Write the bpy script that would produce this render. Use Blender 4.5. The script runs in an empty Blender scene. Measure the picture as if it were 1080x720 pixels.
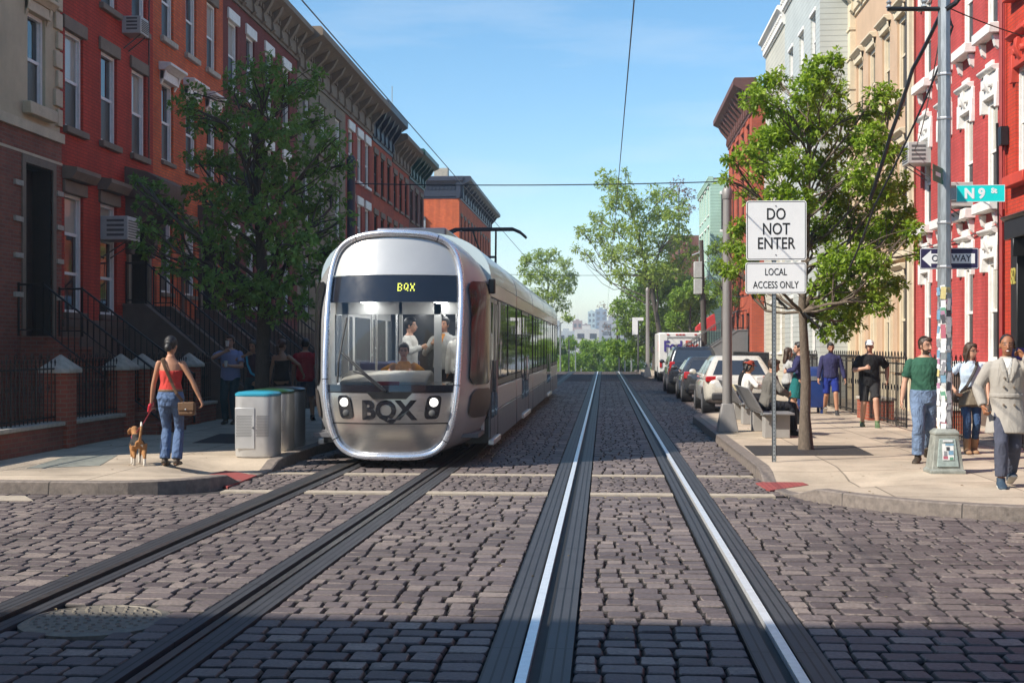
import bpy, bmesh, math, random
import numpy as np
from mathutils import Vector, Matrix, noise
R = math.radians
random.seed(7); RNG = np.random.default_rng(7)
S = bpy.context.scene
COL = S.collection

# ---------------------------------------------------------------- camera, sky, sun, exposure
FPX, HY, CX0, CAMZ, YAW = 1350.0, 366.0, 637.0, 1.7, math.atan(97 / 1350.0)
cam_d = bpy.data.cameras.new('camera'); cam = bpy.data.objects.new('camera', cam_d); COL.objects.link(cam)
cam.location = (0, 0, CAMZ); cam.rotation_euler = (R(90), 0, YAW)
cam_d.sensor_width = 36; cam_d.lens = FPX / 1080 * 36; cam_d.shift_y = (HY - 360) / 1080
cam_d.clip_start = 0.1; cam_d.clip_end = 6000
S.camera = cam

SUN_EL = 41.0
sun_dir = Vector((-.866, -.5, 0)) * math.cos(R(SUN_EL)) + Vector((0, 0, math.sin(R(SUN_EL))))
W = bpy.data.worlds.new('World'); S.world = W; W.use_nodes = True
nt = W.node_tree; nt.nodes.clear()
o_ = nt.nodes.new('ShaderNodeOutputWorld'); bg = nt.nodes.new('ShaderNodeBackground')
sky = nt.nodes.new('ShaderNodeTexSky'); sky.sky_type = 'NISHITA'; sky.sun_disc = False
sky.sun_elevation = R(SUN_EL); sky.sun_rotation = R(240)
sky.air_density = 1.0; sky.dust_density = 0.1; sky.ozone_density = 2.2
tc = nt.nodes.new('ShaderNodeTexCoord'); mp = nt.nodes.new('ShaderNodeMapping'); mp.inputs['Scale'].default_value = (1.2, 1.2, 9.0)
nz = nt.nodes.new('ShaderNodeTexNoise'); nz.inputs['Scale'].default_value = 2.6; nz.inputs['Detail'].default_value = 8; nz.inputs['Roughness'].default_value = .6
rp = nt.nodes.new('ShaderNodeValToRGB'); rp.color_ramp.elements[0].position = .5; rp.color_ramp.elements[1].position = .86
rp.color_ramp.elements[1].color = (.38, .38, .38, 1)
mx = nt.nodes.new('ShaderNodeMixRGB'); mx.inputs[2].default_value = (5.2, 5.6, 6.0, 1)
nt.links.new(tc.outputs['Generated'], mp.inputs[0]); nt.links.new(mp.outputs[0], nz.inputs['Vector'])
nt.links.new(nz.outputs['Fac'], rp.inputs[0]); nt.links.new(rp.outputs[0], mx.inputs[0])
hs = nt.nodes.new('ShaderNodeHueSaturation'); hs.inputs['Saturation'].default_value = 1.22; hs.inputs['Hue'].default_value = .493; nt.links.new(sky.outputs[0], hs.inputs['Color']); nt.links.new(hs.outputs[0], mx.inputs[1]); nt.links.new(mx.outputs[0], bg.inputs[0])
bg.inputs[1].default_value = 0.125; nt.links.new(bg.outputs[0], o_.inputs[0])
sl = bpy.data.lights.new('sun', 'SUN'); sl.energy = 5.0; sl.angle = R(.5); sl.color = (1, .93, .82)
so = bpy.data.objects.new('sun', sl); COL.objects.link(so); so.rotation_euler = (-sun_dir).to_track_quat('-Z', 'Y').to_euler()
S.view_settings.view_transform = 'Standard'; S.view_settings.look = 'None'
S.view_settings.exposure = 0.6; S.view_settings.gamma = 1; S.view_settings.use_curve_mapping = False
S.render.engine = 'CYCLES'; S.cycles.max_bounces = 6; S.cycles.transparent_max_bounces = 10; S.cycles.caustics_reflective = False; S.cycles.caustics_refractive = False

def at(px, py, Z=0.0):
    """ground point seen at a photo pixel"""
    d = FPX * (CAMZ - Z) / (py - HY); c = (px - 540) / FPX * d
    return Vector((c * math.cos(YAW) - d * math.sin(YAW), c * math.sin(YAW) + d * math.cos(YAW), Z))
def onY(px, py, Y):
    """point seen at a photo pixel at street depth Y"""
    k = (px - 540) / FPX; d = Y / (k * math.sin(YAW) + math.cos(YAW)); c = k * d
    return Vector((c * math.cos(YAW) - d * math.sin(YAW), Y, CAMZ + (HY - py) / FPX * d))

# ---------------------------------------------------------------- helpers
def link(o, parent=None):
    COL.objects.link(o)
    if parent is not None: o.parent = parent
    return o
def tag(o, label=None, cat=None, group=None, kind=None):
    if label: o['label'] = label
    if cat: o['category'] = cat
    if group: o['group'] = group
    if kind: o['kind'] = kind
    return o
def thing(name, label, cat, loc=(0, 0, 0), rz=0.0, group=None):
    o = bpy.data.objects.new(name, None); o.empty_display_size = .2; link(o)
    o.location = loc; o.rotation_euler = (0, 0, rz)
    return tag(o, label, cat, group)
def copy_tree(o, loc, rz=None, label=None, parent=None):
    c = o.copy(); COL.objects.link(c)
    if parent is not None: c.parent = parent
    else:
        c.location = loc
        if rz is not None: c.rotation_euler = (0, 0, rz)
        if label: c['label'] = label
    for ch in list(o.children): copy_tree(ch, None, parent=c)
    return c

class MB:
    """mesh builder with a point transform"""
    def __init__(self, T=None): self.v = []; self.f = []; self.m = []; self.T = T; self.mi = 0
    def add(self, vs, fs):
        b = len(self.v); T = self.T
        for p in vs:
            p = Vector(p); self.v.append(T(p) if T else p)
        for f in fs: self.f.append([b + i for i in f]); self.m.append(self.mi)
        return self
    def box(self, x0, x1, y0, y1, z0, z1):
        return self.add([(x0,y0,z0),(x1,y0,z0),(x1,y1,z0),(x0,y1,z0),(x0,y0,z1),(x1,y0,z1),(x1,y1,z1),(x0,y1,z1)],
                 [(0,3,2,1),(4,5,6,7),(0,1,5,4),(1,2,6,5),(2,3,7,6),(3,0,4,7)])
    def quad(self, a, b, c, d): return self.add([a, b, c, d], [(0, 1, 2, 3)])
    def prism(self, poly, axis, a0, a1):
        """polygon in the two other axes, extruded along axis (0,1,2)"""
        n = len(poly); vs = []
        for a in (a0, a1):
            for p, q in poly:
                vs.append((a, p, q) if axis == 0 else (p, a, q) if axis == 1 else (p, q, a))
        fs = [tuple(range(n))[::-1], tuple(range(n, 2 * n))] + [(i, (i + 1) % n, n + (i + 1) % n, n + i) for i in range(n)]
        return self.add(vs, fs)
    def tube(self, pts, rad, seg=8, cap=True, flat=None, up=None):
        """swept tube; rad number or list; an entry may be (rx, ry) with rx along 'up' x dir"""
        pts = [Vector(p) for p in pts]; n = len(pts)
        if not isinstance(rad, (list,)): rad = [rad] * n
        vs = []; pv = None
        for i, p in enumerate(pts):
            d = (pts[min(i + 1, n - 1)] - pts[max(i - 1, 0)])
            if d.length < 1e-9: d = Vector((0, 0, 1))
            d.normalize()
            if up is not None: u = Vector(up)
            elif pv is None: u = Vector((0, 0, 1)) if abs(d.z) < .9 else Vector((0, 1, 0))
            else: u = pv
            a = u.cross(d)
            if a.length < 1e-6: a = Vector((1, 0, 0)).cross(d)
            a.normalize(); b = d.cross(a).normalized(); pv = b if up is None else None
            r = rad[i]; rx, ry = (r if isinstance(r, tuple) else (r, r))
            for k in range(seg):
                t = 2 * math.pi * k / seg
                vs.append(p + a * (rx * math.cos(t)) + b * (ry * math.sin(t)))
        fs = []
        for i in range(n - 1):
            for k in range(seg):
                k2 = (k + 1) % seg
                fs.append((i * seg + k, i * seg + k2, (i + 1) * seg + k2, (i + 1) * seg + k))
        if cap: fs += [tuple(range(seg))[::-1], tuple(range((n - 1) * seg, n * seg))]
        return self.add(vs, fs)
    def bar(self, a, b, r=.01, seg=5): return self.tube([a, b], r, seg)
    def lathe(self, prof, seg=16, c=(0, 0, 0)):
        """prof: (r, z) list, bottom to top"""
        vs = []
        for r, z in prof:
            for k in range(seg):
                t = 2 * math.pi * k / seg; vs.append((c[0] + r * math.cos(t), c[1] + r * math.sin(t), c[2] + z))
        fs = [(i * seg + k, i * seg + (k + 1) % seg, (i + 1) * seg + (k + 1) % seg, (i + 1) * seg + k) for i in range(len(prof) - 1) for k in range(seg)]
        fs += [tuple(range(seg))[::-1], tuple(range((len(prof) - 1) * seg, len(prof) * seg))]
        return self.add(vs, fs)
    def ball(self, c, r, seg=12, rings=8):
        c = Vector(c); rx, ry, rz = r if isinstance(r, (tuple, list)) else (r, r, r)
        vs = [c + Vector((0, 0, -rz))]
        for i in range(1, rings):
            t = math.pi * i / rings
            for k in range(seg):
                p = 2 * math.pi * k / seg
                vs.append(c + Vector((rx * math.sin(t) * math.cos(p), ry * math.sin(t) * math.sin(p), -rz * math.cos(t))))
        vs.append(c + Vector((0, 0, rz)))
        fs = [(0, 1 + (k + 1) % seg, 1 + k) for k in range(seg)]
        for i in range(rings - 2):
            for k in range(seg):
                a = 1 + i * seg; fs.append((a + k, a + (k + 1) % seg, a + seg + (k + 1) % seg, a + seg + k))
        a = 1 + (rings - 2) * seg
        fs += [(a + k, a + (k + 1) % seg, len(vs) - 1) for k in range(seg)]
        return self.add(vs, fs)
    def loft(self, rings, close=True, cap=True):
        n = len(rings[0]); vs = [p for r in rings for p in r]; fs = []
        for i in range(len(rings) - 1):
            for k in range(n if close else n - 1):
                k2 = (k + 1) % n
                fs.append((i * n + k, i * n + k2, (i + 1) * n + k2, (i + 1) * n + k))
        if cap: fs += [tuple(range(n))[::-1], tuple(range((len(rings) - 1) * n, len(rings) * n))]
        return self.add(vs, fs)
    def mesh(self, name, mats, smooth=None, normals=True):
        me = bpy.data.meshes.new(name); me.from_pydata([tuple(p) for p in self.v], [], self.f)
        for m in (mats if isinstance(mats, (list, tuple)) else [mats]): me.materials.append(m)
        if any(self.m): me.polygons.foreach_set('material_index', self.m)
        if normals:
            bm = bmesh.new(); bm.from_mesh(me); bmesh.ops.recalc_face_normals(bm, faces=bm.faces); bm.to_mesh(me); bm.free()
        if smooth is not None:
            me.polygons.foreach_set('use_smooth', [True] * len(me.polygons))
            if smooth < 180: me.set_sharp_from_angle(angle=R(smooth))
        me.update(); return me
    def obj(self, name, mats, parent=None, smooth=None, bevel=0, seg=2, normals=True):
        o = bpy.data.objects.new(name, self.mesh(name, mats, smooth, normals)); link(o, parent)
        if bevel:
            b = o.modifiers.new('bevel', 'BEVEL'); b.width = bevel; b.segments = seg; b.limit_method = 'ANGLE'; b.angle_limit = R(35); b.harden_normals = False
            if smooth is None:
                o.data.polygons.foreach_set('use_smooth', [True] * len(o.data.polygons)); o.data.set_sharp_from_angle(angle=R(50))
        return o
def np_obj(name, V, F, mat, parent=None, smooth=False):
    """mesh from numpy arrays, faces all with the same vertex count"""
    me = bpy.data.meshes.new(name); k = F.shape[1]
    me.vertices.add(len(V)); me.vertices.foreach_set('co', np.asarray(V, dtype=np.float32).ravel())
    me.loops.add(F.size); me.loops.foreach_set('vertex_index', F.astype(np.int32).ravel())
    me.polygons.add(len(F)); me.polygons.foreach_set('loop_start', np.arange(0, F.size, k, dtype=np.int32))
    me.polygons.foreach_set('use_smooth', np.full(len(F), smooth)); me.materials.append(mat)
    me.update(calc_edges=True); me.validate()
    o = bpy.data.objects.new(name, me); return link(o, parent)
def text_obj(name, body, size, mat, parent, loc, rot, sx=1.0, ext=.002, bold=0.0, spacing=1.0):
    cu = bpy.data.curves.new(name, 'FONT'); cu.body = body; cu.size = size; cu.align_x = 'CENTER'; cu.align_y = 'CENTER'
    cu.extrude = ext; cu.offset = bold; cu.space_line = spacing; cu.resolution_u = 3
    t = bpy.data.objects.new(name, cu); COL.objects.link(t)
    dg = bpy.context.evaluated_depsgraph_get(); me = bpy.data.meshes.new_from_object(t.evaluated_get(dg))
    bpy.data.objects.remove(t); bpy.data.curves.remove(cu)
    me.name = name; me.materials.clear(); me.materials.append(mat)
    o = bpy.data.objects.new(name, me); link(o, parent); o.location = loc; o.rotation_euler = rot; o.scale = (sx, 1, 1)
    return o

# ---------------------------------------------------------------- materials
def _new(name):
    m = bpy.data.materials.new(name); m.use_nodes = True; t = m.node_tree
    return m, t, t.nodes['Principled BSDF']
def _n(t, typ, **kw):
    n = t.nodes.new(typ)
    for k, v in kw.items():
        if k in n.inputs: n.inputs[k].default_value = v
        else: setattr(n, k, v)
    return n
def _math(t, op, a, b=None):
    n = t.nodes.new('ShaderNodeMath'); n.operation = op
    for i, x in enumerate((a, b)):
        if x is None: continue
        if hasattr(x, 'is_output'): t.links.new(x, n.inputs[i])
        else: n.inputs[i].default_value = x
    return n.outputs[0]
def _mix(t, fac, a, b, mode='MIX'):
    n = t.nodes.new('ShaderNodeMixRGB'); n.blend_type = mode
    for i, x in enumerate((fac, a, b)):
        if hasattr(x, 'is_output'): t.links.new(x, n.inputs[i])
        elif i == 0: n.inputs[0].default_value = x
        else: n.inputs[i].default_value = (*x, 1) if len(x) == 3 else x
    return n.outputs[0]
def _dark(c, k): return tuple(max(0, x * k) for x in c)
def pm(name, col, rough=.6, metal=0.0, var=.18, scale=6.0, bump=0.0, bscale=60.0, spec=.5, streak=None, coat=0.0):
    m, t, p = _new(name)
    p.inputs['Roughness'].default_value = rough; p.inputs['Metallic'].default_value = metal
    p.inputs['Specular IOR Level'].default_value = spec; p.inputs['Coat Weight'].default_value = coat
    tc = _n(t, 'ShaderNodeTexCoord'); src = tc.outputs['Object']
    if streak:
        mp = _n(t, 'ShaderNodeMapping'); mp.inputs['Scale'].default_value = streak; t.links.new(src, mp.inputs[0]); src = mp.outputs[0]
    nz = _n(t, 'ShaderNodeTexNoise', Scale=scale, Detail=6.0, Roughness=.65); t.links.new(src, nz.inputs['Vector'])
    mr = _n(t, 'ShaderNodeMapRange'); t.links.new(nz.outputs['Fac'], mr.inputs[0]); mr.inputs[1].default_value = .3; mr.inputs[2].default_value = .7
    c = _mix(t, mr.outputs[0], _dark(col, 1 - var), _dark(col, 1 + var * .6)); t.links.new(c, p.inputs['Base Color'])
    if rough > .15:
        t.links.new(_math(t, 'ADD', _math(t, 'MULTIPLY', nz.outputs['Fac'], .16), rough - .08), p.inputs['Roughness'])
    if bump:
        n2 = _n(t, 'ShaderNodeTexNoise', Scale=bscale, Detail=4.0); t.links.new(tc.outputs['Object'], n2.inputs['Vector'])
        b = _n(t, 'ShaderNodeBump', Strength=bump, Distance=.01); t.links.new(n2.outputs['Fac'], b.inputs['Height']); t.links.new(b.outputs[0], p.inputs['Normal'])
    return m
def brick(name, c1, c2, mortar, bw=.21, bh=.07, msize=.008, bump=.5, rough=.85, dirt=.35, contrast=.0):
    m, t, p = _new(name); p.inputs['Roughness'].default_value = rough; p.inputs['Specular IOR Level'].default_value = .25
    tc = _n(t, 'ShaderNodeTexCoord'); sp = _n(t, 'ShaderNodeSeparateXYZ'); t.links.new(tc.outputs['Object'], sp.inputs[0])
    cb = _n(t, 'ShaderNodeCombineXYZ'); t.links.new(_math(t, 'ADD', sp.outputs[0], sp.outputs[1]), cb.inputs[0]); t.links.new(sp.outputs[2], cb.inputs[1])
    b = _n(t, 'ShaderNodeTexBrick', Scale=1.0); b.inputs['Brick Width'].default_value = bw; b.inputs['Row Height'].default_value = bh
    b.inputs['Mortar Size'].default_value = msize; b.inputs['Mortar Smooth'].default_value = .2
    b.inputs['Color1'].default_value = (*c1, 1); b.inputs['Color2'].default_value = (*c2, 1); b.inputs['Mortar'].default_value = (*mortar, 1)
    t.links.new(cb.outputs[0], b.inputs['Vector'])
    nz = _n(t, 'ShaderNodeTexNoise', Scale=.55, Detail=8.0, Roughness=.7); t.links.new(tc.outputs['Object'], nz.inputs['Vector'])
    mp = _n(t, 'ShaderNodeMapping'); mp.inputs['Scale'].default_value = (3.0, 3.0, .22); t.links.new(tc.outputs['Object'], mp.inputs[0])
    n2 = _n(t, 'ShaderNodeTexNoise', Scale=1.0, Detail=6.0); t.links.new(mp.outputs[0], n2.inputs['Vector'])
    f = _math(t, 'MULTIPLY', _math(t, 'ADD', nz.outputs['Fac'], n2.outputs['Fac']), .5)
    mr = _n(t, 'ShaderNodeMapRange'); t.links.new(f, mr.inputs[0]); mr.inputs[1].default_value = .35; mr.inputs[2].default_value = .65; mr.inputs[3].default_value = 1 - dirt; mr.inputs[4].default_value = 1.08
    c = _mix(t, 1.0, b.outputs['Color'], mr.outputs[0], 'MULTIPLY'); t.links.new(c, p.inputs['Base Color'])
    bp = _n(t, 'ShaderNodeBump', Strength=bump, Distance=.012); bp.invert = True; t.links.new(b.outputs['Fac'], bp.inputs['Height']); t.links.new(bp.outputs[0], p.inputs['Normal'])
    return m
def siding(name, col, pitch=.13, diag=False, rough=.55):
    m, t, p = _new(name); p.inputs['Roughness'].default_value = rough
    tc = _n(t, 'ShaderNodeTexCoord'); sp = _n(t, 'ShaderNodeSeparateXYZ'); t.links.new(tc.outputs['Object'], sp.inputs[0])
    f = _math(t, 'FRACT', _math(t, 'DIVIDE', sp.outputs[2], pitch))
    ramp = _n(t, 'ShaderNodeValToRGB'); e = ramp.color_ramp.elements; e[0].position = 0; e[0].color = (.25, .25, .25, 1); e[1].position = .14; e[1].color = (1, 1, 1, 1)
    t.links.new(f, ramp.inputs[0])
    nz = _n(t, 'ShaderNodeTexNoise', Scale=.8, Detail=6.0); t.links.new(tc.outputs['Object'], nz.inputs['Vector'])
    c0 = _mix(t, nz.outputs['Fac'], _dark(col, .75), _dark(col, 1.15))
    t.links.new(_mix(t, .75, c0, ramp.outputs[0], 'MULTIPLY'), p.inputs['Base Color'])
    b = _n(t, 'ShaderNodeBump', Strength=.6, Distance=.02); b.invert = True; t.links.new(f, b.inputs['Height']); t.links.new(b.outputs[0], p.inputs['Normal'])
    return m
def glass_pane(name, col=(.02, .025, .03), rough=.04, spec=.8):
    m, t, p = _new(name); p.inputs['Base Color'].default_value = (*col, 1); p.inputs['Roughness'].default_value = rough; p.inputs['IOR'].default_value = 1.6
    p.inputs['Specular IOR Level'].default_value = spec
    tc = _n(t, 'ShaderNodeTexCoord'); nz = _n(t, 'ShaderNodeTexNoise', Scale=1.3, Detail=1.0); t.links.new(tc.outputs['Object'], nz.inputs['Vector'])
    b = _n(t, 'ShaderNodeBump', Strength=.06, Distance=.05); t.links.new(nz.outputs['Fac'], b.inputs['Height']); t.links.new(b.outputs[0], p.inputs['Normal'])
    return m
def clear_glass(name, tint=(.75, .8, .82), refl=1.0):
    m, t, p = _new(name); t.nodes.remove(p); out = t.nodes['Material Output']
    tr = _n(t, 'ShaderNodeBsdfTransparent'); tr.inputs[0].default_value = (*tint, 1)
    gl = _n(t, 'ShaderNodeBsdfGlossy'); gl.inputs['Roughness'].default_value = .02; gl.inputs[0].default_value = (refl, refl, refl, 1)
    fr = _n(t, 'ShaderNodeFresnel'); fr.inputs['IOR'].default_value = 1.5
    mx = _n(t, 'ShaderNodeMixShader'); t.links.new(fr.outputs[0], mx.inputs[0]); t.links.new(tr.outputs[0], mx.inputs[1]); t.links.new(gl.outputs[0], mx.inputs[2])
    t.links.new(mx.outputs[0], out.inputs[0]); return m
def leafmat(name, c1, c2, trans=.4):
    m, t, p = _new(name); out = t.nodes['Material Output']; p.inputs['Roughness'].default_value = .5; p.inputs['Specular IOR Level'].default_value = .3
    g = _n(t, 'ShaderNodeNewGeometry'); c = _mix(t, g.outputs['Random Per Island'], c1, c2); t.links.new(c, p.inputs['Base Color'])
    tl = _n(t, 'ShaderNodeBsdfTranslucent'); t.links.new(_mix(t, 1.0, c, (1.25, 1.3, .55), 'MULTIPLY'), tl.inputs[0])
    mx = _n(t, 'ShaderNodeMixShader'); mx.inputs[0].default_value = trans; t.links.new(p.outputs[0], mx.inputs[1]); t.links.new(tl.outputs[0], mx.inputs[2])
    t.links.new(mx.outputs[0], out.inputs[0]); return m
def emit(name, col, s):
    m, t, p = _new(name); p.inputs['Base Color'].default_value = (*col, 1); p.inputs['Emission Color'].default_value = (*col, 1); p.inputs['Emission Strength'].default_value = s; return m
def stone_blocks(name):
    """worn granite setts: colour per stone"""
    m, t, p = _new(name); p.inputs['Specular IOR Level'].default_value = .35
    g = _n(t, 'ShaderNodeNewGeometry'); r = _n(t, 'ShaderNodeValToRGB'); cr = r.color_ramp
    cr.elements[0].position = 0; cr.elements[0].color = (.095, .074, .072, 1); cr.elements[1].position = 1; cr.elements[1].color = (.25, .20, .172, 1)
    for pos, c in ((.35, (.125, .099, .096)), (.6, (.15, .12, .113)), (.88, (.18, .145, .132))):
        e = cr.elements.new(pos); e.color = (*c, 1)
    t.links.new(g.outputs['Random Per Island'], r.inputs[0])
    tc = _n(t, 'ShaderNodeTexCoord'); nz = _n(t, 'ShaderNodeTexNoise', Scale=38.0, Detail=6.0, Roughness=.7); t.links.new(tc.outputs['Object'], nz.inputs['Vector'])
    n2 = _n(t, 'ShaderNodeTexNoise', Scale=.7, Detail=5.0); t.links.new(tc.outputs['Object'], n2.inputs['Vector'])
    mr = _n(t, 'ShaderNodeMapRange'); t.links.new(nz.outputs['Fac'], mr.inputs[0]); mr.inputs[1].default_value = .3; mr.inputs[2].default_value = .7; mr.inputs[3].default_value = .5; mr.inputs[4].default_value = 1.4
    m2 = _n(t, 'ShaderNodeMapRange'); t.links.new(n2.outputs['Fac'], m2.inputs[0]); m2.inputs[1].default_value = .3; m2.inputs[2].default_value = .7; m2.inputs[3].default_value = .78; m2.inputs[4].default_value = 1.15
    c = _mix(t, 1.0, _mix(t, 1.0, r.outputs[0], mr.outputs[0], 'MULTIPLY'), m2.outputs[0], 'MULTIPLY'); t.links.new(c, p.inputs['Base Color'])
    # each stone turns darker down its flanks, below the worn tops
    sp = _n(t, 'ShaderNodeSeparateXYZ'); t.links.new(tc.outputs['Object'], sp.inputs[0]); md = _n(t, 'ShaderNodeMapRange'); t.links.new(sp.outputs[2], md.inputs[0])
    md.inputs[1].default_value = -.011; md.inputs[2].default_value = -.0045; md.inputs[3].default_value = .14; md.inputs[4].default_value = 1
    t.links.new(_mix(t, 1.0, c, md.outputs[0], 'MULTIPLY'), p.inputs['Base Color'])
    t.links.new(_math(t, 'ADD', _math(t, 'MULTIPLY', nz.outputs['Fac'], .35), .42), p.inputs['Roughness'])
    b = _n(t, 'ShaderNodeBump', Strength=.55, Distance=.012); t.links.new(nz.outputs['Fac'], b.inputs['Height']); t.links.new(b.outputs[0], p.inputs['Normal'])
    return m
def slabs(name, col, w=1.52, h=1.52, joint=.012, stain=.25):
    m, t, p = _new(name); p.inputs['Roughness'].default_value = .8; p.inputs['Specular IOR Level'].default_value = .3
    tc = _n(t, 'ShaderNodeTexCoord')
    b = _n(t, 'ShaderNodeTexBrick', Scale=1.0); b.offset = 0; b.inputs['Brick Width'].default_value = w; b.inputs['Row Height'].default_value = h; b.inputs['Mortar Size'].default_value = joint
    b.inputs['Color1'].default_value = (*_dark(col, .88), 1); b.inputs['Color2'].default_value = (*_dark(col, 1.08), 1); b.inputs['Mortar'].default_value = (*_dark(col, .45), 1)
    t.links.new(tc.outputs['Object'], b.inputs['Vector'])
    n1 = _n(t, 'ShaderNodeTexNoise', Scale=1.1, Detail=9.0, Roughness=.7); t.links.new(tc.outputs['Object'], n1.inputs['Vector'])
    n2 = _n(t, 'ShaderNodeTexNoise', Scale=70.0, Detail=3.0); t.links.new(tc.outputs['Object'], n2.inputs['Vector'])
    vo = _n(t, 'ShaderNodeTexVoronoi', Scale=2.3); t.links.new(tc.outputs['Object'], vo.inputs['Vector'])
    spots = _n(t, 'ShaderNodeMapRange'); t.links.new(vo.outputs['Distance'], spots.inputs[0]); spots.inputs[1].default_value = .02; spots.inputs[2].default_value = .05; spots.inputs[3].default_value = .62; spots.inputs[4].default_value = 1
    m1 = _n(t, 'ShaderNodeMapRange'); t.links.new(n1.outputs['Fac'], m1.inputs[0]); m1.inputs[1].default_value = .3; m1.inputs[2].default_value = .7; m1.inputs[3].default_value = 1 - stain; m1.inputs[4].default_value = 1.1
    m2 = _n(t, 'ShaderNodeMapRange'); t.links.new(n2.outputs['Fac'], m2.inputs[0]); m2.inputs[3].default_value = .8; m2.inputs[4].default_value = 1.2
    c = _mix(t, 1, _mix(t, 1, _mix(t, 1, b.outputs['Color'], m1.outputs[0], 'MULTIPLY'), m2.outputs[0], 'MULTIPLY'), spots.outputs[0], 'MULTIPLY')
    t.links.new(c, p.inputs['Base Color'])
    bp = _n(t, 'ShaderNodeBump', Strength=.25, Distance=.006); t.links.new(n2.outputs['Fac'], bp.inputs['Height']); t.links.new(bp.outputs[0], p.inputs['Normal'])
    return m
def ribbed(name, col, pitch=.055):
    """black track panels with long grooves"""
    m, t, p = _new(name); p.inputs['Specular IOR Level'].default_value = .4; p.inputs['Roughness'].default_value = .55
    tc = _n(t, 'ShaderNodeTexCoord'); sp = _n(t, 'ShaderNodeSeparateXYZ'); t.links.new(tc.outputs['UV'], sp.inputs[0])
    f = _math(t, 'FRACT', _math(t, 'DIVIDE', sp.outputs[0], pitch)); g = _math(t, 'LESS_THAN', f, .22)
    y = _math(t, 'LESS_THAN', _math(t, 'FRACT', _math(t, 'DIVIDE', sp.outputs[1], 1.8)), .006)
    g2 = _math(t, 'MAXIMUM', g, y)
    nz = _n(t, 'ShaderNodeTexNoise', Scale=3.0, Detail=8.0, Roughness=.7); t.links.new(tc.outputs['Object'], nz.inputs['Vector'])
    c0 = _mix(t, nz.outputs['Fac'], _dark(col, .6), _dark(col, 1.5))
    t.links.new(_mix(t, g2, c0, _dark(col, .18)), p.inputs['Base Color'])
    b = _n(t, 'ShaderNodeBump', Strength=1.0, Distance=.01); b.invert = True; t.links.new(g2, b.inputs['Height']); t.links.new(b.outputs[0], p.inputs['Normal'])
    return m
def plaid(name, c1, c2, c3, s=.035):
    m, t, p = _new(name); p.inputs['Roughness'].default_value = .9
    tc = _n(t, 'ShaderNodeTexCoord'); sp = _n(t, 'ShaderNodeSeparateXYZ'); t.links.new(tc.outputs['Object'], sp.inputs[0])
    a = _math(t, 'LESS_THAN', _math(t, 'FRACT', _math(t, 'DIVIDE', _math(t, 'ADD', sp.outputs[0], sp.outputs[1]), s)), .45)
    b = _math(t, 'LESS_THAN', _math(t, 'FRACT', _math(t, 'DIVIDE', sp.outputs[2], s)), .45)
    c = _mix(t, a, c1, c2); t.links.new(_mix(t, b, c, _mix(t, a, c2, c3)), p.inputs['Base Color']); return m

M = dict(
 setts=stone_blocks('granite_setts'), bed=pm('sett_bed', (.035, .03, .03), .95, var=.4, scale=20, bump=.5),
 slab=slabs('sidewalk_concrete', (.50, .41, .31), stain=.38), kerb=pm('kerb_granite', (.20, .165, .14), .75, var=.4, scale=14, bump=.5, bscale=90),
 panel=ribbed('track_panel', (.042, .042, .046)), rail=pm('rail_steel', (.86, .86, .86), .38, .55, var=.12, scale=12), groove=pm('rail_groove', (.015, .014, .014), .7),
 line=pm('stone_line', (.40, .34, .265), .8, var=.3, scale=9, bump=.3), ground=pm('earth', (.12, .11, .09), .95, var=.3, scale=.4),
 iron=pm('black_iron', (.012, .012, .013), .45, .3, var=.3, scale=14), steel=pm('galvanised', (.42, .45, .46), .42, .75, var=.25, scale=9, streak=(4, 4, .6)),
 greypole=pm('grey_painted_pole', (.26, .245, .235), .5, .2, var=.12, scale=5, streak=(3, 3, .4)), darkpole=pm('dark_painted_pole', (.045, .05, .07), .5, .2),
 bluewhite=pm('white_sash', (.72, .72, .7), .5, var=.1, scale=8), white=pm('white_paint', (.74, .72, .68), .55, var=.14, scale=7, bump=.15),
 cream=pm('cream_stone', (.55, .46, .32), .75, var=.2, scale=3, bump=.3), stone=pm('limestone_cap', (.44, .40, .33), .85, var=.3, scale=12, bump=.5),
 brownstone=pm('brownstone', (.13, .088, .066), .85, var=.25, scale=3, bump=.4), taupe=pm('taupe_trim', (.19, .145, .105), .8, var=.2, scale=4, bump=.2),
 black=pm('black_paint', (.012, .012, .013), .4, var=.3), dark=pm('dark_wood', (.02, .014, .012), .5, var=.4, scale=8),
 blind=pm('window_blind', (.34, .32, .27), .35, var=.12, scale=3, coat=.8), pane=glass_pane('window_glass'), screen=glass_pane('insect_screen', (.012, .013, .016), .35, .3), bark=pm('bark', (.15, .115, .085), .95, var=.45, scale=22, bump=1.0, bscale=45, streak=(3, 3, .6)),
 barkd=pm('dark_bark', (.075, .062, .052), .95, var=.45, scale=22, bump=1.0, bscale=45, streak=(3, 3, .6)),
 rubber=pm('rubber', (.014, .014, .015), .8), aluminium=pm('aluminium', (.6, .6, .6), .4, .8, var=.1), soil=pm('tree_pit_grate', (.03, .026, .024), .85, var=.4, scale=20, bump=.5),
)
def _kerb_joints(m):
    t = m.node_tree; p = next(n for n in t.nodes if n.type == 'BSDF_PRINCIPLED'); tc = next(n for n in t.nodes if n.type == 'TEX_COORD'); c = p.inputs['Base Color'].links[0].from_socket
    sp = _n(t, 'ShaderNodeSeparateXYZ'); t.links.new(tc.outputs['Object'], sp.inputs[0])
    f = _math(t, 'FRACT', _math(t, 'DIVIDE', _math(t, 'SUBTRACT', sp.outputs[0], sp.outputs[1]), 1.9)); g = _math(t, 'LESS_THAN', f, .008)
    t.links.new(_mix(t, g, c, (.03, .026, .023)), p.inputs['Base Color'])
_kerb_joints(M['kerb'])
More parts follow.
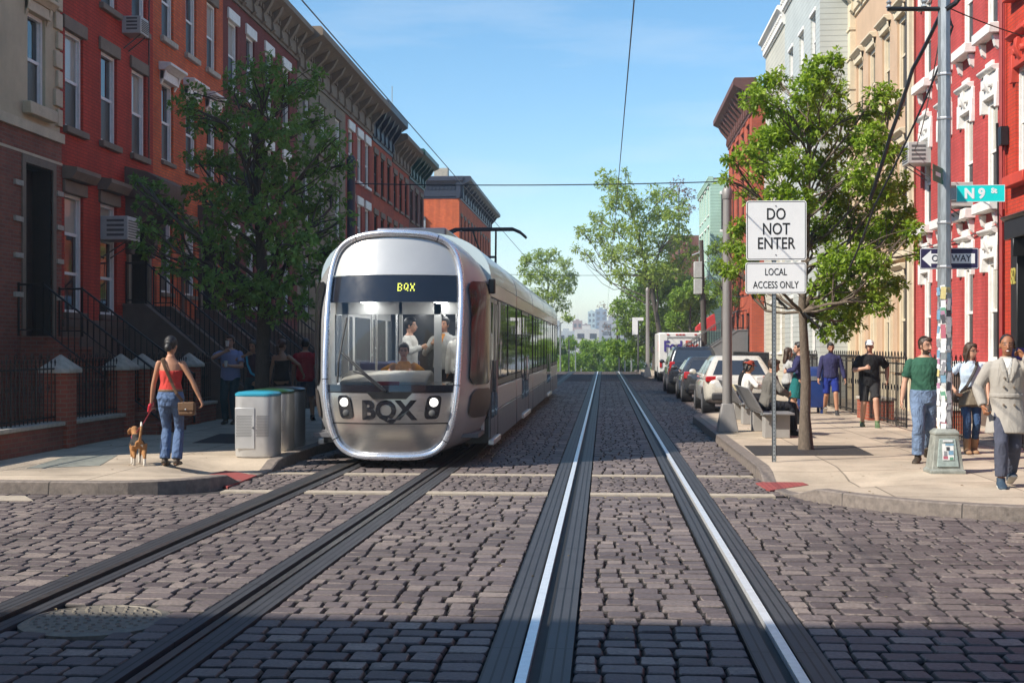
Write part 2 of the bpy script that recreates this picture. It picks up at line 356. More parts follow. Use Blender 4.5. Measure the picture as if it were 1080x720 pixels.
# ---------------------------------------------------------------- ground, road, kerbs, pavements
CREST = 88.0
def gz(Y):
    if Y < CREST: return 0.0
    t = Y - CREST
    return max(-.0022 * t * t if t < 18 else -.713 - .0792 * (t - 18), -10.0)
YS = [-120, -40, -10, 0, 20, 60, 88, 91, 94, 98, 102, 106, 115, 130, 150, 180, 220, 300, 500, 1000, 3500]
def strip(name, x0, x1, y0, y1, dz, mat, **kw):
    ys = sorted({y for y in YS if y0 < y < y1} | {y0, y1}); mb = MB(); vs = []
    for y in ys: vs += [(x0, y, gz(y) + dz), (x1, y, gz(y) + dz)]
    mb.add(vs, [(2 * i, 2 * i + 1, 2 * i + 3, 2 * i + 2) for i in range(len(ys) - 1)])
    return tag(mb.obj(name, mat, normals=False, **kw), kind='structure')
strip('ground', -1500, 1500, -120, 3500, -.09, M['ground'])
road_far = brick('far_setts', (.11, .088, .084), (.15, .12, .113), (.035, .03, .029), .26, .2, .025, .6)
def _uvxy(m):
    # the far road reads X and Y instead of X+Y and Z
    t = m.node_tree; b = next(n for n in t.nodes if n.type == 'TEX_BRICK'); tc = next(n for n in t.nodes if n.type == 'TEX_COORD')
    t.links.new(tc.outputs['Object'], b.inputs['Vector'])
_uvxy(road_far)
strip('road_bed', -60, 60, -30, 64, -.034, M['bed'])
strip('road', -60, 60, 64, 400, -.012, road_far)

def trk(Y):
    t = min(1, max(0, (Y - 6.5) / 13)); return -3.1 + .17 * t
GAUGE = 1.435
BANDS = [(.295 - .7175 - .22, .295 - .7175 + .255), (.295 + .7175 - .21, .295 + .7175 + .2)]
def in_band(x, y):
    for a, b in BANDS:
        if a < x < b: return True
    c = trk(y)
    for s in (-1, 1):
        if abs(x - c - s * GAUGE / 2) < .205: return True
    return False
LK, RK = -4.55, 2.0                         # kerb lines
def kerb_l(): # boundary of the left pavement from far away to the corner and down the cross street
    pts = [(LK, 400), (LK, 230), (LK, 150), (LK, 110), (LK, 100), (LK, 94), (LK, 88), (LK, 40), (LK, 19), (LK, 18.1), (LK, 17.7), (LK, 17.3), (LK, 16.6), (LK, 16.0)]
    for a in range(0, 91, 15): pts.append((LK - 1.3 + 1.3 * math.cos(R(a)), 15.75 - 1.3 * math.sin(R(a)) ))
    return pts + [(-7.5, 14.44), (-9, 14.43), (-14, 14.4), (-60, 14.4)]
def kerb_r():
    pts = [(2.3, 400), (2.3, 230), (2.3, 150), (2.3, 110), (2.3, 100), (2.3, 94), (2.3, 88), (2.3, 72), (2.6, 70.5), (4.0, 69.3), (4.6, 68), (4.6, 33.5), (4.2, 32), (2.7, 31), (2.15, 30.2), (RK, 29.2), (RK, 20), (RK, 17.6), (RK, 17.1), (RK, 16.7), (1.98, 16.2)]
    for a in range(0, 81, 10):
        t = R(a); pts.append((1.97 + 2.6 * (1 - math.cos(t)), 15.8 - 3.0 * math.sin(t)))
    return pts + [(5.5, 12.45), (9, 12.2), (60, 12.0)]
def inset(pts, w, side):
    out = []
    for i, p in enumerate(pts):
        a = Vector(pts[max(i - 1, 0)]); b = Vector(pts[min(i + 1, len(pts) - 1)]); d = (b - a).normalized()
        out.append((p[0] + side * d.y * w, p[1] - side * d.x * w))
    return out
KH = .14
RAMPS = [(-4.6, 16.6, .75, 1.25), (2.05, 15.6, .7, 1.35)]
def kh(x, y):
    k = 1.0
    for cx, cy, r0, r1 in RAMPS:
        t = min(1, max(0, (math.hypot(x - cx, y - cy) - r0) / (r1 - r0))); k = min(k, t * t * (3 - 2 * t))
    return .012 + (KH - .012) * k
def kerb_obj(pts, side):
    ins = inset(pts, .17, side); mb = MB()
    prev = None; rings = []
    for (x, y), (u, v) in zip(pts, ins):
        g = gz(y); g2 = gz(v)
        h = kh(x, y); rings.append([(x, y, g - .1), (x + (u - x) * .06, y + (v - y) * .06, g + h - .012), (x + (u - x) * .16, y + (v - y) * .16, g + h), (u, v, g2 + h), (u, v, g2 - .1)])
    mb.loft(rings, close=True)
    return tag(mb.obj('kerb', M['kerb']), kind='structure'), ins
_, li = kerb_obj(kerb_l(), 1); _, ri = kerb_obj(kerb_r(), -1)
def pavement(pts, side, xw):
    """ramped strip behind the kerb, then a level sheet to the line x = xw"""
    mb = MB(); D = [.17, .75, 1.0, 1.25] if xw < 0 else [.17, .8, 1.4, 2.0]; rows_ = [inset(pts, d, side) for d in D]
    H = []
    for i, p in enumerate(pts):
        col = []
        for j, d in enumerate(D):
            x, y = rows_[j][i]; h = kh(*p); f = (0, 0, .5, 1)[j]; col.append((x, y, gz(y) + h + (KH - h) * f - .004))
        H.append(col + [(xw, max(rows_[-1][i][1], 12.5 if xw > 0 else 15.5), gz(rows_[-1][i][1]) + KH - .004)])
    for A, B in zip(H, H[1:]):
        for j in range(len(A) - 1): mb.quad(A[j], B[j], B[j + 1], A[j + 1])
    o = mb.obj('pavement', M['slab'], normals=False); bm = bmesh.new(); bm.from_mesh(o.data); bmesh.ops.remove_doubles(bm, verts=bm.verts, dist=.003); bmesh.ops.recalc_face_normals(bm, faces=bm.faces)
    for f in bm.faces: f.smooth = True
    bm.to_mesh(o.data); bm.free(); return tag(o, kind='structure')
pavement(kerb_l(), 1, -60); pavement(kerb_r(), -1, 60)

# cross-walk lines of pale stone, flush with the setts
def px_line(y0, w):
    for a, b in ((-4.5, trk(y0) - GAUGE / 2 - .21), (trk(y0) - GAUGE / 2 + .21, trk(y0) + GAUGE / 2 - .21), (trk(y0) + GAUGE / 2 + .21, BANDS[0][0] - .01), (BANDS[0][1] + .01, BANDS[1][0] - .01), (BANDS[1][1] + .01, 1.95)):
        mb = MB(); mb.box(a, b, y0, y0 + w, -.06, .004); tag(mb.obj('crosswalk_line', M['line']), kind='structure')
XL = [(14.75, .24), (16.9, .22)]
for y0, w in XL: px_line(y0, w)
mb = MB(); mb.prism([(3.75, 12.0), (4.55, 11.0), (9, 10.2), (9, 11.7), (6.0, 12.1)], 2, -.06, .004); tag(mb.obj('crosswalk_line', M['line']), kind='structure')
mb = MB(); mb.prism([(-12, 13.4), (-6.3, 13.75), (-6.6, 14.2), (-12, 14.1)], 2, -.06, .004); tag(mb.obj('crosswalk_line', M['line']), kind='structure')

# ---- setts: every stone real geometry
MAN = at(101, 652)
def on_road(x, y):
    for y0, w in XL:
        if y0 - .06 < y < y0 + w + .06 and -4.6 < x < 2: return False
    if (x - MAN.x) ** 2 + (y - MAN.y) ** 2 < .49 ** 2: return False
    if y > 14.4 and x < LK + .02: return False
    if y > 29.2:
        if x > (4.5 if y < 68 else 2.3): return False
    elif y > 12.0:
        lim = RK if y > 15.8 else 1.97 + 2.6 * (1 - math.cos(math.asin(min(1, (15.8 - y) / 3.0)))) if y > 12.85 else 4.2
        if x > lim + (.25 if y < 15 else 0): return False
    return True
def setts():
    rng = np.random.default_rng(3); cen = []
    y = 4.6; row = 0
    while y < 64:
        fine = XL[0][0] < y < XL[1][0]
        dep = rng.uniform(.192, .208) * (.62 if fine else 1.0) * (1.0 if y < 34 else 1.2)
        x0, x1 = (-11.5, 8.5) if y < 14.4 else (-4.8, 4.8); yc = y
        c_ = trk(yc); cuts = sorted([(c_ - GAUGE/2 - .205, c_ - GAUGE/2 + .205), (c_ + GAUGE/2 - .205, c_ + GAUGE/2 + .205)] + BANDS)
        free = []; q = x0
        for u, v in cuts: free.append((q, u)); q = v
        free.append((q, x1)); big = rng.random() < .5; k_ = (.72 if fine else 1.0) * (1.0 if y < 34 else 1.3)
        for u, v in free:
            ws = []; tot = 0; off = rng.uniform(.08, .2) if u == x0 else 0; first = rng.uniform(.09, .2)
            while tot < v - u - off:
                big = not big if rng.random() < .8 else big
                w = ((rng.uniform(.215, .265) if big else rng.uniform(.155, .195)) if ws else first + .02) * k_; ws.append(w); tot += w
            sc_ = (v - u - off) / tot; x = u + off
            for w in ws:
                w *= sc_; xc = x + w / 2; x += w
                yy = y + .02 * math.sin(xc * .5 + y * .2) + .004 * math.sin(xc * 2.7 + y)
                if on_road(xc, yy): cen.append((xc, yy, w, dep))
        y += dep
    C = np.array(cen); n = len(C); K = 12
    # template outline: rounded rectangle, K points
    ang = np.array([18, 45, 72, 108, 135, 162, 198, 225, 252, 288, 315, 342]) * math.pi / 180
    sx = np.sign(np.cos(ang)) * np.abs(np.cos(ang)) ** .22; sy = np.sign(np.sin(ang)) * np.abs(np.sin(ang)) ** .22
    hx = C[:, 2] / 2 - rng.uniform(.001, .005, n); hy = C[:, 3] / 2 - rng.uniform(.008, .014, n)
    rot = rng.normal(0, .022, n); tz = rng.normal(0, .0016, n); tx = rng.normal(0, .008, n); ty = rng.normal(0, .010, n)
    jit = 1 + rng.normal(0, .026, (n, K))
    V = np.zeros((n, 3 * K + 1, 3)); 
    for i, (k, z) in enumerate(((1.0, -.05), (1.0, -.02), (.80, -.0012))):
        lx = hx[:, None] * sx * jit * k; ly = hy[:, None] * sy * jit * k
        if i == 2: lx = lx - (hx * 0)[:, None]; ly = np.sign(sy) * (np.abs(hy[:, None] * sy * jit) - .011)
        if i == 2: lx = np.sign(sx) * (np.abs(hx[:, None] * sx * jit) - .013)
        V[:, i*K:(i+1)*K, 0] = lx; V[:, i*K:(i+1)*K, 1] = ly; V[:, i*K:(i+1)*K, 2] = z + (tx[:, None] * lx + ty[:, None] * ly + tz[:, None] if i else 0) + (rng.normal(0, .001, (n, K)) if i == 2 else 0)
    V[:, 3*K, 2] = .001 + tz + rng.normal(0, .001, n)
    c, s = np.cos(rot), np.sin(rot); X = V[:, :, 0] * c[:, None] - V[:, :, 1] * s[:, None]; Y = V[:, :, 0] * s[:, None] + V[:, :, 1] * c[:, None]
    V[:, :, 0] = X + C[:, :1]; V[:, :, 1] = Y + C[:, 1:2]
    q = []
    for i in range(2):
        for k in range(K): q.append((i*K+k, i*K+(k+1) % K, (i+1)*K+(k+1) % K, (i+1)*K+k))
    # the top is a fan closed as quads (two outline edges each)
    for k in range(0, K, 2): q.append((2*K+k, 2*K+k+1, 2*K+(k+2) % K, 3*K))
    F = (np.array(q)[None] + (np.arange(n) * (3*K+1))[:, None, None]).reshape(-1, 4)
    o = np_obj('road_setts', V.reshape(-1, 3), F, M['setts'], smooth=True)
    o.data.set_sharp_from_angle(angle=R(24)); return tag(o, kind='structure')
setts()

# ---- tracks
def track(label, cen, side_far, bands, railm):
    root = thing('tram_track', label, 'track', (0, 0, 0))
    ys = [-10, 2] + [4 + .8 * i for i in range(24)] + [26, 32, 40, 52, 64, 76, 88, 91, 94, 98, 102, 110, 130, 170, 230]
    def sweep(name, x0, x1, z, mat, depth=.05, uv=False):
        mb = MB(); vs = []
        for y in ys: vs += [(cen(y) + x0, y, gz(y) + z - depth), (cen(y) + x0, y, gz(y) + z), (cen(y) + x1, y, gz(y) + z), (cen(y) + x1, y, gz(y) + z - depth)]
        n = len(ys); fs = [(4*i+k, 4*i+k+1, 4*i+k+5, 4*i+k+4) for i in range(n-1) for k in range(3)] + [(0, 3, 2, 1)]
        mb.add(vs, fs); o = mb.obj(name, mat, root)
        l = o.data.uv_layers.new(name='UV')
        for lp in o.data.loops:
            i, k = divmod(lp.vertex_index, 4); l.data[lp.index].uv = ((0 if k < 2 else x1 - x0), ys[i])
        return o
    for s in (-1, 1):
        c = s * GAUGE / 2; a, b = bands[0] if s < 0 else bands[1]; inn = -s
        g0, g1 = (c + .034, c + .085) if inn > 0 else (c - .085, c - .034)     # flangeway on the gauge side
        lo, hi = min(g0, c - .036), max(g1, c + .036)
        sweep('track_panel', a, lo - .006, .006, M['panel']); sweep('track_panel', hi + .006, b, .006, M['panel'])
        sweep('rail', c - .028, c + .028, .011, railm); sweep('groove', lo - .006, hi + .006, -.028, M['groove'], .02)
track('right tram track with bright polished rails in black panels', lambda Y: .295, 0, [(-.7175 - .215, -.7175 + .25), (.7175 - .205, .7175 + .195)], M['rail'])
track('left tram track curving in under the silver tram', trk, 0, [(-.7175 - .2, -.7175 + .2), (.7175 - .2, .7175 + .2)], pm('rail_dull', (.085, .075, .07), .42, .5, var=.4, scale=10))
# manhole cover
def manhole():
    mb = MB(); mb.lathe([(.46, -.06), (.46, -.010), (.42, .0), (.40, .002), (.395, -.004), (.385, -.004)], 40)
    rng = random.Random(2)
    for r in (.06, .12, .18, .24, .30, .36):
        n = max(5, int(r * 75))
        for k in range(n):
            t = 2 * math.pi * k / n + r * 9; mb.lathe([(.017, -.004), (.012, .006)], 6, (r * math.cos(t), r * math.sin(t), 0))
    o = mb.obj('manhole_cover', pm('cast_iron_cover', (.19, .165, .13), .6, .25, var=.35, scale=20)); o.location = (MAN.x, MAN.y, .002)
    tag(o, 'round studded iron manhole cover between the left rails', 'manhole cover')
manhole()
def flat_thing(name, label, cat, poly, z0, z1, mat, group=None):
    mb = MB(); mb.prism(poly, 2, z0, z1); return tag(mb.obj(name, mat), label, cat, group)
GZ = KH - .004
def ground_poly(pix): return [tuple(at(x, y, GZ).xy) for x, y in pix]
red = pm('red_tactile', (.29, .06, .053), .75, var=.25, scale=9)
def _studs(m):
    t = m.node_tree; tc = next(n for n in t.nodes if n.type == 'TEX_COORD'); vo = _n(t, 'ShaderNodeTexVoronoi', Scale=17.0, Randomness=0.0); t.links.new(tc.outputs['Object'], vo.inputs['Vector'])
    mr = _n(t, 'ShaderNodeMapRange'); t.links.new(vo.outputs['Distance'], mr.inputs[0]); mr.inputs[1].default_value = .42; mr.inputs[2].default_value = .22
    b = _n(t, 'ShaderNodeBump', Strength=1.0, Distance=.008); t.links.new(mr.outputs[0], b.inputs['Height']); t.links.new(b.outputs[0], next(n for n in t.nodes if n.type == 'BSDF_PRINCIPLED').inputs['Normal'])
_studs(red)
def tactile(label, pix):
    poly = [tuple(at(x, y, .012).xy) for x, y in pix]; GZ = .014; o = flat_thing('tactile_pad', label, 'paving pad', poly, GZ - .03, GZ, red, 'red tactile pads at the corners')
tactile('red studded pad on the right corner pavement', [(797, 509), (835, 504), (853, 511), (812, 517)])
tactile('red studded pad on the left corner pavement', [(204, 504), (238, 496), (271, 501), (240, 513)])
grate = M['soil']
for lab, pix in (('dark iron grate round the foot of the sunlit right tree', [(797, 480.5), (922, 480), (900, 469.5), (785, 470)]),
                 ('dark iron grate round the foot of the shaded left tree', [(203, 467), (262, 467.5), (272, 458), (232, 457.5)])):
    o = flat_thing('tree_grate', lab, 'tree grate', ground_poly(pix), GZ - .03, GZ + .005, grate, 'grates round the street trees')
o = flat_thing('pavement_hatch', 'pale metal cellar hatch flush in the left corner pavement', 'hatch', ground_poly([(28, 494), (105, 491), (124, 480), (70, 481)]), GZ - .03, GZ + .005, pm('hatch_metal', (.3, .31, .27), .6, .3, var=.25, scale=9))
# ---------------------------------------------------------------- buildings
XL_, XR_ = -10.5, 7.6
def facade_T(side): return (lambda p: Vector((p.y, p.x, p.z))) if side == 'L' else (lambda p: Vector((-p.y, p.x, p.z)))
def wall_mesh(mb, u0, u1, z0, z1, holes, rev=.2):
    us = sorted({u0, u1, *[h[0] for h in holes], *[h[1] for h in holes]}); zs = sorted({z0, z1, *[h[2] for h in holes], *[h[3] for h in holes]})
    for a, b in zip(us, us[1:]):
        run = None
        for c, d in zip(zs, zs[1:]):
            mu, mz = (a + b) / 2, (c + d) / 2
            if any(h[0] < mu < h[1] and h[2] < mz < h[3] for h in holes): continue
            mb.quad((a, 0, c), (b, 0, c), (b, 0, d), (a, 0, d))
    for a, b, c, d in holes:
        mb.quad((a, 0, c), (a, -rev, c), (a, -rev, d), (a, 0, d)); mb.quad((b, 0, c), (b, -rev, c), (b, -rev, d), (b, 0, d))
        mb.quad((a, 0, d), (b, 0, d), (b, -rev, d), (a, -rev, d)); mb.quad((a, 0, c), (b, 0, c), (b, -rev, c), (a, -rev, c))
def window(root, T, u0, u1, z0, z1, frame, lintel=None, sill=None, lmat=None, smat=None, fw=.07, low='screen', rows=2, curtain=None):
    mb = MB(T); w0, w1 = -.17, -.06
    mb.box(u0, u0 + fw, w0, w1, z0, z1); mb.box(u1 - fw, u1, w0, w1, z0, z1)
    mb.box(u0 + fw, u1 - fw, w0, w1, z1 - fw, z1); mb.box(u0 + fw, u1 - fw, w0, w1, z0, z0 + fw * .9)
    for i in range(1, rows):
        zm = z0 + (z1 - z0) * i / rows; mb.box(u0 + fw, u1 - fw, w0, w1 - .03, zm - .03, zm + .03)
    # the upper sash stands proud of the lower
    a = fw + .035
    mb.box(u0 + fw, u0 + a, w0, w1 - .045, z0 + fw, z1 - fw); mb.box(u1 - a, u1 - fw, w0, w1 - .045, z0 + fw, z1 - fw)
    win = mb.obj('window', frame, root)
    zm = z0 + (z1 - z0) * (rows - 1) / rows if rows > 2 else (z0 + z1) / 2
    p = MB(T); p.mi = 2 if random.random() < .3 else 0; p.box(u0 + .05, u1 - .05, -.155, -.135, zm, z1 - .05)
    p.mi = 1; p.box(u0 + .05, u1 - .05, -.15, -.12, z0 + .05, zm - .003)
    p.obj('pane', [M['pane'], M['screen' if low == 'screen' else 'pane'], M['blind']], win)
    if sill:
        s = MB(T); h, o_, ov = sill; s.box(u0 - ov, u1 + ov, -.1, o_, z0 - h, z0 + .003); s.obj('sill', smat, win, bevel=.012, seg=1)
    if lintel:
        kind = lintel[0]; l = MB(T)
        if kind == 'flat': _, h, o_, ov = lintel; l.box(u0 - ov, u1 + ov, -.1, o_, z1 - .003, z1 + h)
        elif kind == 'hood':
            _, h, o_, ov = lintel
            l.box(u0 - ov * .6, u1 + ov * .6, -.1, o_ * .35, z1 - .003, z1 + h * .5)
            l.prism([(-.1, z1 + h * .5), (o_ * .5, z1 + h * .5), (o_ * .75, z1 + h * .68), (o_, z1 + h * .74), (o_, z1 + h * .9), (-.1, z1 + h)], 0, u0 - ov, u1 + ov)
            for x in (u0 - ov * .6, u1 + ov * .6 - .1): l.prism([(0, z1 - .12), (o_ * .4, z1 + .08), (o_ * .5, z1 + h * .5), (0, z1 + h * .5)], 0, x, x + .1)
        elif kind == 'carved':
            _, h, o_, ov = lintel; c = (u0 + u1) / 2
            l.box(u0 - ov, u1 + ov, -.1, .055, z1 - .003, z1 + h)
            for x in (u0 - ov - .004, u1 + ov - .14): l.box(x, x + .144, -.1, .075, z1 - .26, z1 + h * .5)
            l.prism([(-.1, z1 + h), (o_ * .6, z1 + h), (o_, z1 + h + .06), (o_, z1 + h + .1), (-.1, z1 + h + .13)], 0, u0 - ov + .06, u1 + ov - .06)
            l.box(c - .22, c + .22, -.1, .06, z1 + h + .12, z1 + h + .24)
            l.prism([(.03, z1 + .05), (o_ * .5, z1 + .12), (o_ * .9, z1 + h * .6), (o_ * .8, z1 + h * .95), (.03, z1 + h * .95)], 0, c - .08, c + .08)
            for x in (c - .2, c + .2): l.tube([(x, .03, z1 + h * .52), (x, .13, z1 + h * .5)], [.1, .06], 8)
        l.obj('lintel', lmat, win, bevel=.01, seg=1)
    return win
def cornice(root, T, u0, u1, z0, z1, out, mat, bmat=None, n=6, name='cornice'):
    c = MB(T); h = z1 - z0
    c.prism([(-.2, z0), (.06, z0), (.06, z0 + h * .08), (.12, z0 + h * .1), (.12, z0 + h * .55), (out * .7, z0 + h * .72), (out, z0 + h * .8), (out, z0 + h * .95), (out * .92, z1), (-.2, z1)], 0, u0, u1)
    for i in range(n):
        u = u0 + (u1 - u0) * (i + .5) / n; b = min(.11, (u1 - u0) / n * .25)
        c.prism([(.1, z0 + h * .05), (.2, z0 + h * .12), (.17, z0 + h * .3), (out * .6, z0 + h * .55), (out * .8, z0 + h * .77), (.1, z0 + h * .7)], 0, u - b, u + b)
    m = int((u1 - u0) / .28)
    for i in range(m):
        u = u0 + (u1 - u0) * (i + .5) / m; c.box(u - .07, u + .07, .1, .18, z0 + h * .42, z0 + h * .54)
    return c.obj(name, mat, root)
def door(root, T, u0, u1, z0, z1, mat, depth=.35, frame=None):
    d = MB(T); d.box(u0, u1, -depth - .05, -depth, z0, z1)
    n = 2 if u1 - u0 > 1 else 1
    for i in range(n):
        a = u0 + (u1 - u0) * i / n; b = u0 + (u1 - u0) * (i + 1) / n
        for c0, c1 in ((.08, .4), (.45, .85)): d.box(a + .12, b - .12, -depth - .05, -depth + .03, z0 + (z1 - z0) * c0, z0 + (z1 - z0) * c1)
    for x0, x1, y0, y1 in ((u0, u0 + .012, z0, z1), (u1 - .012, u1, z0, z1), (u0 + .012, u1 - .012, z1 - .012, z1)): d.box(x0, x1, -depth, .004, y0, y1)
    dr = d.obj('door', mat, root)
    k = MB(T); k.ball(((u0 + u1) / 2 + .08, -depth + .06, z0 + 1.0), .035)
    k.obj('handle', M['steel'], dr)
    if frame:
        f = MB(T); f.box(u0 - .14, u0, -.1, .06, z0, z1 + .14); f.box(u1, u1 + .14, -.1, .06, z0, z1 + .14); f.box(u0, u1, -.1, .06, z1, z1 + .14); f.obj('door_frame', frame, root)
    return dr
def body(root, T, u0, u1, H, holes, mat, depth=9.0, rev=.4, base=None, roofmat=None):
    mb = MB(T); wall_mesh(mb, u0, u1, 0, H, holes, rev)
    mb.quad((u0, -depth, 0), (u0, 0, 0), (u0, 0, H), (u0, -depth, H)); mb.quad((u1, -depth, 0), (u1, 0, 0), (u1, 0, H), (u1, -depth, H)); mb.quad((u0, -depth, 0), (u1, -depth, 0), (u1, -depth, H), (u0, -depth, H))
    o = mb.obj('wall', mat, root)
    b = MB(T); b.box(u0 + .01, u1 - .01, -depth + .01, -rev, 0.0, H - .01); b.obj('back_wall', M['black'], root)
    r = MB(T); r.box(u0 + .02, u1 - .02, -depth + .02, -.02, H - .005, H + .12); r.obj('roof', roofmat or M['taupe'], root)
    return o
def ac_unit(label, side, X, Y, z, w=.62, h=.42, dep=.5, group='window air conditioners'):
    T = facade_T(side); r = thing('air_conditioner', label, 'air conditioner', (X, Y, z), 0, group)
    b = MB(T); b.box(-w/2, w/2, -.15, dep, 0, h); b.obj('casing', M['acw'], r, bevel=.015)
    g = MB(T)
    for i in range(7): g.box(-w/2 + .05, w/2 - .05, dep, dep + .012, .05 + i * (h - .1) / 7, .05 + (i + .45) * (h - .1) / 7)
    g.obj('grille', M['acd'], r)
    for s in (-1, 1):
        v = MB(T)
        for i in range(4): v.box(s * w/2 - .006, s * w/2 + .006, .1, dep - .08, .08 + i * h / 5, .08 + (i + .5) * h / 5)
        v.obj('side_vent', M['acd'], r)
    k = MB(T); k.tube([(-w*.3, -.05, -.35), (-w*.3, dep * .9, -.01)], .015, 5); k.tube([(w*.3, -.05, -.35), (w*.3, dep * .9, -.01)], .015, 5); k.obj('bracket', M['acd'], r)
    return r
M['acw'] = pm('ac_casing', (.42, .42, .4), .5, var=.15); M['acd'] = pm('ac_dark', (.09, .09, .09), .6)
BR = dict(
 redp=brick('red_painted_brick', (.52, .052, .026), (.44, .042, .023), (.24, .032, .02), dirt=.4, bump=.35),
 orange=brick('orange_brick', (.74, .15, .042), (.60, .105, .034), (.30, .13, .08), dirt=.4),
 maroon=brick('maroon_brick', (.21, .045, .036), (.17, .038, .032), (.13, .04, .034), dirt=.35, bump=.3),
 brown=brick('brown_brick', (.16, .062, .045), (.2, .08, .055), (.16, .11, .08), dirt=.35),
 base=brick('base_brick', (.30, .095, .06), (.21, .065, .045), (.22, .15, .11), dirt=.3),
 greyst=pm('grey_brown_stucco', (.21, .17, .12), .85, var=.25, scale=1.2, bump=.3),
 redtrim=brick('red_brick_plain', (.40, .07, .042), (.33, .058, .038), (.22, .07, .05), dirt=.4),
 rust=brick('rust_brick', (.52, .10, .042), (.42, .075, .036), (.24, .10, .07), dirt=.35),
 dusk=brick('dusky_brick', (.23, .09, .07), (.19, .075, .06), (.14, .09, .07), dirt=.3),
 rred=brick('crimson_painted_brick', (.50, .075, .068), (.45, .062, .057), (.34, .065, .058), dirt=.32, bump=.4),
 rorange=brick('vermilion_painted_brick', (.55, .055, .026), (.48, .045, .022), (.30, .055, .035), dirt=.32, bump=.4),
 pier=brick('pier_brick', (.40, .10, .055), (.33, .08, .045), (.32, .2, .14), dirt=.25, bump=.7),
)
CREAMST = pm('cream_stucco', (.50, .42, .28), .85, var=.18, scale=1.5, bump=.3)
# ---- left row
def left_house(name, label, Y0, Y1, H, wall, wins, door_=None, corn=None, extra=None):
    T = facade_T('L'); r = thing(name, label, 'building', (XL_, Y0, 0), 0, 'row houses on the left side'); L = Y1 - Y0
    holes = [w[:4] for w in wins] + ([door_[:4]] if door_ else [])
    body(r, T, 0, L, H, holes, wall)
    for w in wins: window(r, T, *w[:4], **w[4])
    if door_: door(r, T, *door_[:4], M['dark'], .35, M['taupe'])
    if corn: cornice(r, T, -.02, L + .02, *corn)
    if extra: extra(r, T, L)
    return r
fl = dict(frame=M['bluewhite'], lintel=('flat', .26, .05, .12), sill=(.13, .1, .1), lmat=M['taupe'], smat=M['taupe'])
hood = dict(frame=M['bluewhite'], lintel=('hood', .42, .3, .2), sill=(.1, .07, .05), lmat=M['white'], smat=M['taupe'])
def rows(us, zs, kw, w=.88): return [(u, u + w, a, b, kw) for a, b in zs for u in us]
# cream corner house
cr = dict(frame=M['bluewhite'], lintel=('hood', .4, .2, .2), sill=(.22, .16, .2), lmat=M['cream'], smat=M['cream'])
def cream_extra(r, T, L):
    q = MB(T)
    z = 5.95; i = 0
    while z < 12.2:
        w = .30 if i % 2 else .2; q.box(L - w, L + .015, -.05, .06, z, z + .32); z += .37; i += 1
    q.obj('quoins', M['cream'], r, bevel=.012, seg=1)
    b = MB(T); b.box(-.02, L + .012, -.05, .10, 5.62, 5.8); b.box(-.02, L + .012, -.05, .05, 5.2, 5.25); b.obj('belt_course', M['cream'], r)
    bb = MB(T); hl = [(6.3, 7.45, 1.9, 5.05)]; wall = MB(lambda p: T(Vector((p.x, p.y + .035, p.z)))); wall_mesh(wall, -.02, L + .005, 0, 5.62, hl + [(.8, 1.8, 2.4, 4.7), (3.3, 4.3, 2.4, 4.7)], .04); wall.obj('brick_storey', BR['base'], r)
    for z in (2.6, 3.3, 3.95, 4.6):
        for x0, x1 in ((L - .26, L + .02), (5.85, 6.16)): s = MB(T); s.box(x0, x1, .03, .08, z, z + .09); s.obj('stone_band', M['stone'], r)
left_house('row_house', 'cream stuccoed corner row house with a brick lower storey', 16.2, 24.07, 12.5, CREAMST,
    rows([.8, 3.4, 6.48], [(6.16, 7.85), (9.2, 10.9)], cr, .75) + rows([.8, 3.3], [(2.4, 4.7)], cr, 1.0), (6.3, 7.45, 1.9, 5.05), (11.6, 12.6, .55, M['cream'], None, 8), cream_extra)
# dark red house
def red_extra(r, T, L):
    h = MB(T); u0, u1 = 3.35, 5.0
    h.prism([(-.1, 4.98), (.75, 4.98), (.8, 5.1), (.85, 5.2), (.85, 5.36), (.5, 5.55), (-.1, 5.7)], 0, u0, u1)
    for x in (u0 + .05, u1 - .3): h.prism([(-.05, 3.75), (.12, 3.75), (.2, 4.1), (.25, 4.4), (.55, 4.65), (.7, 4.98), (-.05, 4.98)], 0, x, x + .25)
    h.obj('door_hood', M['brownstone'], r, bevel=.015, seg=1)
    b = MB(T); b.box(0, 3.3, -.02, .05, .1, 2.1); b.box(0, 3.3, -.02, .09, 2.1, 2.25); b.obj('base_course', M['brownstone'], r)
    p = MB(T); p.tube([(4.75, .04, 6), (4.72, .05, 9), (4.8, .04, 12)], .018, 5); p.obj('cable', M['black'], r)
    c = MB(T)
    for x in (.25, 2.0):
        c.prism([(-.05, 4.98), (.2, 4.98), (.25, 5.05), (.3, 5.12), (.3, 5.2), (-.05, 5.25)], 0, x - .15, x + 1.05)
    c.obj('window_cap', M['taupe'], r)
pw = dict(frame=M['bluewhite'], lintel=('flat', .24, .06, .1), sill=(.12, .09, .08), lmat=M['taupe'], smat=M['brownstone'], rows=3, low='pane')
left_house('row_house', 'dark red painted brick row house with plain grey lintels', 24.07, 29.2, 12.5, BR['redp'],
    rows([.24, 2.03, 3.78], [(6.02, 7.92), (8.9, 10.75)], fl) + rows([.22, 2.0], [(2.38, 4.72)], pw, .9), (3.6, 4.75, 2.4, 4.95), (11.6, 12.6, .5, M['taupe'], None, 5), red_extra)
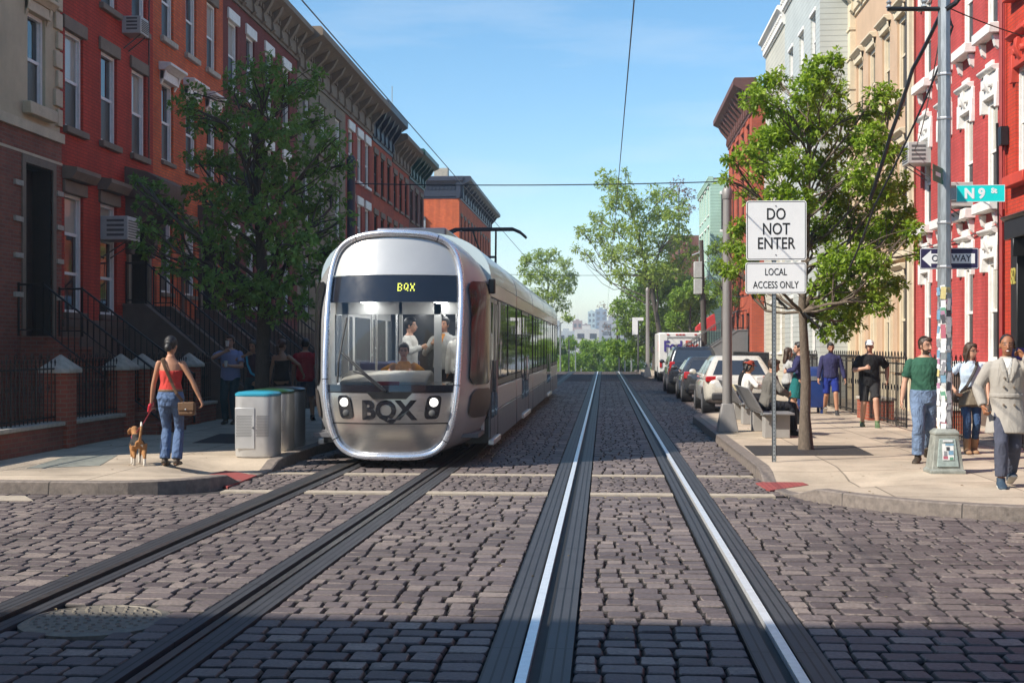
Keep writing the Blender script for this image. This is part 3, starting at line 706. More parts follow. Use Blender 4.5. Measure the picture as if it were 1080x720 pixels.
# orange brick house with white hoods
def or_extra(r, T, L):
    b = MB(T); b.box(0, L, -.02, .06, .1, 2.3); b.box(0, L, -.02, .1, 2.3, 2.42); b.obj('base_course', BR['base'], r)
    d = MB(T); d.tube([(1.95, .06, 2.4), (1.95, .06, 5.6)], .04, 6); d.obj('drain_pipe', M['brownstone'], r)
    h = MB(T); h.prism([(-.1, 5.0), (.4, 5.0), (.45, 5.3), (-.1, 5.4)], 0, 3.3, 4.95); h.obj('door_hood', M['brownstone'], r)
ph = dict(frame=M['bluewhite'], lintel=('flat', .2, .05, .08), sill=(.1, .07, .05), lmat=M['taupe'], smat=M['taupe'])
left_house('row_house', 'bright orange brick row house with white window hoods', 29.2, 34.7, 12.5, BR['orange'],
    rows([.58, 2.35, 4.05], [(6.15, 8.05)], hood, .84) + rows([.58, 2.35, 4.05], [(9.1, 10.9)], {**fl, 'smat': M['stone']}, .84) + rows([.55, 2.3], [(3.0, 4.85)], ph, .8), (3.55, 4.7, 2.42, 4.9), (11.6, 12.6, .5, M['cream'], None, 5), or_extra)
lw = dict(frame=M['bluewhite'], lintel=('flat', .3, .06, .1), sill=(.12, .1, .1), lmat=M['white'], smat=M['white'])
def base_extra(mat):
    def f(r, T, L):
        b = MB(T); b.box(0, L, -.02, .06, .1, 2.2); b.obj('base_course', mat, r)
    return f
left_house('row_house', 'maroon row house with white lintels behind the shaded tree', 34.7, 43.3, 12.5, BR['maroon'],
    rows([.5, 2.3, 4.4, 6.6], [(6.0, 7.9), (9.0, 10.9), (2.9, 4.9)], lw, .9), None, (11.5, 12.65, .6, M['taupe'], None, 8), base_extra(M['brownstone']))
left_house('row_house', 'grey brown stuccoed row house with a heavy bracketed cornice', 43.3, 51.5, 12.3, BR['greyst'],
    rows([.8, 3.4, 6.2], [(6.0, 7.9), (8.9, 10.7), (2.9, 4.9)], {**fl, 'lmat': M['taupe']}, 1.0), None, (11.2, 12.7, .9, M['taupe'], None, 6), base_extra(M['brownstone']))
left_house('row_house', 'red brick row house with tall white lintels past the tree', 51.5, 57.4, 12.3, BR['redtrim'],
    rows([.6, 2.5, 4.3], [(5.9, 7.8), (8.8, 10.7), (2.8, 4.8)], {**lw, 'lintel': ('flat', .35, .08, .14)}, 1.0), None, (11.2, 12.7, .9, M['taupe'], None, 4), base_extra(M['brownstone']))
NAVY = pm('navy_cornice', (.018, .024, .045), .5, var=.3); GRN = pm('green_cornice', (.012, .06, .05), .5, var=.3)
left_house('row_house', 'rust red row house under a near black cornice', 57.4, 63, 12.4, BR['rust'],
    rows([.6, 2.4, 4.2], [(5.9, 7.8), (8.8, 10.6), (2.8, 4.8)], {**fl, 'frame': M['dark']}, .9), None, (11.1, 12.9, .8, NAVY, None, 5), base_extra(M['brownstone']))
left_house('row_house', 'rust red row house under a grey bracketed cornice', 63, 68.5, 12.0, BR['rust'],
    rows([.5, 2.3, 4.1], [(5.9, 7.8), (8.7, 10.4), (2.8, 4.8)], {**fl, 'frame': M['dark']}, .9), None, (10.9, 12.3, .8, M['taupe'], None, 5), base_extra(M['brownstone']))
def ant(r, T, L):
    a = MB(T); a.tube([(3.5, -1.5, 12), (3.5, -1.5, 16.5)], .03, 5); a.obj('aerial', M['steel'], r)
left_house('row_house', 'brown end row house under a dark green cornice', 68.5, 74.2, 12.0, BR['dusk'],
    rows([.5, 2.4, 4.3], [(5.9, 7.8), (8.6, 10.3), (2.8, 4.8)], {**fl, 'frame': M['dark']}, .9), None, (10.8, 12.4, .9, GRN, None, 5), ant)
# corner building over the side street: lit end wall facing us, navy cornice
def corner_far():
    Y0, L = 92.6, 26; r = thing('corner_building', 'orange brick corner building with a navy blue cornice and carved grey window hood', 'building', (XL_, Y0, 0))
    T = facade_T('L'); fw = {**fl, 'frame': M['dark']}
    wins = rows([1.0 + 2.45 * i for i in range(10)], [(6.0, 8.2), (9.3, 11.3), (2.2, 4.6)], fw, .95)
    body(r, T, 0, L, 12.6, [w[:4] for w in wins], BR['orange'], 14)
    for w in wins: window(r, T, *w[:4], **w[4])
    cornice(r, T, -.3, L, 12.5, 14.1, .9, NAVY, None, 14)
    TE = lambda p: Vector((-p.x, -p.y, p.z))       # end wall: u to the left, outwards towards the camera
    e = MB(TE); hs = [(2.6, 3.75, 7.9, 10.6), (8, 9.15, 7.9, 10.6), (2.6, 3.75, 2.8, 5.4)]
    ew = MB(lambda p: TE(Vector((p.x, p.y + .03, p.z)))); wall_mesh(ew, 0, 14, 0, 12.6, hs, .04); ew.obj('end_wall', BR['orange'], r)
    gm = pm('grey_carved_stone', (.25, .27, .29), .7, var=.25)
    for h in hs: window(r, lambda p: TE(Vector((p.x, p.y + .15, p.z))), *h, M['dark'], ('carved', .5, .2, .16), (.25, .2, .2), gm, gm)
    cornice(r, TE, -.3, 14, 12.5, 14.1, .4, NAVY, None, 0)
    ch = MB(TE); ch.box(1.0, 2.0, -2, -1.2, 14.2, 14.9); ch.obj('chimney', M['stone'], r)
corner_far()
o = ac_unit('small white air conditioner low in the end window of the orange corner building', 'L', 0, 0, 0); o.location = (XL_ - 3.17, 92.5, 8.0); o.rotation_euler = (0, 0, R(-90)); o.scale = (1.2, 1.2, 1.6)
ac_unit('grey louvred air conditioner over the narrow parlour window of the dark red house', 'L', XL_, 24.07 + 2.45, 3.95, .72, .5, .55)
ac_unit('white air conditioner high under the third floor window of the dark red house', 'L', XL_, 24.07 + 3.45, 8.55, .5, .38, .42)

# ---- right row
def right_house(name, label, X, Y0, Y1, H, wall, wins, door_=None, corn=None, extra=None, depth=9, doormat=None):
    T = facade_T('R'); r = thing(name, label, 'building', (X, Y0, 0), 0, 'row houses on the right side'); L = Y1 - Y0
    holes = [w[:4] for w in wins] + ([door_[:4]] if door_ else [])
    body(r, T, 0, L, H, holes, wall, depth)
    for w in wins: window(r, T, *w[:4], **w[4])
    if door_: door(r, T, *door_[:4], doormat or M['dark'], .35, None)
    if corn: cornice(r, T, -.02, L + .02, *corn)
    if extra: extra(r, T, L)
    return r
VERM = pm('vermilion_stone', (.5, .05, .026), .7, var=.2, scale=4)
def r0_extra(r, T, L):
    b = MB(T); b.box(L - 4.4, L - 1.38, -.05, .42, 3.62, 3.95); b.box(L - 4.4, L - 4.1, -.05, .3, 0, 3.62); b.box(L - 1.72, L - 1.38, -.05, .3, 0, 3.62)
    b.prism([(-.05, 3.95), (.42, 3.95), (.5, 4.02), (-.05, 4.1)], 0, L - 4.45, L - 1.36)
    for x in (L - 1.9, L - 3.3): b.box(x, x + .12, .2, .42, 3.3, 3.62)
    b.box(L - 2.95, L - 2.85, -.3, -.05, .2, 3.62); b.obj('door_surround', M['black'], r, bevel=.01, seg=1)
    n = text_obj('house_number', '82', .42, pm('gilt', (.6, .5, .12), .4, .3), r, (-.31, L - 1.55, 2.95), (R(90), 0, R(-90)), .6, .01)
    l = MB(T); l.tube([(L - 2.2, -.2, 3.2), (L - 2.2, .1, 3.2)], .02, 6); l.lathe([(.05, 0), (.09, .05), (.09, .22), (.03, .3)], 8, (L - 2.2, .1, 2.88)); l.obj('lantern', M['black'], r)
    p = MB(T); p.tube([(L - .05, .06, .2), (L - .05, .06, 12)], .045, 6); p.tube([(L - .22, .06, 4.3), (L - .22, .06, 9)], .02, 5); p.obj('drain_pipe', M['redpipe'], r)
    j = MB(T); j.box(L + -.35, L - .15, .02, .16, 5.5, 5.85); j.obj('junction_box', M['black'], r)
M['redpipe'] = pm('red_pipe', (.3, .035, .03), .5)
vh = dict(frame=M['white'], lintel=('carved', .5, .18, .13), sill=(.2, .2, .16), lmat=VERM, smat=VERM)
right_house('row_house', 'vermilion painted row house at the right edge with a black doorway', XR_, 16.0, 25.0, 12.5, BR['rorange'],
    rows([.8, 2.6, 4.5, 7.45], [(4.85, 6.85), (8.3, 10.2)], vh, .85) + rows([.8, 2.6], [(1.4, 3.5)], vh, .9), (4.9, 7.3, .2, 3.62), (11.6, 12.8, .6, M['white'], None, 8), r0_extra, 9, M['black'])
wh = dict(frame=M['white'], lintel=('carved', .46, .16, .13), sill=(.2, .22, .18), lmat=M['white'], smat=M['white'], fw=.12)
def r1_extra(r, T, L):
    b = MB(T); b.box(0, L, -.02, .08, .1, 1.15); b.obj('base_course', M['brownstone'], r)
    for u in [.38, 2.05, 3.75, 5.45]:
        for z in (4.52, 7.92):
            for x in (u - .1, u + .75): s = MB(T); s.prism([(0, z - .46), (.07, z - .4), (.12, z - .2), (0, z - .2)], 0, x, x + .12); s.obj('sill_bracket', M['white'], r)
    p = MB(T); p.tube([(L - .1, .06, .2), (L - .1, .06, 12)], .04, 6); p.obj('drain_pipe', M['cream'], r)
    c = MB(T); c.tube([(-.1, .05, 4.05), (3, .06, 3.98), (6.9, .05, 4.1)], .015, 5); c.tube([(.15, .05, .5), (.12, .05, 4.0), (.2, .06, 6.0)], .03, 5); c.obj('cable', M['black'], r)
right_house('row_house', 'crimson painted row house with carved white window hoods', XR_, 25.0, 32.0, 12.5, BR['rred'],
    rows([.38, 2.05, 3.75, 5.45], [(4.55, 6.6), (7.95, 10.0), (1.4, 3.45)], wh, .82), None, (11.6, 12.8, .6, M['white'], None, 6), r1_extra)
TAN = pm('tan_stucco', (.50, .345, .225), .85, var=.12, scale=1.2, bump=.2); CRM = pm('pale_cream_trim', (.62, .53, .38), .7, var=.12, scale=3)
th = dict(frame=CRM, lintel=('hood', .35, .2, .16), sill=(.25, .16, .16), lmat=CRM, smat=CRM, fw=.14)
def r2_extra(r, T, L):
    p = MB(T); p.box(L - .4, L + .02, -.05, .16, 0, 12.4); p.box(0.0, .22, -.05, .14, 0, 12.4)
    for z in np.arange(.5, 12, .9): p.box(L - .43, L + .02, -.05, .2, z, z + .08)
    p.obj('pilaster', CRM, r)
    b = MB(T); b.box(.22, L - .4, -.05, .12, 3.95, 4.15); b.box(.22, L - .4, -.05, .08, .1, 1.0)
    for u in (1.0, 2.9, 4.9, 6.6): b.box(u - .5, u - .35, -.05, .07, 1.0, 3.95)
    b.obj('belt_course', CRM, r)
    d = MB(T); d.tube([(.5, .07, .2), (.5, .07, 12)], .045, 6); d.obj('drain_pipe', M['dark'], r)
right_house('row_house', 'tan stuccoed row house with pale cream pilasters', XR_, 32.0, 39.8, 12.6, TAN,
    rows([.95, 2.75, 4.6, 6.3], [(4.9, 6.9), (8.2, 10.2), (1.3, 3.5)], th, .95), None, (11.7, 12.9, .7, CRM, None, 7), r2_extra)
GSID = siding('grey_green_siding', (.44, .46, .43), .17); PSID = siding('pale_shingle', (.50, .47, .38), .2); MINT = siding('mint_siding', (.36, .52, .42), .2)
sw = dict(frame=M['white'], lintel=('flat', .12, .05, .06), sill=(.08, .06, .05), lmat=M['white'], smat=M['white'])
right_house('clapboard_house', 'tall grey green clapboard house standing forward of the tan house', 6.6, 39.8, 47.4, 14.4, GSID,
    rows([.8, 3.2, 5.6], [(4.6, 6.4), (7.6, 9.4), (10.6, 12.2), (1.5, 3.4)], sw, .95), None, (13.9, 14.6, .3, M['white'], None, 0), None, 10)
right_house('clapboard_house', 'pale shingled house beyond the grey green clapboard house', 6.6, 47.4, 53, 14.0, PSID,
    rows([.8, 2.9], [(4.6, 6.4), (7.6, 9.4), (10.4, 12.0), (1.5, 3.4)], sw, .95), None, (13.5, 14.2, .3, M['white'], None, 0), None, 10)
right_house('row_house', 'low grey house with a dark shed roof between the shingled and the brick house', 7.4, 53, 60, 9.5, GSID,
    rows([1, 3], [(4.6, 6.4), (1.5, 3.4)], sw, .95), None, None, None, 9)
RUSTC = pm('rusty_cornice', (.12, .042, .03), .7, var=.3)
rb = dict(frame=M['dark'], lintel=('flat', .25, .06, .08), sill=(.12, .1, .08), lmat=BR['rust'], smat=BR['rust'])
right_house('row_house', 'red brick house with a jutting dark rusty cornice behind the right tree', 6.84, 60, 71, 13.4, BR['rust'],
    rows([1, 3.4, 5.8, 8.2], [(4.4, 6.4), (8.0, 10.0), (1.4, 3.3), (10.8, 12.2)], rb, 1.0), None, (12.5, 14.2, .85, RUSTC, None, 10), None, 10)
right_house('clapboard_house', 'mint green clapboard house far down the right side', 6.9, 84, 94, 12.6, MINT,
    rows([1, 3.5, 6, 8], [(4.4, 6.4), (7.6, 9.6), (10.4, 12.2), (1.4, 3.4)], sw, 1.0), None, (12.3, 12.8, .15, MINT, None, 0))
right_house('row_house', 'brown brick house with a flat roof beyond the mint green house', 5.9, 104, 116, 10.6, BR['dusk'],
    rows([1, 4, 7, 9.5], [(4.0, 5.6), (7.2, 8.9)], rb, 1.0), None, (9.8, 10.8, .5, M['taupe'], None, 6), None, 9)
# end window of the mint house, on the wall facing us
mint = [o for o in COL.objects if o.get('label', '').startswith('mint green clapboard')][0]
window(mint, lambda p: Vector((p.x, -(p.y + .25), p.z)), .7, 1.9, 9.3, 11.6, M['dark'], ('flat', .2, .05, .1), (.15, .1, .1), M['white'], M['white'])
ac_unit('white air conditioner in a second floor window of the crimson house', 'R', XR_, 25.0 + 2.45, 4.62, .62, .5, .5)
ac_unit('grey air conditioner under a third floor window of the crimson house', 'R', XR_, 25.0 + 5.85, 6.0, .62, .5, .5)
# building across the cross street, behind the viewer: its roof edge throws the shadow over the near setts
def behind():
    r = thing('corner_building', 'tall red brick corner building across the street behind the viewer', 'building', (-8, 0.0, 0))
    T = lambda p: Vector((-p.x, p.y, p.z)); L = 30; wins = rows([1.2 + 2.4 * i for i in range(12)], [(2.2, 4.2), (5.6, 7.6), (8.9, 10.9)], fl, 1.0)
    body(r, T, 0, L, 12.7, [w[:4] for w in wins], BR['redtrim'], 16)
    for w in wins[::1]: window(r, T, *w[:4], **w[4])
    cornice(r, T, 0, L, 12.2, 13.2, .4, M['taupe'], None, 14)
behind()
def behind_right():  # unseen block added to cut sky light and deepen the near shade
    r = thing('corner_building', 'unseen brown brick building added at right behind the viewer, cutting sky light', 'building', (8.5, -.5, 0)); L = 26
    wins = rows([1.2 + 2.4 * i for i in range(10)], [(1.6, 3.8), (5.2, 7.2), (8.6, 10.6)], fl, 1.0); T = lambda p: Vector((p.x, p.y, p.z))
    body(r, T, 0, L, 13.0, [w[:4] for w in wins], BR['brown'], 20)
    for w in wins: window(r, T, *w[:4], **w[4])
    cornice(r, T, 0, L, 12.4, 13.4, .4, M['taupe'], None, 12)
behind_right()

# ---------------------------------------------------------------- stoops, piers, fences
def railing(root, pts, h=.92, n=8, name='railing', r=.014):
    """iron rail over a polyline of foot points; balusters between"""
    mb = MB(); pts = [Vector(p) for p in pts]
    for a, b in zip(pts, pts[1:]):
        up = Vector((0, 0, h)); mb.bar(a + up, b + up, r * 1.5); mb.bar(a + up * .12, b + up * .12, r)
        m = max(1, int((b - a).length / .14))
        for i in range(m + 1):
            p = a.lerp(b, i / m); big = i in (0, m); mb.bar(p + up * (.0 if big else .12), p + up * (1.04 if big else 1), r * (1.6 if big else .7), 5)
    return mb.obj(name, M['iron'], root)
def stoop(label, side, X, Y, w, zf, run, smat, cheek=None, rail=True, rise=.2, landing=.5):
    T = facade_T(side); r = thing('stoop', label, 'stoop', (X, Y, GZ), 0, 'stoops on the street'); n = max(3, round((zf - GZ) / rise)); rise = (zf - GZ) / n; tr = (run - landing) / (n - 1)
    st = MB(T)
    for i in range(n):
        o0 = landing + tr * (n - 1 - i); z = rise * (i + 1)
        st.box(-w/2, w/2, 0.01, o0 - .02, z - rise, z - .05); st.box(-w/2 - .002, w/2 + .002, 0.012, o0 + .02, z - .05, z)
    st.obj('steps', smat, r)
    for s in (-1, 1):
        u = s * (w / 2 + .11)
        if cheek:
            c = MB(T); c.prism([(0.01, 0), (run + .15, 0), (run + .15, .35), (landing, zf - GZ + .18), (0.01, zf - GZ + .18)], 0, u - .1, u + .1)
            c.prism([(run + .17, .33), (run + .17, .4), (landing, zf - GZ + .25), (0.015, zf - GZ + .25), (0.015, zf - GZ + .18), (landing, zf - GZ + .18)], 0, u - .125, u + .125)
            c.obj('cheek_wall', cheek, r)
        if rail:
            o = .22 if cheek else 0
            P = [T(Vector((u, .05, zf - GZ + o))), T(Vector((u, landing, zf - GZ + o))), T(Vector((u, run + .1, .12 + o)))]
            railing(r, P)
    return r
stoop('brick stoop with open iron railings below the cream house door', 'L', XL_, 23.08, 1.5, 1.9, 2.6, BR['base'], None, True)
stoop('wide brownstone stoop with solid cheek walls below the hooded door', 'L', XL_, 28.25, 1.5, 2.4, 2.9, M['brownstone'], M['brownstone'], True)
stoop('reddish stoop with curving iron railing below the orange house door', 'L', XL_, 33.3, 1.5, 2.42, 2.9, BR['base'], M['brownstone'], True)
stoop('brown stoop before the maroon house behind the tree trunk', 'L', XL_, 38.2, 1.5, 2.2, 2.8, BR['base'], M['brownstone'], True)
stoop('grey steel stoop with a sloping side panel beside the parked cars', 'R', 6.84, 62.5, 1.6, 2.3, 3.4, M['greypole'], pm('grey_stringer', (.16, .165, .165), .6, var=.15), True)
FX = -8.45
def pier(label, X, Y, w=.36, h=1.16):
    r = thing('brick_pier', label, 'pier', (X, Y, GZ), 0, 'brick gate piers on the left')
    b = MB(); b.box(-w/2, w/2, -w/2, w/2, -.02, h); b.obj('shaft', BR['pier'], r)
    c = MB(); k = w / 2 + .07
    c.add([(-k,-k,h), (k,-k,h), (k,k,h), (-k,k,h), (-k,-k,h+.07), (k,-k,h+.07), (k,k,h+.07), (-k,k,h+.07), (0,0,h+.3)], [(0,3,2,1), (0,1,5,4), (1,2,6,5), (2,3,7,6), (3,0,4,7), (4,5,8), (5,6,8), (6,7,8), (7,4,8)])
    c.obj('cap', M['stone'], r, bevel=.01, seg=1)
    return r
for lab, Y in (('brick pier with a pale pyramid cap, the sunlit nearest one', 19.4), ('brick pier with a pyramid cap at the left of the garden gate', 21.9), ('brick pier with a pyramid cap at the right of the garden gate', 22.95), ('brick pier with a pyramid cap just behind the woman in red', 25.6)):
    pier(lab, FX, Y)
def low_wall_fence(label, Y0, Y1, X=FX, wall=True, h=.92, gate=False, grp='iron fences on the left', scroll=True):
    r = thing('iron_fence', label, 'fence', (X, Y0, GZ), 0, grp); L = Y1 - Y0; zb = .42 if wall else .06
    if wall:
        b = MB(); b.box(-.13, .13, 0, L, -.02, .36); b.obj('low_wall', BR['base'], r)
        c = MB(); c.box(-.17, .17, 0, L, .36, .42); c.obj('coping', M['stone'], r, bevel=.008, seg=1)
    f = MB(); f.box(-.012, .012, 0, L, zb + .06, zb + .085); f.box(-.012, .012, 0, L, zb + h - .12, zb + h - .095)
    n = int(L / .13)
    for i in range(n + 1):
        y = L * i / n; f.bar((0, y, zb), (0, y, zb + h - .04 + (.06 if i % 2 else 0)), .009 if i % 6 else .017)
        f.tube([(0, y, zb + h - .05), (0, y, zb + h + .0), (0, y, zb + h + .05)], [.006, .016, .002], 5)
    if scroll:
        s = f
        for i in range(int(L / .27)):
            yc = .14 + i * .27
            for zc, rr in ((zb + h * .55, .06), (zb + h + .06, .055)):
                s.tube([(0, yc + rr * math.cos(t) * (1 - t / 12), zc + rr * math.sin(t) * (1 - t / 12) * 1.3) for t in np.linspace(0, 7.5, 14)], .007, 4)
    f.obj('bars', M['iron'], r)
    return r
low_wall_fence('black iron fence on a low brick wall at the left edge of the picture', 15.3, 19.2)
low_wall_fence('black iron fence on a low brick wall between the two nearest piers', 19.6, 21.7)
low_wall_fence('black iron fence on a low wall behind the woman in red', 23.15, 25.4)
low_wall_fence('black iron fence in front of the wide brownstone stoop', 25.8, 27.0)
low_wall_fence('black iron fence in shade beyond the wide brownstone stoop', 29.6, 32.0)
low_wall_fence('black iron fence in shade left of the tree trunk', 34.6, 37.0)
low_wall_fence('black iron fence in shade behind the strolling couple', 39.4, 43.5)
def gate(label, X, Y0, Y1, rz=0):
    r = thing('iron_gate', label, 'gate', (X, Y0, GZ), rz); L = Y1 - Y0; f = MB()
    for z in (.08, .55, 1.05): f.box(-.012, .012, 0, L, z, z + .03)
    for i in range(int(L / .12) + 1): f.bar((0, i * .12, .05), (0, i * .12, 1.15), .009)
    f.obj('bars', M['iron'], r); h = MB(); h.ball((.04, L - .1, .62), .03); h.obj('handle', M['iron'], r)
gate('black iron garden gate between two brick piers', FX, 22.12, 22.75)
RG = 'iron fences on the right'
low_wall_fence('tall dark ornate fence behind the jogger in black', 24.3, 27.6, 5.62, False, 1.3, grp=RG)
low_wall_fence('ornate fence behind the man in the green T-shirt', 20.2, 23.9, 5.75, False, 1.25, grp=RG)
low_wall_fence('ornate fence beside the man in blue shorts', 29.2, 33.5, 5.72, False, 1.3, grp=RG)
low_wall_fence('ornate fence behind the bench sitters', 34.2, 39.5, 5.6, False, 1.3, grp=RG)
low_wall_fence('dark fence before the grey green clapboard house', 41, 52, 5.2, False, 1.3, grp=RG, scroll=False)
low_wall_fence('black fence behind the woman with the shoulder bag', 16.2, 19.8, 6.1, False, 1.15, grp=RG)
def planter(label, X, Y, w, l):
    r = thing('brick_planter', label, 'planter', (X, Y, GZ)); b = MB(); b.box(-w/2, w/2, -l/2, l/2, -.02, .42); b.obj('box', BR['pier'], r)
    c = MB(); c.box(-w/2 - .03, w/2 + .03, -l/2 - .03, l/2 + .03, .42, .48); c.obj('coping', M['stone'], r, bevel=.01, seg=1)
planter('low red brick planter by the fence right of the man in shorts', 5.9, 28.4, .55, 1.2)
planter('low red brick planter beside the jogger in black', 6.2, 23.9, .6, .7)
# ---------------------------------------------------------------- tram
TX, TY = -3.0, 17.6
def tram():
    r = thing('tram', 'silver street tram with a chrome rimmed windscreen coming up the left track', 'tram', (TX, TY, 0))
    silver = pm('silver_paint', (.40, .40, .405), .4, .35, var=.06, scale=2, coat=.4)
    brushed = pm('brushed_steel', (.62, .61, .59), .3, .95, var=.08, scale=3, streak=(.4, 8, 40))
    chrome = pm('satin_rim', (.74, .77, .84), .27, .75, var=.03, coat=.3)
    white = pm('tram_white', (.60, .59, .56), .22, .35, var=.05, scale=2, coat=.6)
    roofm = pm('tram_roof', (.56, .68, .72), .4, .0, var=.05, scale=2, coat=.35)
    beige = pm('tram_cantrail', (.50, .485, .465), .35, .5, var=.06, coat=.3)
    skirt = pm('tram_skirt', (.13, .135, .16), .35, .5, var=.1, coat=.3)
    blk = pm('tram_black', (.012, .013, .018), .16, .0, var=.05, coat=.7); taupe = pm('tram_taupe', (.075, .062, .055), .45, .3)
    sglass = glass_pane('tram_side_glass', (.012, .014, .016), .03, 1.0)
    half = [(.19, 0), (.192, .33), (.215, .5), (.265, .62), (.35, .715), (.48, .785), (.66, .84), (.9, .885), (1.25, .915), (1.8, .93), (2.35, .935), (2.72, .915), (2.98, .86), (3.13, .775), (3.225, .64), (3.28, .45), (3.305, .23), (3.31, 0)]
    zs_, hs_ = [a for a, b in half], [b for a, b in half]
    hw = lambda z: float(np.interp(z, zs_, hs_))
    def rake(z):
        lo = .16 * max(0, (.95 - z) / .75) ** 2
        t = max(0, (z - 1.0) / 2.31); return lo + .62 * t ** 1.35
    fy = lambda x, z: rake(z) + .34 * x * x
    # closed outline
    P = [Vector((b, 0, a)) for a, b in half] + [Vector((-b, 0, a)) for a, b in half[-2:0:-1]]
    def catmull(P, k=5):
        n = len(P); out = []
        for i in range(n):
            a, b, c, d = P[i - 1], P[i], P[(i + 1) % n], P[(i + 2) % n]
            for j in range(k):
                t = j / k; out.append(.5 * ((2 * b) + (c - a) * t + (2 * a - 5 * b + 4 * c - d) * t * t + (3 * b - a - 3 * c + d) * t ** 3))
        return out
    O = catmull(P); n = len(O)
    # rim tube
    rim = MB(); rings = []
    cen = Vector((0, 0, 1.75))
    for p in O:
        ti = O.index(p); tg = (O[(ti + 1) % n] - O[ti - 1]).normalized(); nr = Vector((tg.z, 0, -tg.x))
        if nr.dot(p - cen) < 0: nr = -nr
        y = fy(p.x, p.z); c = Vector((p.x, y, p.z)) + nr * .03
        rings.append([c + nr * (.046 * math.cos(a)) + Vector((0, -1, 0)) * (.04 * math.sin(a)) for a in np.linspace(0, 2 * math.pi, 13)[:-1]])
    rings.append(rings[0]); rim.loft(rings, cap=False); ro = rim.obj('windscreen_rim', chrome, r, smooth=180)
    for fr in (.13, .235, .42, .58, .765, .87):
        i = int(fr * n); mid = sum(rings[i], Vector()) / 12; tg = (O[(i + 1) % n] - O[i - 1]).normalized() * .006; jm = MB()
        jm.loft([[mid + (q - mid) * 1.03 + tg * e for q in rings[i]] for e in (-1, 1)]); jm.obj('rim_joint', M['black'], ro)
    # face panels
    def face(name, z0, z1, mat, off=0.0, k=.97, nx=28, nz=10, shape=None, xlim=None):
        mb = MB(); R_ = []
        for i in range(nz + 1):
            z = z0 + (z1 - z0) * i / nz; h = hw(z) * k + .0 if xlim is None else xlim
            R_.append([(x, fy(x, z) + .02 - off, z) for x in np.linspace(-h, h, nx + 1)])
        mb.loft(R_, close=False, cap=False); return mb.obj(name, mat, r, smooth=180)
    face('bumper_panel', .2, .628, brushed, k=1.0)
    face('nose_panel', .64, 1.06, brushed, k=1.0)
    face('upper_panel', 2.73, 3.3, white, k=1.0)
    ws = face('windscreen', 1.08, 2.34, clear_glass('windscreen_glass', (.86, .89, .9), .9), k=1.0)
    hd = face('header_panel', 2.34, 2.72, blk, k=1.0)
    g = MB()
    for z in (.634, 1.07): g.loft([[(x, fy(x, z) + .012, zz) for x in np.linspace(-hw(z), hw(z), 29)] for zz in (z - .008, z + .008)], close=False, cap=False)
    g.obj('panel_seam', M['black'], r)
    # black cowl under the windscreen
    face('cowl', 1.075, 1.17, blk, off=.012, k=.985); c = MB(); c.prism([(-.3, 1.08), (.36, 1.08), (.26, .98), (-.2, .98)], 1, -.012, .06); c.obj('wiper_well', M['black'], r)
    # headlights
    lampm = emit('headlamp_lit', (1, .97, .9), 1.0)
    for s in (-1, 1):
        mb = MB(); pts = []
        for t in np.linspace(0, 2 * math.pi, 25)[:-1]:
            x = .10 * np.sign(math.cos(t)) * abs(math.cos(t)) ** .45; z = .165 * np.sign(math.sin(t)) * abs(math.sin(t)) ** .45
            xx = s * .62 + x + s * z * .16; zz = .86 + z; pts.append((xx, zz))
        A = [(x, fy(x, z) + .0, z) for x, z in pts]; B = [(x, fy(x, z) + .06, z) for x, z in pts]
        mb.add(A + B, [tuple(range(24))] + [(i, (i + 1) % 24, 24 + (i + 1) % 24, 24 + i) for i in range(24)])
        h = mb.obj('headlight', blk, r)
        for zz, rr, mm, nm in ((.93, .062, lampm, 'lamp'), (.78, .045, M['acd'], 'reflector')):
            l = MB(); x = s * .62 + s * (zz - .86) * .16; y = fy(x, zz)
            l.tube([(x, y + .02, zz), (x, y - .014, zz), (x, y - .02, zz)], [rr, rr, rr * .8], 16); l.obj(nm, mm, h, smooth=40)
    # logo and destination display
    lg = text_obj('logo', 'BQX', .36, blk, r, (.0, fy(0, .81) + .016, .81), (R(90), 0, 0), 1.0, .006, .016)
    for v in lg.data.vertices: v.co.z -= fy(v.co.x, .81 + v.co.y) - fy(0, .81)
    FONT = {'B': ['1111', '1001', '1001', '1111', '1001', '1001', '1111'], 'Q': ['1111', '1001', '1001', '1001', '1011', '1001', '1111'], 'X': ['1001', '1001', '0110', '0110', '0110', '1001', '1001']}
    FONT['B'] = ['1110', '1001', '1001', '1110', '1001', '1001', '1110']
    FONT['Q'] = ['0110', '1001', '1001', '1001', '1011', '0110', '0001']
    d = MB(); x0 = .09; px = .0165
    for ci, ch in enumerate('BQX'):
        for j, row in enumerate(FONT[ch]):
            for i, b in enumerate(row):
                if b == '1':
                    x = x0 + ci * .088 + i * px; z = 2.60 - j * px; y = fy(x, z) + .02
                    d.box(x - .0066, x + .0066, y - .008, y - .004, z - .0066, z + .0066)
    d.obj('destination_display', emit('led_yellow', (.75, .8, .12), .8), r)
    # wiper
    w = MB()
    f3 = lambda x, z, o=.03: (x, fy(x, z) - o, z)
    for o in (0, .035): w.tube([f3(-.05 + o, 1.09), f3(-.35 + o, 1.33), f3(-.70 + o, 1.62)], [.016, .012, .01], 6)
    w.tube([f3(-.74, 1.20, .025), f3(-.735, 1.5, .03), f3(-.64, 2.12, .025)], .014, 5); w.tube([f3(-.3, 1.3), f3(-.5, 1.36)], .008, 4)
    w.obj('wiper', M['black'], r)
    # cab skin from the rim back to the full body
    YB, HWB, ZC = 1.55, 1.3, 1.8
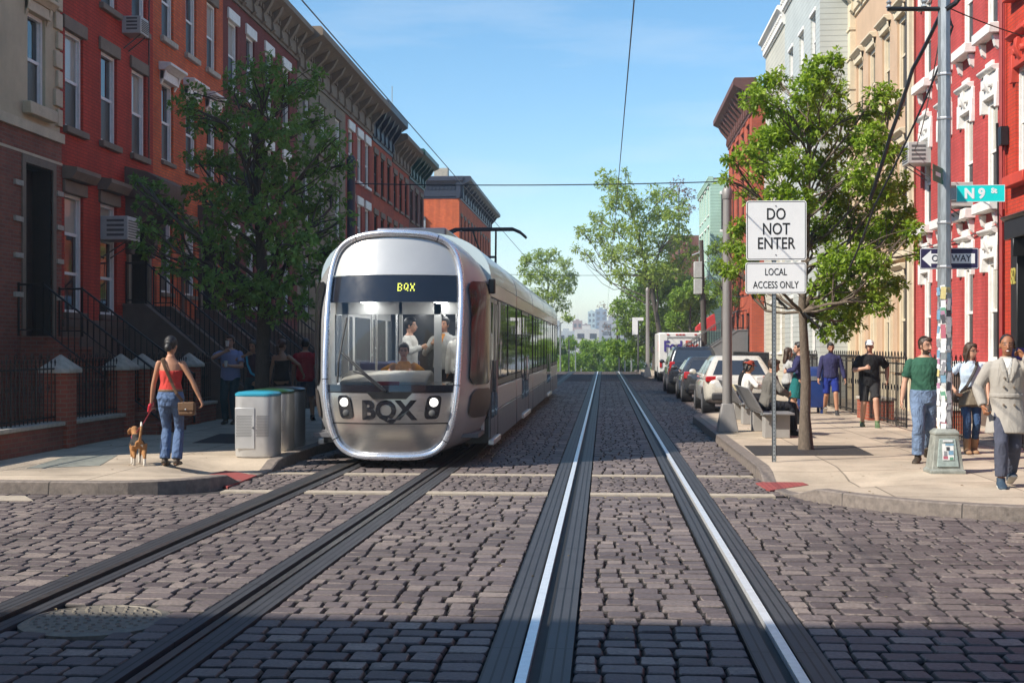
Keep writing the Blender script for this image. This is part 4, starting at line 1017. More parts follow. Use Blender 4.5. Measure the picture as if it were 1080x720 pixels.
    def bodyring(y, hwb=HWB, zt=3.44, zb=.2):
        out = []
        for p in O:
            a = math.atan2(p.z - 1.75, p.x / .93 * 1.55); ca, sa = math.cos(a), math.sin(a); e = 2 / 5.0
            x = hwb * np.sign(ca) * abs(ca) ** e; zz = np.sign(sa) * abs(sa) ** e
            z = ZC + (zt - ZC) * zz if zz > 0 else ZC + (ZC - zb) * zz
            if z > 2.5: x *= 1 - .45 * ((z - 2.5) / .95) ** 1.9
            if z < .8: x *= 1 - .05 * ((.8 - z) / .6)
            out.append(Vector((x, y, z)))
        return out
    BR_ = bodyring(YB); K = 12; skin = MB()
    rr = []
    for i in range(K + 1):
        t = i / K; e = math.sin(t * math.pi / 2) ** .9; row = []
        for p, q in zip(O, BR_):
            y0 = fy(p.x, p.z) + .03; nr = (p - cen).normalized(); s0 = Vector((p.x, 0, p.z)) + nr * .05
            row.append(Vector((s0.x + (q.x - s0.x) * e, y0 + (q.y - y0) * t, s0.z + (q.z - s0.z) * e)))
        rr.append(row)
    V = [p for row in rr for p in row]; skin.v = list(V)
    for i in range(K):
        for k in range(n):
            k2 = (k + 1) % n; f = [i * n + k, i * n + k2, (i + 1) * n + k2, (i + 1) * n + k]; c = sum((V[a] for a in f), Vector()) / 4
            tgt = skin
            tgt.f.append(f); tgt.m.append(0)
    skin.obj('cab_skin', silver, r, smooth=45)
    # side glass and the recess below it lie on the curved flank
    def flank(s, i, z):
        row = sorted([(p.z, p) for p in rr[i] if p.x * s > .3], key=lambda q: q[0]); zs2 = [q[0] for q in row]
        return Vector((float(np.interp(z, zs2, [q[1].x for q in row])), float(np.interp(z, zs2, [q[1].y for q in row])), z))
    def patch(name, s, i0, i1, z0, z1, mat, off, rad=1):
        mb = MB(); G = []
        for i in range(i0, i1 + 1):
            e = min(i - i0, i1 - i); c = .10 if e == 0 else .02 if e == 1 else 0
            G.append([flank(s, i, z) + Vector((s * off, -off * .4 * (1 - i / K), 0)) for z in np.linspace(z0 + c, z1 - c, 16)])
        mb.loft(G, close=False, cap=False); return mb.obj(name, mat, r, smooth=180)
    for s in (-1, 1):
        patch('cab_side_window', s, 2, K - 2, 1.16, 2.66, glass_pane('cab_glass', (.02, .02, .022), .12, .3), .03); patch('cab_side_recess', s, 3, K - 1, .68, 1.10, taupe, .022)
    for s in (-1, 1):
        m = MB(); m.box(s * 1.3 - .02, s * 1.3 + .06 * s + .02, 1.42, 1.58, 2.5, 2.72); m.obj('camera_mirror', M['black'], r, bevel=.02)
    # modules
    cuts = [1.57, 7.3, 13.0, 18.8, 24.9, 29.2]; SW = .085
    def arc(y, k=1.0):
        return [(1.302 * k * math.cos(a) ** .75 if math.cos(a) > 0 else 0, y, 2.70 + .74 * k * math.sin(a) ** .8) for a in np.linspace(0, math.pi / 2, 10)]
    def roofring(y):
        a = [(max(1e-4, math.cos(t)) ** .7 * 1.3, y, 2.70 + .74 * math.sin(t) ** .9) for t in np.linspace(0, math.pi / 2 - .001, 12)]
        return a + [(-x, y, z) for x, y, z in a[::-1]]
    for i, (a, b) in enumerate(zip(cuts, cuts[1:])):
        a2, b2 = a + SW, b - SW
        mb = MB(); mb.loft([roofring(a2), roofring(b2)], close=True); mb.obj('roof_cover', roofm, r, smooth=50)
        sm = MB(); sm.box(-1.272, 1.272, b - SW, b + SW, .3, 2.72); sm.loft([[(x * .985, y, z) for x, y, z in roofring(b)] for y in (b - SW, b + SW)], close=True)
        if i < len(cuts) - 2: sm.obj('bellows', M['black'], r)
        bx = MB(); bx.box(-1.262, 1.262, a2, b2, .25, .62); bx.obj('underframe', M['black'], r)
        for s in (-1, 1):
            def panel(name, y0, y1, z0, z1, mat, d=0.0, parent=r, bev=.012):
                m_ = MB(); x0, x1 = sorted((s * 1.25, s * (1.30 + d))); m_.box(x0, x1, y0, y1, z0, z1); return m_.obj(name, mat, parent, bevel=bev, seg=1)
            panel('cantrail', a2, b2, 2.46, 2.70, beige)
            L = b2 - a2; dr = i % 2 == 1
            segs = [(a2, a2 + L * .42, 'w'), (a2 + L * .42, b2, 'w')] if not dr else [(a2, a2 + L * .28, 'w'), (a2 + L * .28, a2 + L * .72, 'd'), (a2 + L * .72, b2, 'w')]
            if i == 0: segs = [(a2, a2 + 1.25, 'd'), (a2 + 1.25, b2, 'w')]
            for y0, y1, kd in segs:
                if kd == 'w':
                    o = panel('window', y0 + .01, y1 - .01, 1.2, 2.455, sglass, -.004)
                    f_ = MB(); q = 2 if y1 - y0 > 2 else 1
                    for j in range(q + 1):
                        yy = y0 + .03 + (y1 - y0 - .06) * j / q; x0, x1 = sorted((s * 1.25, s * 1.306)); f_.box(x0, x1, yy - .018, yy + .018, 1.2, 2.455)
                    f_.obj('window_frame', M['black'], o)
                    panel('vent_slot', y0 + .05, y1 - .05, 1.08, 1.19, M['black'], -.01)
                    panel('side_panel', y0 + .01, y1 - .01, .72, 1.07, beige)
                    panel('skirt_panel', y0 + .01, y1 - .01, .22, .71, skirt, .003)
                else:
                    for j in range(2):
                        ya, yb = y0 + (y1 - y0) * j / 2, y0 + (y1 - y0) * (j + 1) / 2
                        o = panel('door', ya + .012, yb - .012, .32, 2.455, skirt, -.006)
                        g_ = MB(); x0, x1 = sorted((s * 1.26, s * 1.302)); g_.box(x0, x1, ya + .07, yb - .07, .62, 2.38); g_.obj('pane', sglass, o)
                        h_ = MB(); h_.bar((s * 1.33, (yb - .09) if j == 0 else ya + .09, 1.0), (s * 1.33, (yb - .09) if j == 0 else ya + .09, 1.5), .012); h_.obj('grab_rail', M['steel'], o)
                    panel('door_step', y0, y1, .22, .31, M['aluminium'], .05)
    e = MB(); e.loft([[(p.x, 29.16, p.z) for p in bodyring(0)], [(p.x * .96, 29.6, p.z * .97 + .05) for p in bodyring(0)], [(p.x * .8, 29.9, p.z * .9 + .2) for p in bodyring(0)]]); e.obj('rear_end', silver, r, smooth=50)
    # interior
    wm = pm('tram_lining', (.66, .66, .65), .45, var=.05); gm = pm('tram_floor', (.14, .14, .15), .6); ym = pm('grab_pole', (.8, .8, .8), .25, .8)
    f_ = MB(); f_.box(-1.2, 1.2, .7, 9, .40, .46); f_.obj('floor', gm, r)
    cl = MB(); cl.box(-1.2, 1.2, 1.0, 9, 2.38, 2.42); cl.obj('ceiling', wm, r)
    for s in (-1, 1):
        li_ = MB(); li_.box(s * .55 - .07, s * .55 + .07, 1.3, 8.6, 2.36, 2.378); li_.obj('ceiling_light', emit('tram_light', (1, .98, .94), 9), r)
        lw_ = MB(); x0, x1 = sorted((s * 1.16, s * 1.2)); lw_.box(x0, x1, 1.5, 9, .45, 2.38); lw_.obj('lining', wm, r)
        iw = MB()
        for yy in (2.0, 3.6, 5.2, 6.8): x0, x1 = sorted((s * 1.14, s * 1.158)); iw.box(x0, x1, yy, yy + 1.3, 1.25, 2.2)
        iw.obj('lining_window', pm('lining_glass', (.20, .22, .24), .15, coat=.5), r)
    bw_ = MB(); bw_.box(-1.2, 1.2, 8.9, 9, .4, 2.42); bw_.obj('rear_partition', pm('tram_rear_lining', (.5, .51, .53), .5), r)
    bw2 = MB(); bw2.prism([(-.52, .46), (.52, .46), (.52, 1.75), (.4, 2.05), (.15, 2.18), (-.15, 2.18), (-.4, 2.05), (-.52, 1.75)], 1, 8.84, 8.88); bw2.obj('gangway', M['acd'], r)
    pt = MB()
    for x, w_ in ((-.12, .05), (.42, .11), (-1.0, .1), (1.02, .1)): pt.box(x, x + w_, 1.75, 1.81, .46, 2.38)
    pt.box(-1.1, 1.1, 1.75, 1.8, 2.2, 2.38); pt.obj('cab_partition', wm, r)
    db = MB(); db.prism([(.32, 1.02), (.30, 1.2), (.55, 1.3), (.95, 1.36), (1.15, 1.33), (1.2, .5), (.6, .5)], 0, -.74, .5); db.obj('dashboard', pm('dash_beige', (.47, .43, .38), .55), r, bevel=.03)
    dk = MB(); dk.prism([(.24, .98), (.24, 1.16), (.5, 1.2), (1.0, 1.2), (1.0, .98)], 0, -.8, .8); dk.obj('dash_shelf', blk, r, bevel=.02)
    rc = MB(); rc.box(-.2, .12, .28, .36, 1.165, 1.215); rc.obj('warning_panel', pm('red_panel', (.45, .03, .04), .5), r)
    for x, y in ((-.62, 2.6), (-.62, 4.6), (.6, 3.2), (.6, 5.4), (-.85, 3.5), (.0, 6.4)):
        p_ = MB(); p_.tube([(x, y, .46), (x, y, 2.38)], .02, 8); p_.obj('grab_pole', ym, r)
    for s in (-1, 1):
        for y in (3.0, 4.4, 5.8):
            q = MB(); q.box(s * .75 - .3, s * .75 + .3, y, y + .45, .75, .85); q.box(s * .75 - .3, s * .75 + .3, y + .42, y + .5, .85, 1.45); q.obj('seat', pm('seat_blue', (.05, .06, .12), .8), r, bevel=.03)
    # roof gear and pantograph
    for y0, y1, x0, x1 in ((2.2, 4.2, -.55, .55), (9, 11.5, -.6, .6)):
        q = MB(); q.box(x0, x1, y0, y1, 3.40, 3.56); q.obj('roof_unit', skirt, r, bevel=.03)
    pn = MB(); py = 15.4
    pn.tube([(-.35, py - 1.2, 3.5), (.35, py - 1.2, 3.5)], .05, 8)
    for x in (-.3, .3): pn.tube([(x, py - 1.2, 3.52), (x * .6, py + .3, 4.05)], .03, 6)
    pn.tube([(-.2, py + .3, 4.05), (.2, py + .3, 4.05)], .035, 6)
    for x in (-.18, .18): pn.tube([(x, py + .3, 4.05), (x * 1.6, py - .9, 4.6)], .025, 6)
    for yy in (-1.1, -.7):
        pn.tube([(-1.05, py + yy, 4.45), (-.9, py + yy, 4.58), (-.72, py + yy, 4.66), (.72, py + yy, 4.66), (.9, py + yy, 4.58), (1.05, py + yy, 4.45)], .035, 6)
    for x in (-.6, .6): pn.bar((x, py - 1.1, 4.64), (x, py - .7, 4.64), .02)
    pn.obj('pantograph', M['black'], r)
    for yy in (3.5, 10, 16, 22, 27):
        for s in (-1, 1):
            wl = MB(); wl.tube([(s * .78, yy, .36), (s * .66, yy, .36)], .31, 20); wl.obj('wheel', M['acd'], r)
tram()
# ---------------------------------------------------------------- trees
def leaf_cloud(centres, radii, n, size, rng, per=7, flat=.0, hang=.25, shell=.5, elong=2.1):
    """sprigs of pointed leaves round random twig ends inside ellipsoid clumps; returns V, F (quads, folded along the rib)"""
    centres = np.asarray(centres, float); radii = np.asarray(radii, float)
    if radii.ndim == 1: radii = np.repeat(radii[:, None], 3, 1)
    vol = radii.prod(1) ** .75; idx = rng.choice(len(centres), n, p=vol / vol.sum())
    d = rng.normal(size=(n, 3)); d /= np.linalg.norm(d, axis=1)[:, None]; u = rng.random(n) ** shell
    P = centres[idx] + d * radii[idx] * u[:, None]
    # sprig axis: outward with droop
    ax = d + rng.normal(scale=.45, size=(n, 3)); ax[:, 2] += .15; ax /= np.linalg.norm(ax, axis=1)[:, None]
    L = n * per; Pk = np.repeat(P, per, 0); A = np.repeat(ax, per, 0)
    k = np.tile(np.arange(per), n)
    t = rng.normal(size=(L, 3)); t -= (t * A).sum(1)[:, None] * A; t /= np.linalg.norm(t, axis=1)[:, None]
    s = size * rng.uniform(.6, 1.25, L)
    base = Pk + A * (k / per)[:, None] * size * 1.9 - A * size
    dirv = t * .85 + A * .5; dirv[:, 2] -= hang; dirv /= np.linalg.norm(dirv, axis=1)[:, None]
    up = np.zeros((L, 3)); up[:, 2] = 1; up += rng.normal(scale=.5, size=(L, 3))
    w = np.cross(dirv, up); w /= np.linalg.norm(w, axis=1)[:, None] + 1e-9
    nrm = np.cross(w, dirv)
    tip = base + dirv * (s * elong)[:, None]; mid = base + dirv * (s * elong * .45)[:, None]
    l = mid + w * (s * .48)[:, None] + nrm * (s * .14)[:, None]; r_ = mid - w * (s * .48)[:, None] + nrm * (s * .14)[:, None]
    V = np.stack([base, r_, tip, l], 1).reshape(-1, 3)
    F = np.arange(L * 4).reshape(-1, 4)
    return V, F
def limb(mb, a, b, r0, r1, rng, bend=.12, seg=6, n=6):
    a, b = Vector(a), Vector(b); L = (b - a).length; off = Vector((rng.normal(), rng.normal(), rng.normal() + .4)) * L * bend
    pts = []
    for i in range(n + 1):
        t = i / n; p = a.lerp(b, t) + off * math.sin(t * math.pi) * (1 - .3 * t) + Vector((rng.normal(), rng.normal(), rng.normal())) * L * .012 * (0 < i < n); pts.append(p)
    mb.tube(pts, [r0 + (r1 - r0) * (i / n) ** .8 for i in range(n + 1)], seg); return pts
def tree(name, label, base, trunk, clusters, n, size, leaf, bark, seed, group='street trees', r0=.1, per=7, forks=None, hang=.25, twig=True, **kw):
    """trunk: list of points (relative to base); clusters: (centre, radius or (rx,ry,rz)); every clump is fed by a limb from the trunk"""
    rng = np.random.default_rng(seed); root = thing(name, label, 'tree', base, 0, group)
    mb = MB(); m = len(trunk); mb.tube(trunk, [r0 * (1.35 if i == 0 else 1) * (1 - .72 * i / (m - 1)) for i in range(m)], 10)
    T = [Vector(p) for p in trunk]; Hs = [p.z for p in T]
    def on_trunk(z):
        z = min(max(z, Hs[0]), Hs[-1])
        for a, b in zip(T, T[1:]):
            if a.z <= z <= b.z: t = (z - a.z) / max(1e-6, b.z - a.z); return a.lerp(b, t), r0 * (1 - .72 * z / Hs[-1])
        return T[-1], r0 * .3
    lim = MB()
    zmin = forks or Hs[-1] * .38
    for c, rad in clusters:
        c = Vector(c); dz = (c - Vector((on_trunk(c.z)[0].x, on_trunk(c.z)[0].y, c.z))).length
        zb = max(zmin, min(c.z - dz * .75 - .2, Hs[-1] * .97)); p, rr = on_trunk(zb); rm = rad if not isinstance(rad, (tuple, list)) else max(rad)
        if (c - p).length < .15: continue
        pts = limb(lim, p, c, rr * .42, .009 + rr * .06, rng)
        if twig:
            for _ in range(5):
                q = pts[int(rng.integers(2, len(pts)))]; d = Vector(rng.normal(size=3)); d.normalize()
                limb(lim, q, c + d * rm * rng.uniform(.5, .95), max(.008, rr * .18), .004, rng, .15, 4, 4)
    tr = mb.obj('trunk', bark, root, smooth=60); lim.obj('limbs', bark, root, smooth=60)
    V, F = leaf_cloud([c for c, _ in clusters], [(r_ if isinstance(r_, (tuple, list)) else (r_,) * 3) for _, r_ in clusters], n, size, rng, per, hang=hang, **kw)
    np_obj('crown', V, F, leaf, root); return root
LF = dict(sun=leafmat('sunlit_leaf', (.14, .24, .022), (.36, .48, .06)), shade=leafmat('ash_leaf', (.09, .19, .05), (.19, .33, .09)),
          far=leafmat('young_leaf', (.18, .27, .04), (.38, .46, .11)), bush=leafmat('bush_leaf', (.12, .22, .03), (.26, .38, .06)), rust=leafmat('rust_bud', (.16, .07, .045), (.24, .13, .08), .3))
def px_clusters(base, Y, items, rng, depth=1.0):
    """clumps given where they appear, each at its own depth round the trunk"""
    out = []
    for px, py, rp in items:
        y = Y + rng.uniform(-1, 1) * depth; p = onY(px, py, y); k = rp * y / FPX
        out.append((tuple(p - Vector(base)), (k * rng.uniform(.9, 1.1), k * 1.05, k * rng.uniform(.75, .95))))
    return out
# right tree in the sun
b = at(850, 474, GZ); rng = np.random.default_rng(11)
tp = [(850, 476), (849, 440), (850, 400), (848, 360), (846, 320), (850, 270), (852, 220), (853, 160), (853, 100)]
tk = [tuple(onY(x, y, b.y + (.15 * math.sin(i * 1.3) if i > 3 else 0)) - b) for i, (x, y) in enumerate(tp)]
it = [(866, 75, 20), (880, 62, 12), (852, 95, 22), (878, 100, 22), (845, 120, 22), (822, 82, 13), (808, 92, 16), (795, 105, 16), (815, 115, 18), (830, 140, 22), (862, 135, 24), (888, 128, 15), (810, 150, 20), (785, 160, 14), (772, 168, 10), (800, 180, 18),
      (835, 175, 24), (868, 175, 26), (898, 150, 18), (915, 120, 15), (930, 100, 16), (938, 118, 12), (918, 145, 20), (935, 165, 18), (905, 185, 24), (880, 212, 26), (925, 205, 22), (945, 195, 18), (950, 225, 18), (962, 245, 14), (968, 268, 10), (935, 245, 24), (905, 240, 26),
      (865, 245, 22), (775, 262, 14), (790, 275, 16), (770, 285, 12), (780, 240, 12), (800, 300, 14), (885, 275, 26), (915, 280, 26), (940, 300, 16), (870, 305, 24), (900, 315, 26), (925, 318, 16), (880, 330, 20), (900, 338, 14), (862, 335, 12), (888, 350, 12), (872, 352, 9), (840, 210, 20), (820, 205, 18), (765, 190, 9), (788, 205, 12)]
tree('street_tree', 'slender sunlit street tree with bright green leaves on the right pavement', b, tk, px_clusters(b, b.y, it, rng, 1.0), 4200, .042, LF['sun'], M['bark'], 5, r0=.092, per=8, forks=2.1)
# left tree in building shade
b = at(275, 463, GZ); rng = np.random.default_rng(12)
tp = [(276, 463), (276, 420), (277, 370), (278, 320), (276, 270), (272, 220), (270, 160), (268, 110)]
tk = [tuple(onY(x, y, b.y) - b) for x, y in tp]
it = [(265, 75, 20), (285, 70, 18), (248, 92, 20), (272, 100, 28), (300, 90, 22), (322, 98, 20), (335, 80, 14), (205, 98, 15), (195, 115, 16), (212, 128, 20), (235, 130, 26), (265, 140, 30), (300, 135, 28), (330, 130, 22), (350, 150, 18), (360, 175, 16), (335, 170, 26), (300, 180, 32), (260, 185, 32), (225, 170, 22), (205, 165, 14),
      (215, 205, 22), (245, 220, 30), (285, 225, 32), (320, 215, 30), (350, 205, 20), (362, 230, 14), (345, 245, 24), (310, 260, 30), (270, 265, 30), (235, 260, 26), (205, 245, 22), (185, 225, 18), (165, 205, 16), (150, 215, 14), (155, 240, 16), (175, 255, 18), (150, 262, 12), (145, 190, 10), (200, 280, 20), (230, 295, 24), (265, 305, 26), (300, 300, 28), (335, 285, 22), (350, 265, 14), (320, 320, 18), (290, 330, 18), (250, 325, 18), (225, 320, 12), (180, 285, 12)]
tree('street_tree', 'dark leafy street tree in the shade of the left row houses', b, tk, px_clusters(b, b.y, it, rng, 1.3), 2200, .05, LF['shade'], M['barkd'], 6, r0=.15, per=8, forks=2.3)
# far trees
def far_tree(label, px, Y, hpx, items, n, size, leaf, seed, r0=.16, depth=2.0, bark=None, per=5, lean=0, name='street_tree', forks=None, gz_=None, **kw):
    rng = np.random.default_rng(seed); X = onY(px, 366, Y).x; b = Vector((X, Y, gz(Y) if gz_ is None else gz_))
    top = onY(px + lean, hpx, Y) - b; tk = [(0, 0, -.1)] + [(top.x * t ** 1.5, 0, top.z * t) for t in (.15, .3, .5, .7, .85, 1)]
    return tree(name, label, b, tk, px_clusters(b, Y, items, rng, depth), n, size, leaf, bark or M['barkd'], seed, 'street trees', r0, per, forks, **kw)
far_tree('tall open crowned tree with small pale leaves down the right side', 700, 82, 205, [(640, 190, 14), (655, 200, 14), (668, 215, 16), (645, 215, 14), (628, 232, 12), (615, 245, 10), (632, 250, 14), (652, 240, 18), (675, 240, 18), (695, 225, 16), (690, 205, 12), (705, 205, 12), (712, 230, 16), (720, 250, 14), (700, 255, 20), (670, 265, 20), (645, 270, 18), (620, 270, 9), (608, 262, 7), (655, 290, 16), (690, 285, 22), (715, 280, 18), (728, 265, 10), (660, 182, 6), (722, 215, 8)], 2700, .11, LF['far'], 21, .2, 2.5, lean=-40, forks=3.2, per=5)
far_tree('bare twigged tree with rusty buds rising behind the open crowned tree', 716, 96, 200, [(705, 205, 12), (715, 195, 10), (725, 205, 10), (728, 220, 9), (718, 225, 12)], 240, .085, LF['rust'], 22, .14, 1.5, per=4, forks=6)
far_tree('dense light green tree by the far right kerb', 690, 88, 300, [(672, 310, 18), (690, 300, 20), (710, 305, 20), (722, 320, 18), (700, 330, 24), (675, 335, 18), (660, 345, 14), (685, 355, 22), (712, 350, 20), (728, 342, 12), (668, 368, 14), (695, 375, 16), (715, 372, 12), (655, 325, 14), (650, 365, 12), (700, 285, 14), (725, 300, 14), (680, 290, 12)], 5200, .115, LF['bush'], 23, .14, 2.5, per=5)
far_tree('bushy light green tree over the delivery truck', 728, 76, 300, [(718, 315, 14), (735, 305, 14), (728, 330, 14), (745, 320, 12), (712, 338, 12)], 1800, .10, LF['bush'], 24, .1, 1.5)
far_tree('thin grey leafless tree beyond the crest on the right', 651, 150, 318, [(645, 330, 10), (655, 322, 9), (640, 345, 8), (660, 340, 8), (636, 322, 6), (668, 330, 6)], 130, .09, LF['rust'], 25, .22, 2, gz_=-5, forks=4)
far_tree('light green tree rising behind the rear of the tram', 578, 128, 285, [(555, 275, 10), (568, 272, 12), (582, 270, 11), (595, 278, 10), (602, 290, 9), (590, 295, 12), (572, 290, 14), (558, 292, 10), (600, 305, 8), (585, 312, 12), (568, 310, 12), (596, 322, 8), (580, 328, 10), (606, 297, 5), (598, 335, 7), (550, 285, 6)], 1700, .125, LF['far'], 26, .18, 2, per=5)
far_tree('leafy tree in front of the brick house on the right', 762, 66, 250, [(752, 262, 10), (768, 256, 12), (760, 280, 14), (775, 290, 12), (756, 305, 12), (770, 315, 13), (782, 305, 9)], 1000, .075, LF['bush'], 27, .1, 1.5)
# wood beyond the crest
def bush(label, px, py, rp, Y, seed, leaf=None, n=900):
    rng = np.random.default_rng(seed); p = onY(px, py, Y); b = Vector((p.x, Y, gz(Y))); k = rp * Y / FPX; h = p.z - b.z
    cl = [((rng.normal() * k * .55, rng.normal() * k * .5, h * rng.uniform(.3, .85) + (k * .1)), (k * .55, k * .55, k * .5)) for _ in range(9)]
    return tree('park_tree', label, b, [(0, 0, -.2), (0, 0, h * .3), (0, 0, h * .8)], cl, n, .17, leaf or LF['bush'], M['barkd'], seed, 'park trees beyond the crest', .15, 4, twig=False)
for i, (px, py, rp, Y, lab) in enumerate([(596, 357, 13, 150, 'round green park tree beyond the crest, nearest the tram'), (612, 353, 13, 165, 'yellowish topped park tree beyond the crest'), (626, 360, 13, 150, 'broad green park tree in the middle beyond the crest'),
        (640, 368, 13, 160, 'low green park tree beside the grey leafless tree'), (655, 366, 14, 145, 'green park tree under the open crowned tree'), (672, 362, 14, 150, 'green park tree behind the second lamp pole'), (604, 372, 12, 140, 'low dark park tree just over the crest')]):
    bush(lab, px, py - 6, rp + 2, Y, 40 + i, LF['far'] if i == 1 else None)
# ---------------------------------------------------------------- poles, wires, signs, bins, benches
def pole_round(label, base, h, r, mat, cone=True, name='tram_pole', grp='poles along the tracks', cap=True):
    t = thing(name, label, 'pole', base, 0, grp); p = MB(); p.tube([(0, 0, 0), (0, 0, h * .5), (0, 0, h)], [r, r * .95, r * .88], 16)
    p.obj('shaft', mat, t, smooth=40)
    if cone:
        c = MB(); k = r * 2.1
        c.loft([[(-k, -k, 0), (k, -k, 0), (k, k, 0), (-k, k, 0)], [(-r*1.1, -r*1.1, .52), (r*1.1, -r*1.1, .52), (r*1.1, r*1.1, .52), (-r*1.1, r*1.1, .52)]]); c.obj('foot', mat, t, bevel=.01)
    if cap: k = MB(); k.lathe([(r * .98, h - .16), (r * 1.02, h - .15), (r * 1.02, h), (r * .6, h + .08), (.02, h + .1)], 14); k.obj('cap', mat, t, smooth=35)
    return t
P1 = at(767, 455, GZ); pole_round('thick grey round pole with a flared foot beside the bench', P1, 4.46, .092, M['greypole'])
P2 = at(683, 397.5, GZ); pole_round('grey round pole standing left of the delivery truck', P2, 4.6, .1, M['greypole'])
P3 = Vector((-5.3, 26.6, GZ)); pole_round('dark blue round pole between the shaded tree and the tram', P3, 5.5, .1, M['darkpole'])
for i, (px, py, yb, Y) in enumerate([(591, 340, 388, 96), (600, 357, 388, 112), (607, 364, 388, 128), (613, 370, 390, 144), (617, 375, 390, 160), (653, 345, 390, 112), (659, 335, 390, 100), (666, 350, 390, 94)]):
    p = onY(px, 388, Y); top = onY(px, py, Y); g = gz(Y)
    pole_round('thin far pole in the row running down beyond the crest', (p.x, Y, g), top.z - g, .06, M['steel'], False, 'far_pole', 'far poles beyond the crest', False)
def wire(name, label, pts, r, sag=0.0, grp='overhead wires', n=14):
    mb = MB(); out = []
    pts = [Vector(p) for p in pts]
    for a, b in zip(pts, pts[1:]):
        for i in range(n + 1):
            t = i / n; p = a.lerp(b, t); p.z -= sag * 4 * t * (1 - t); out.append(p)
    clean = [out[0]] + [p for q, p in zip(out, out[1:]) if (p - q).length > 1e-4]
    mb.tube(clean, r, 5); return tag(mb.obj(name, M['black']), label, 'wire', grp)
WZ = 5.15
wire('contact_wire', 'overhead contact wire running above the left track', [(-3.0, -5, WZ), (-3.0, 26.6, WZ), (-3.0, 60, WZ), (-3.0, 110, WZ)], .008)
wire('contact_wire', 'overhead contact wire running above the right track', [(.3, -5, WZ), (.3, 26, WZ), (.3, 60, WZ), (.3, 110, WZ)], .008)
wire('span_wire', 'cross wire spanning the street between the dark pole and the tree', [P3 + Vector((0, 0, 5.0)), (P1.x, P1.y + 2, 5.02)], .012, .05)
wire('span_wire', 'low far cross wire beyond the tram', [(-6, 68, 5.6), (5, 68, 5.6)], .012, .1)
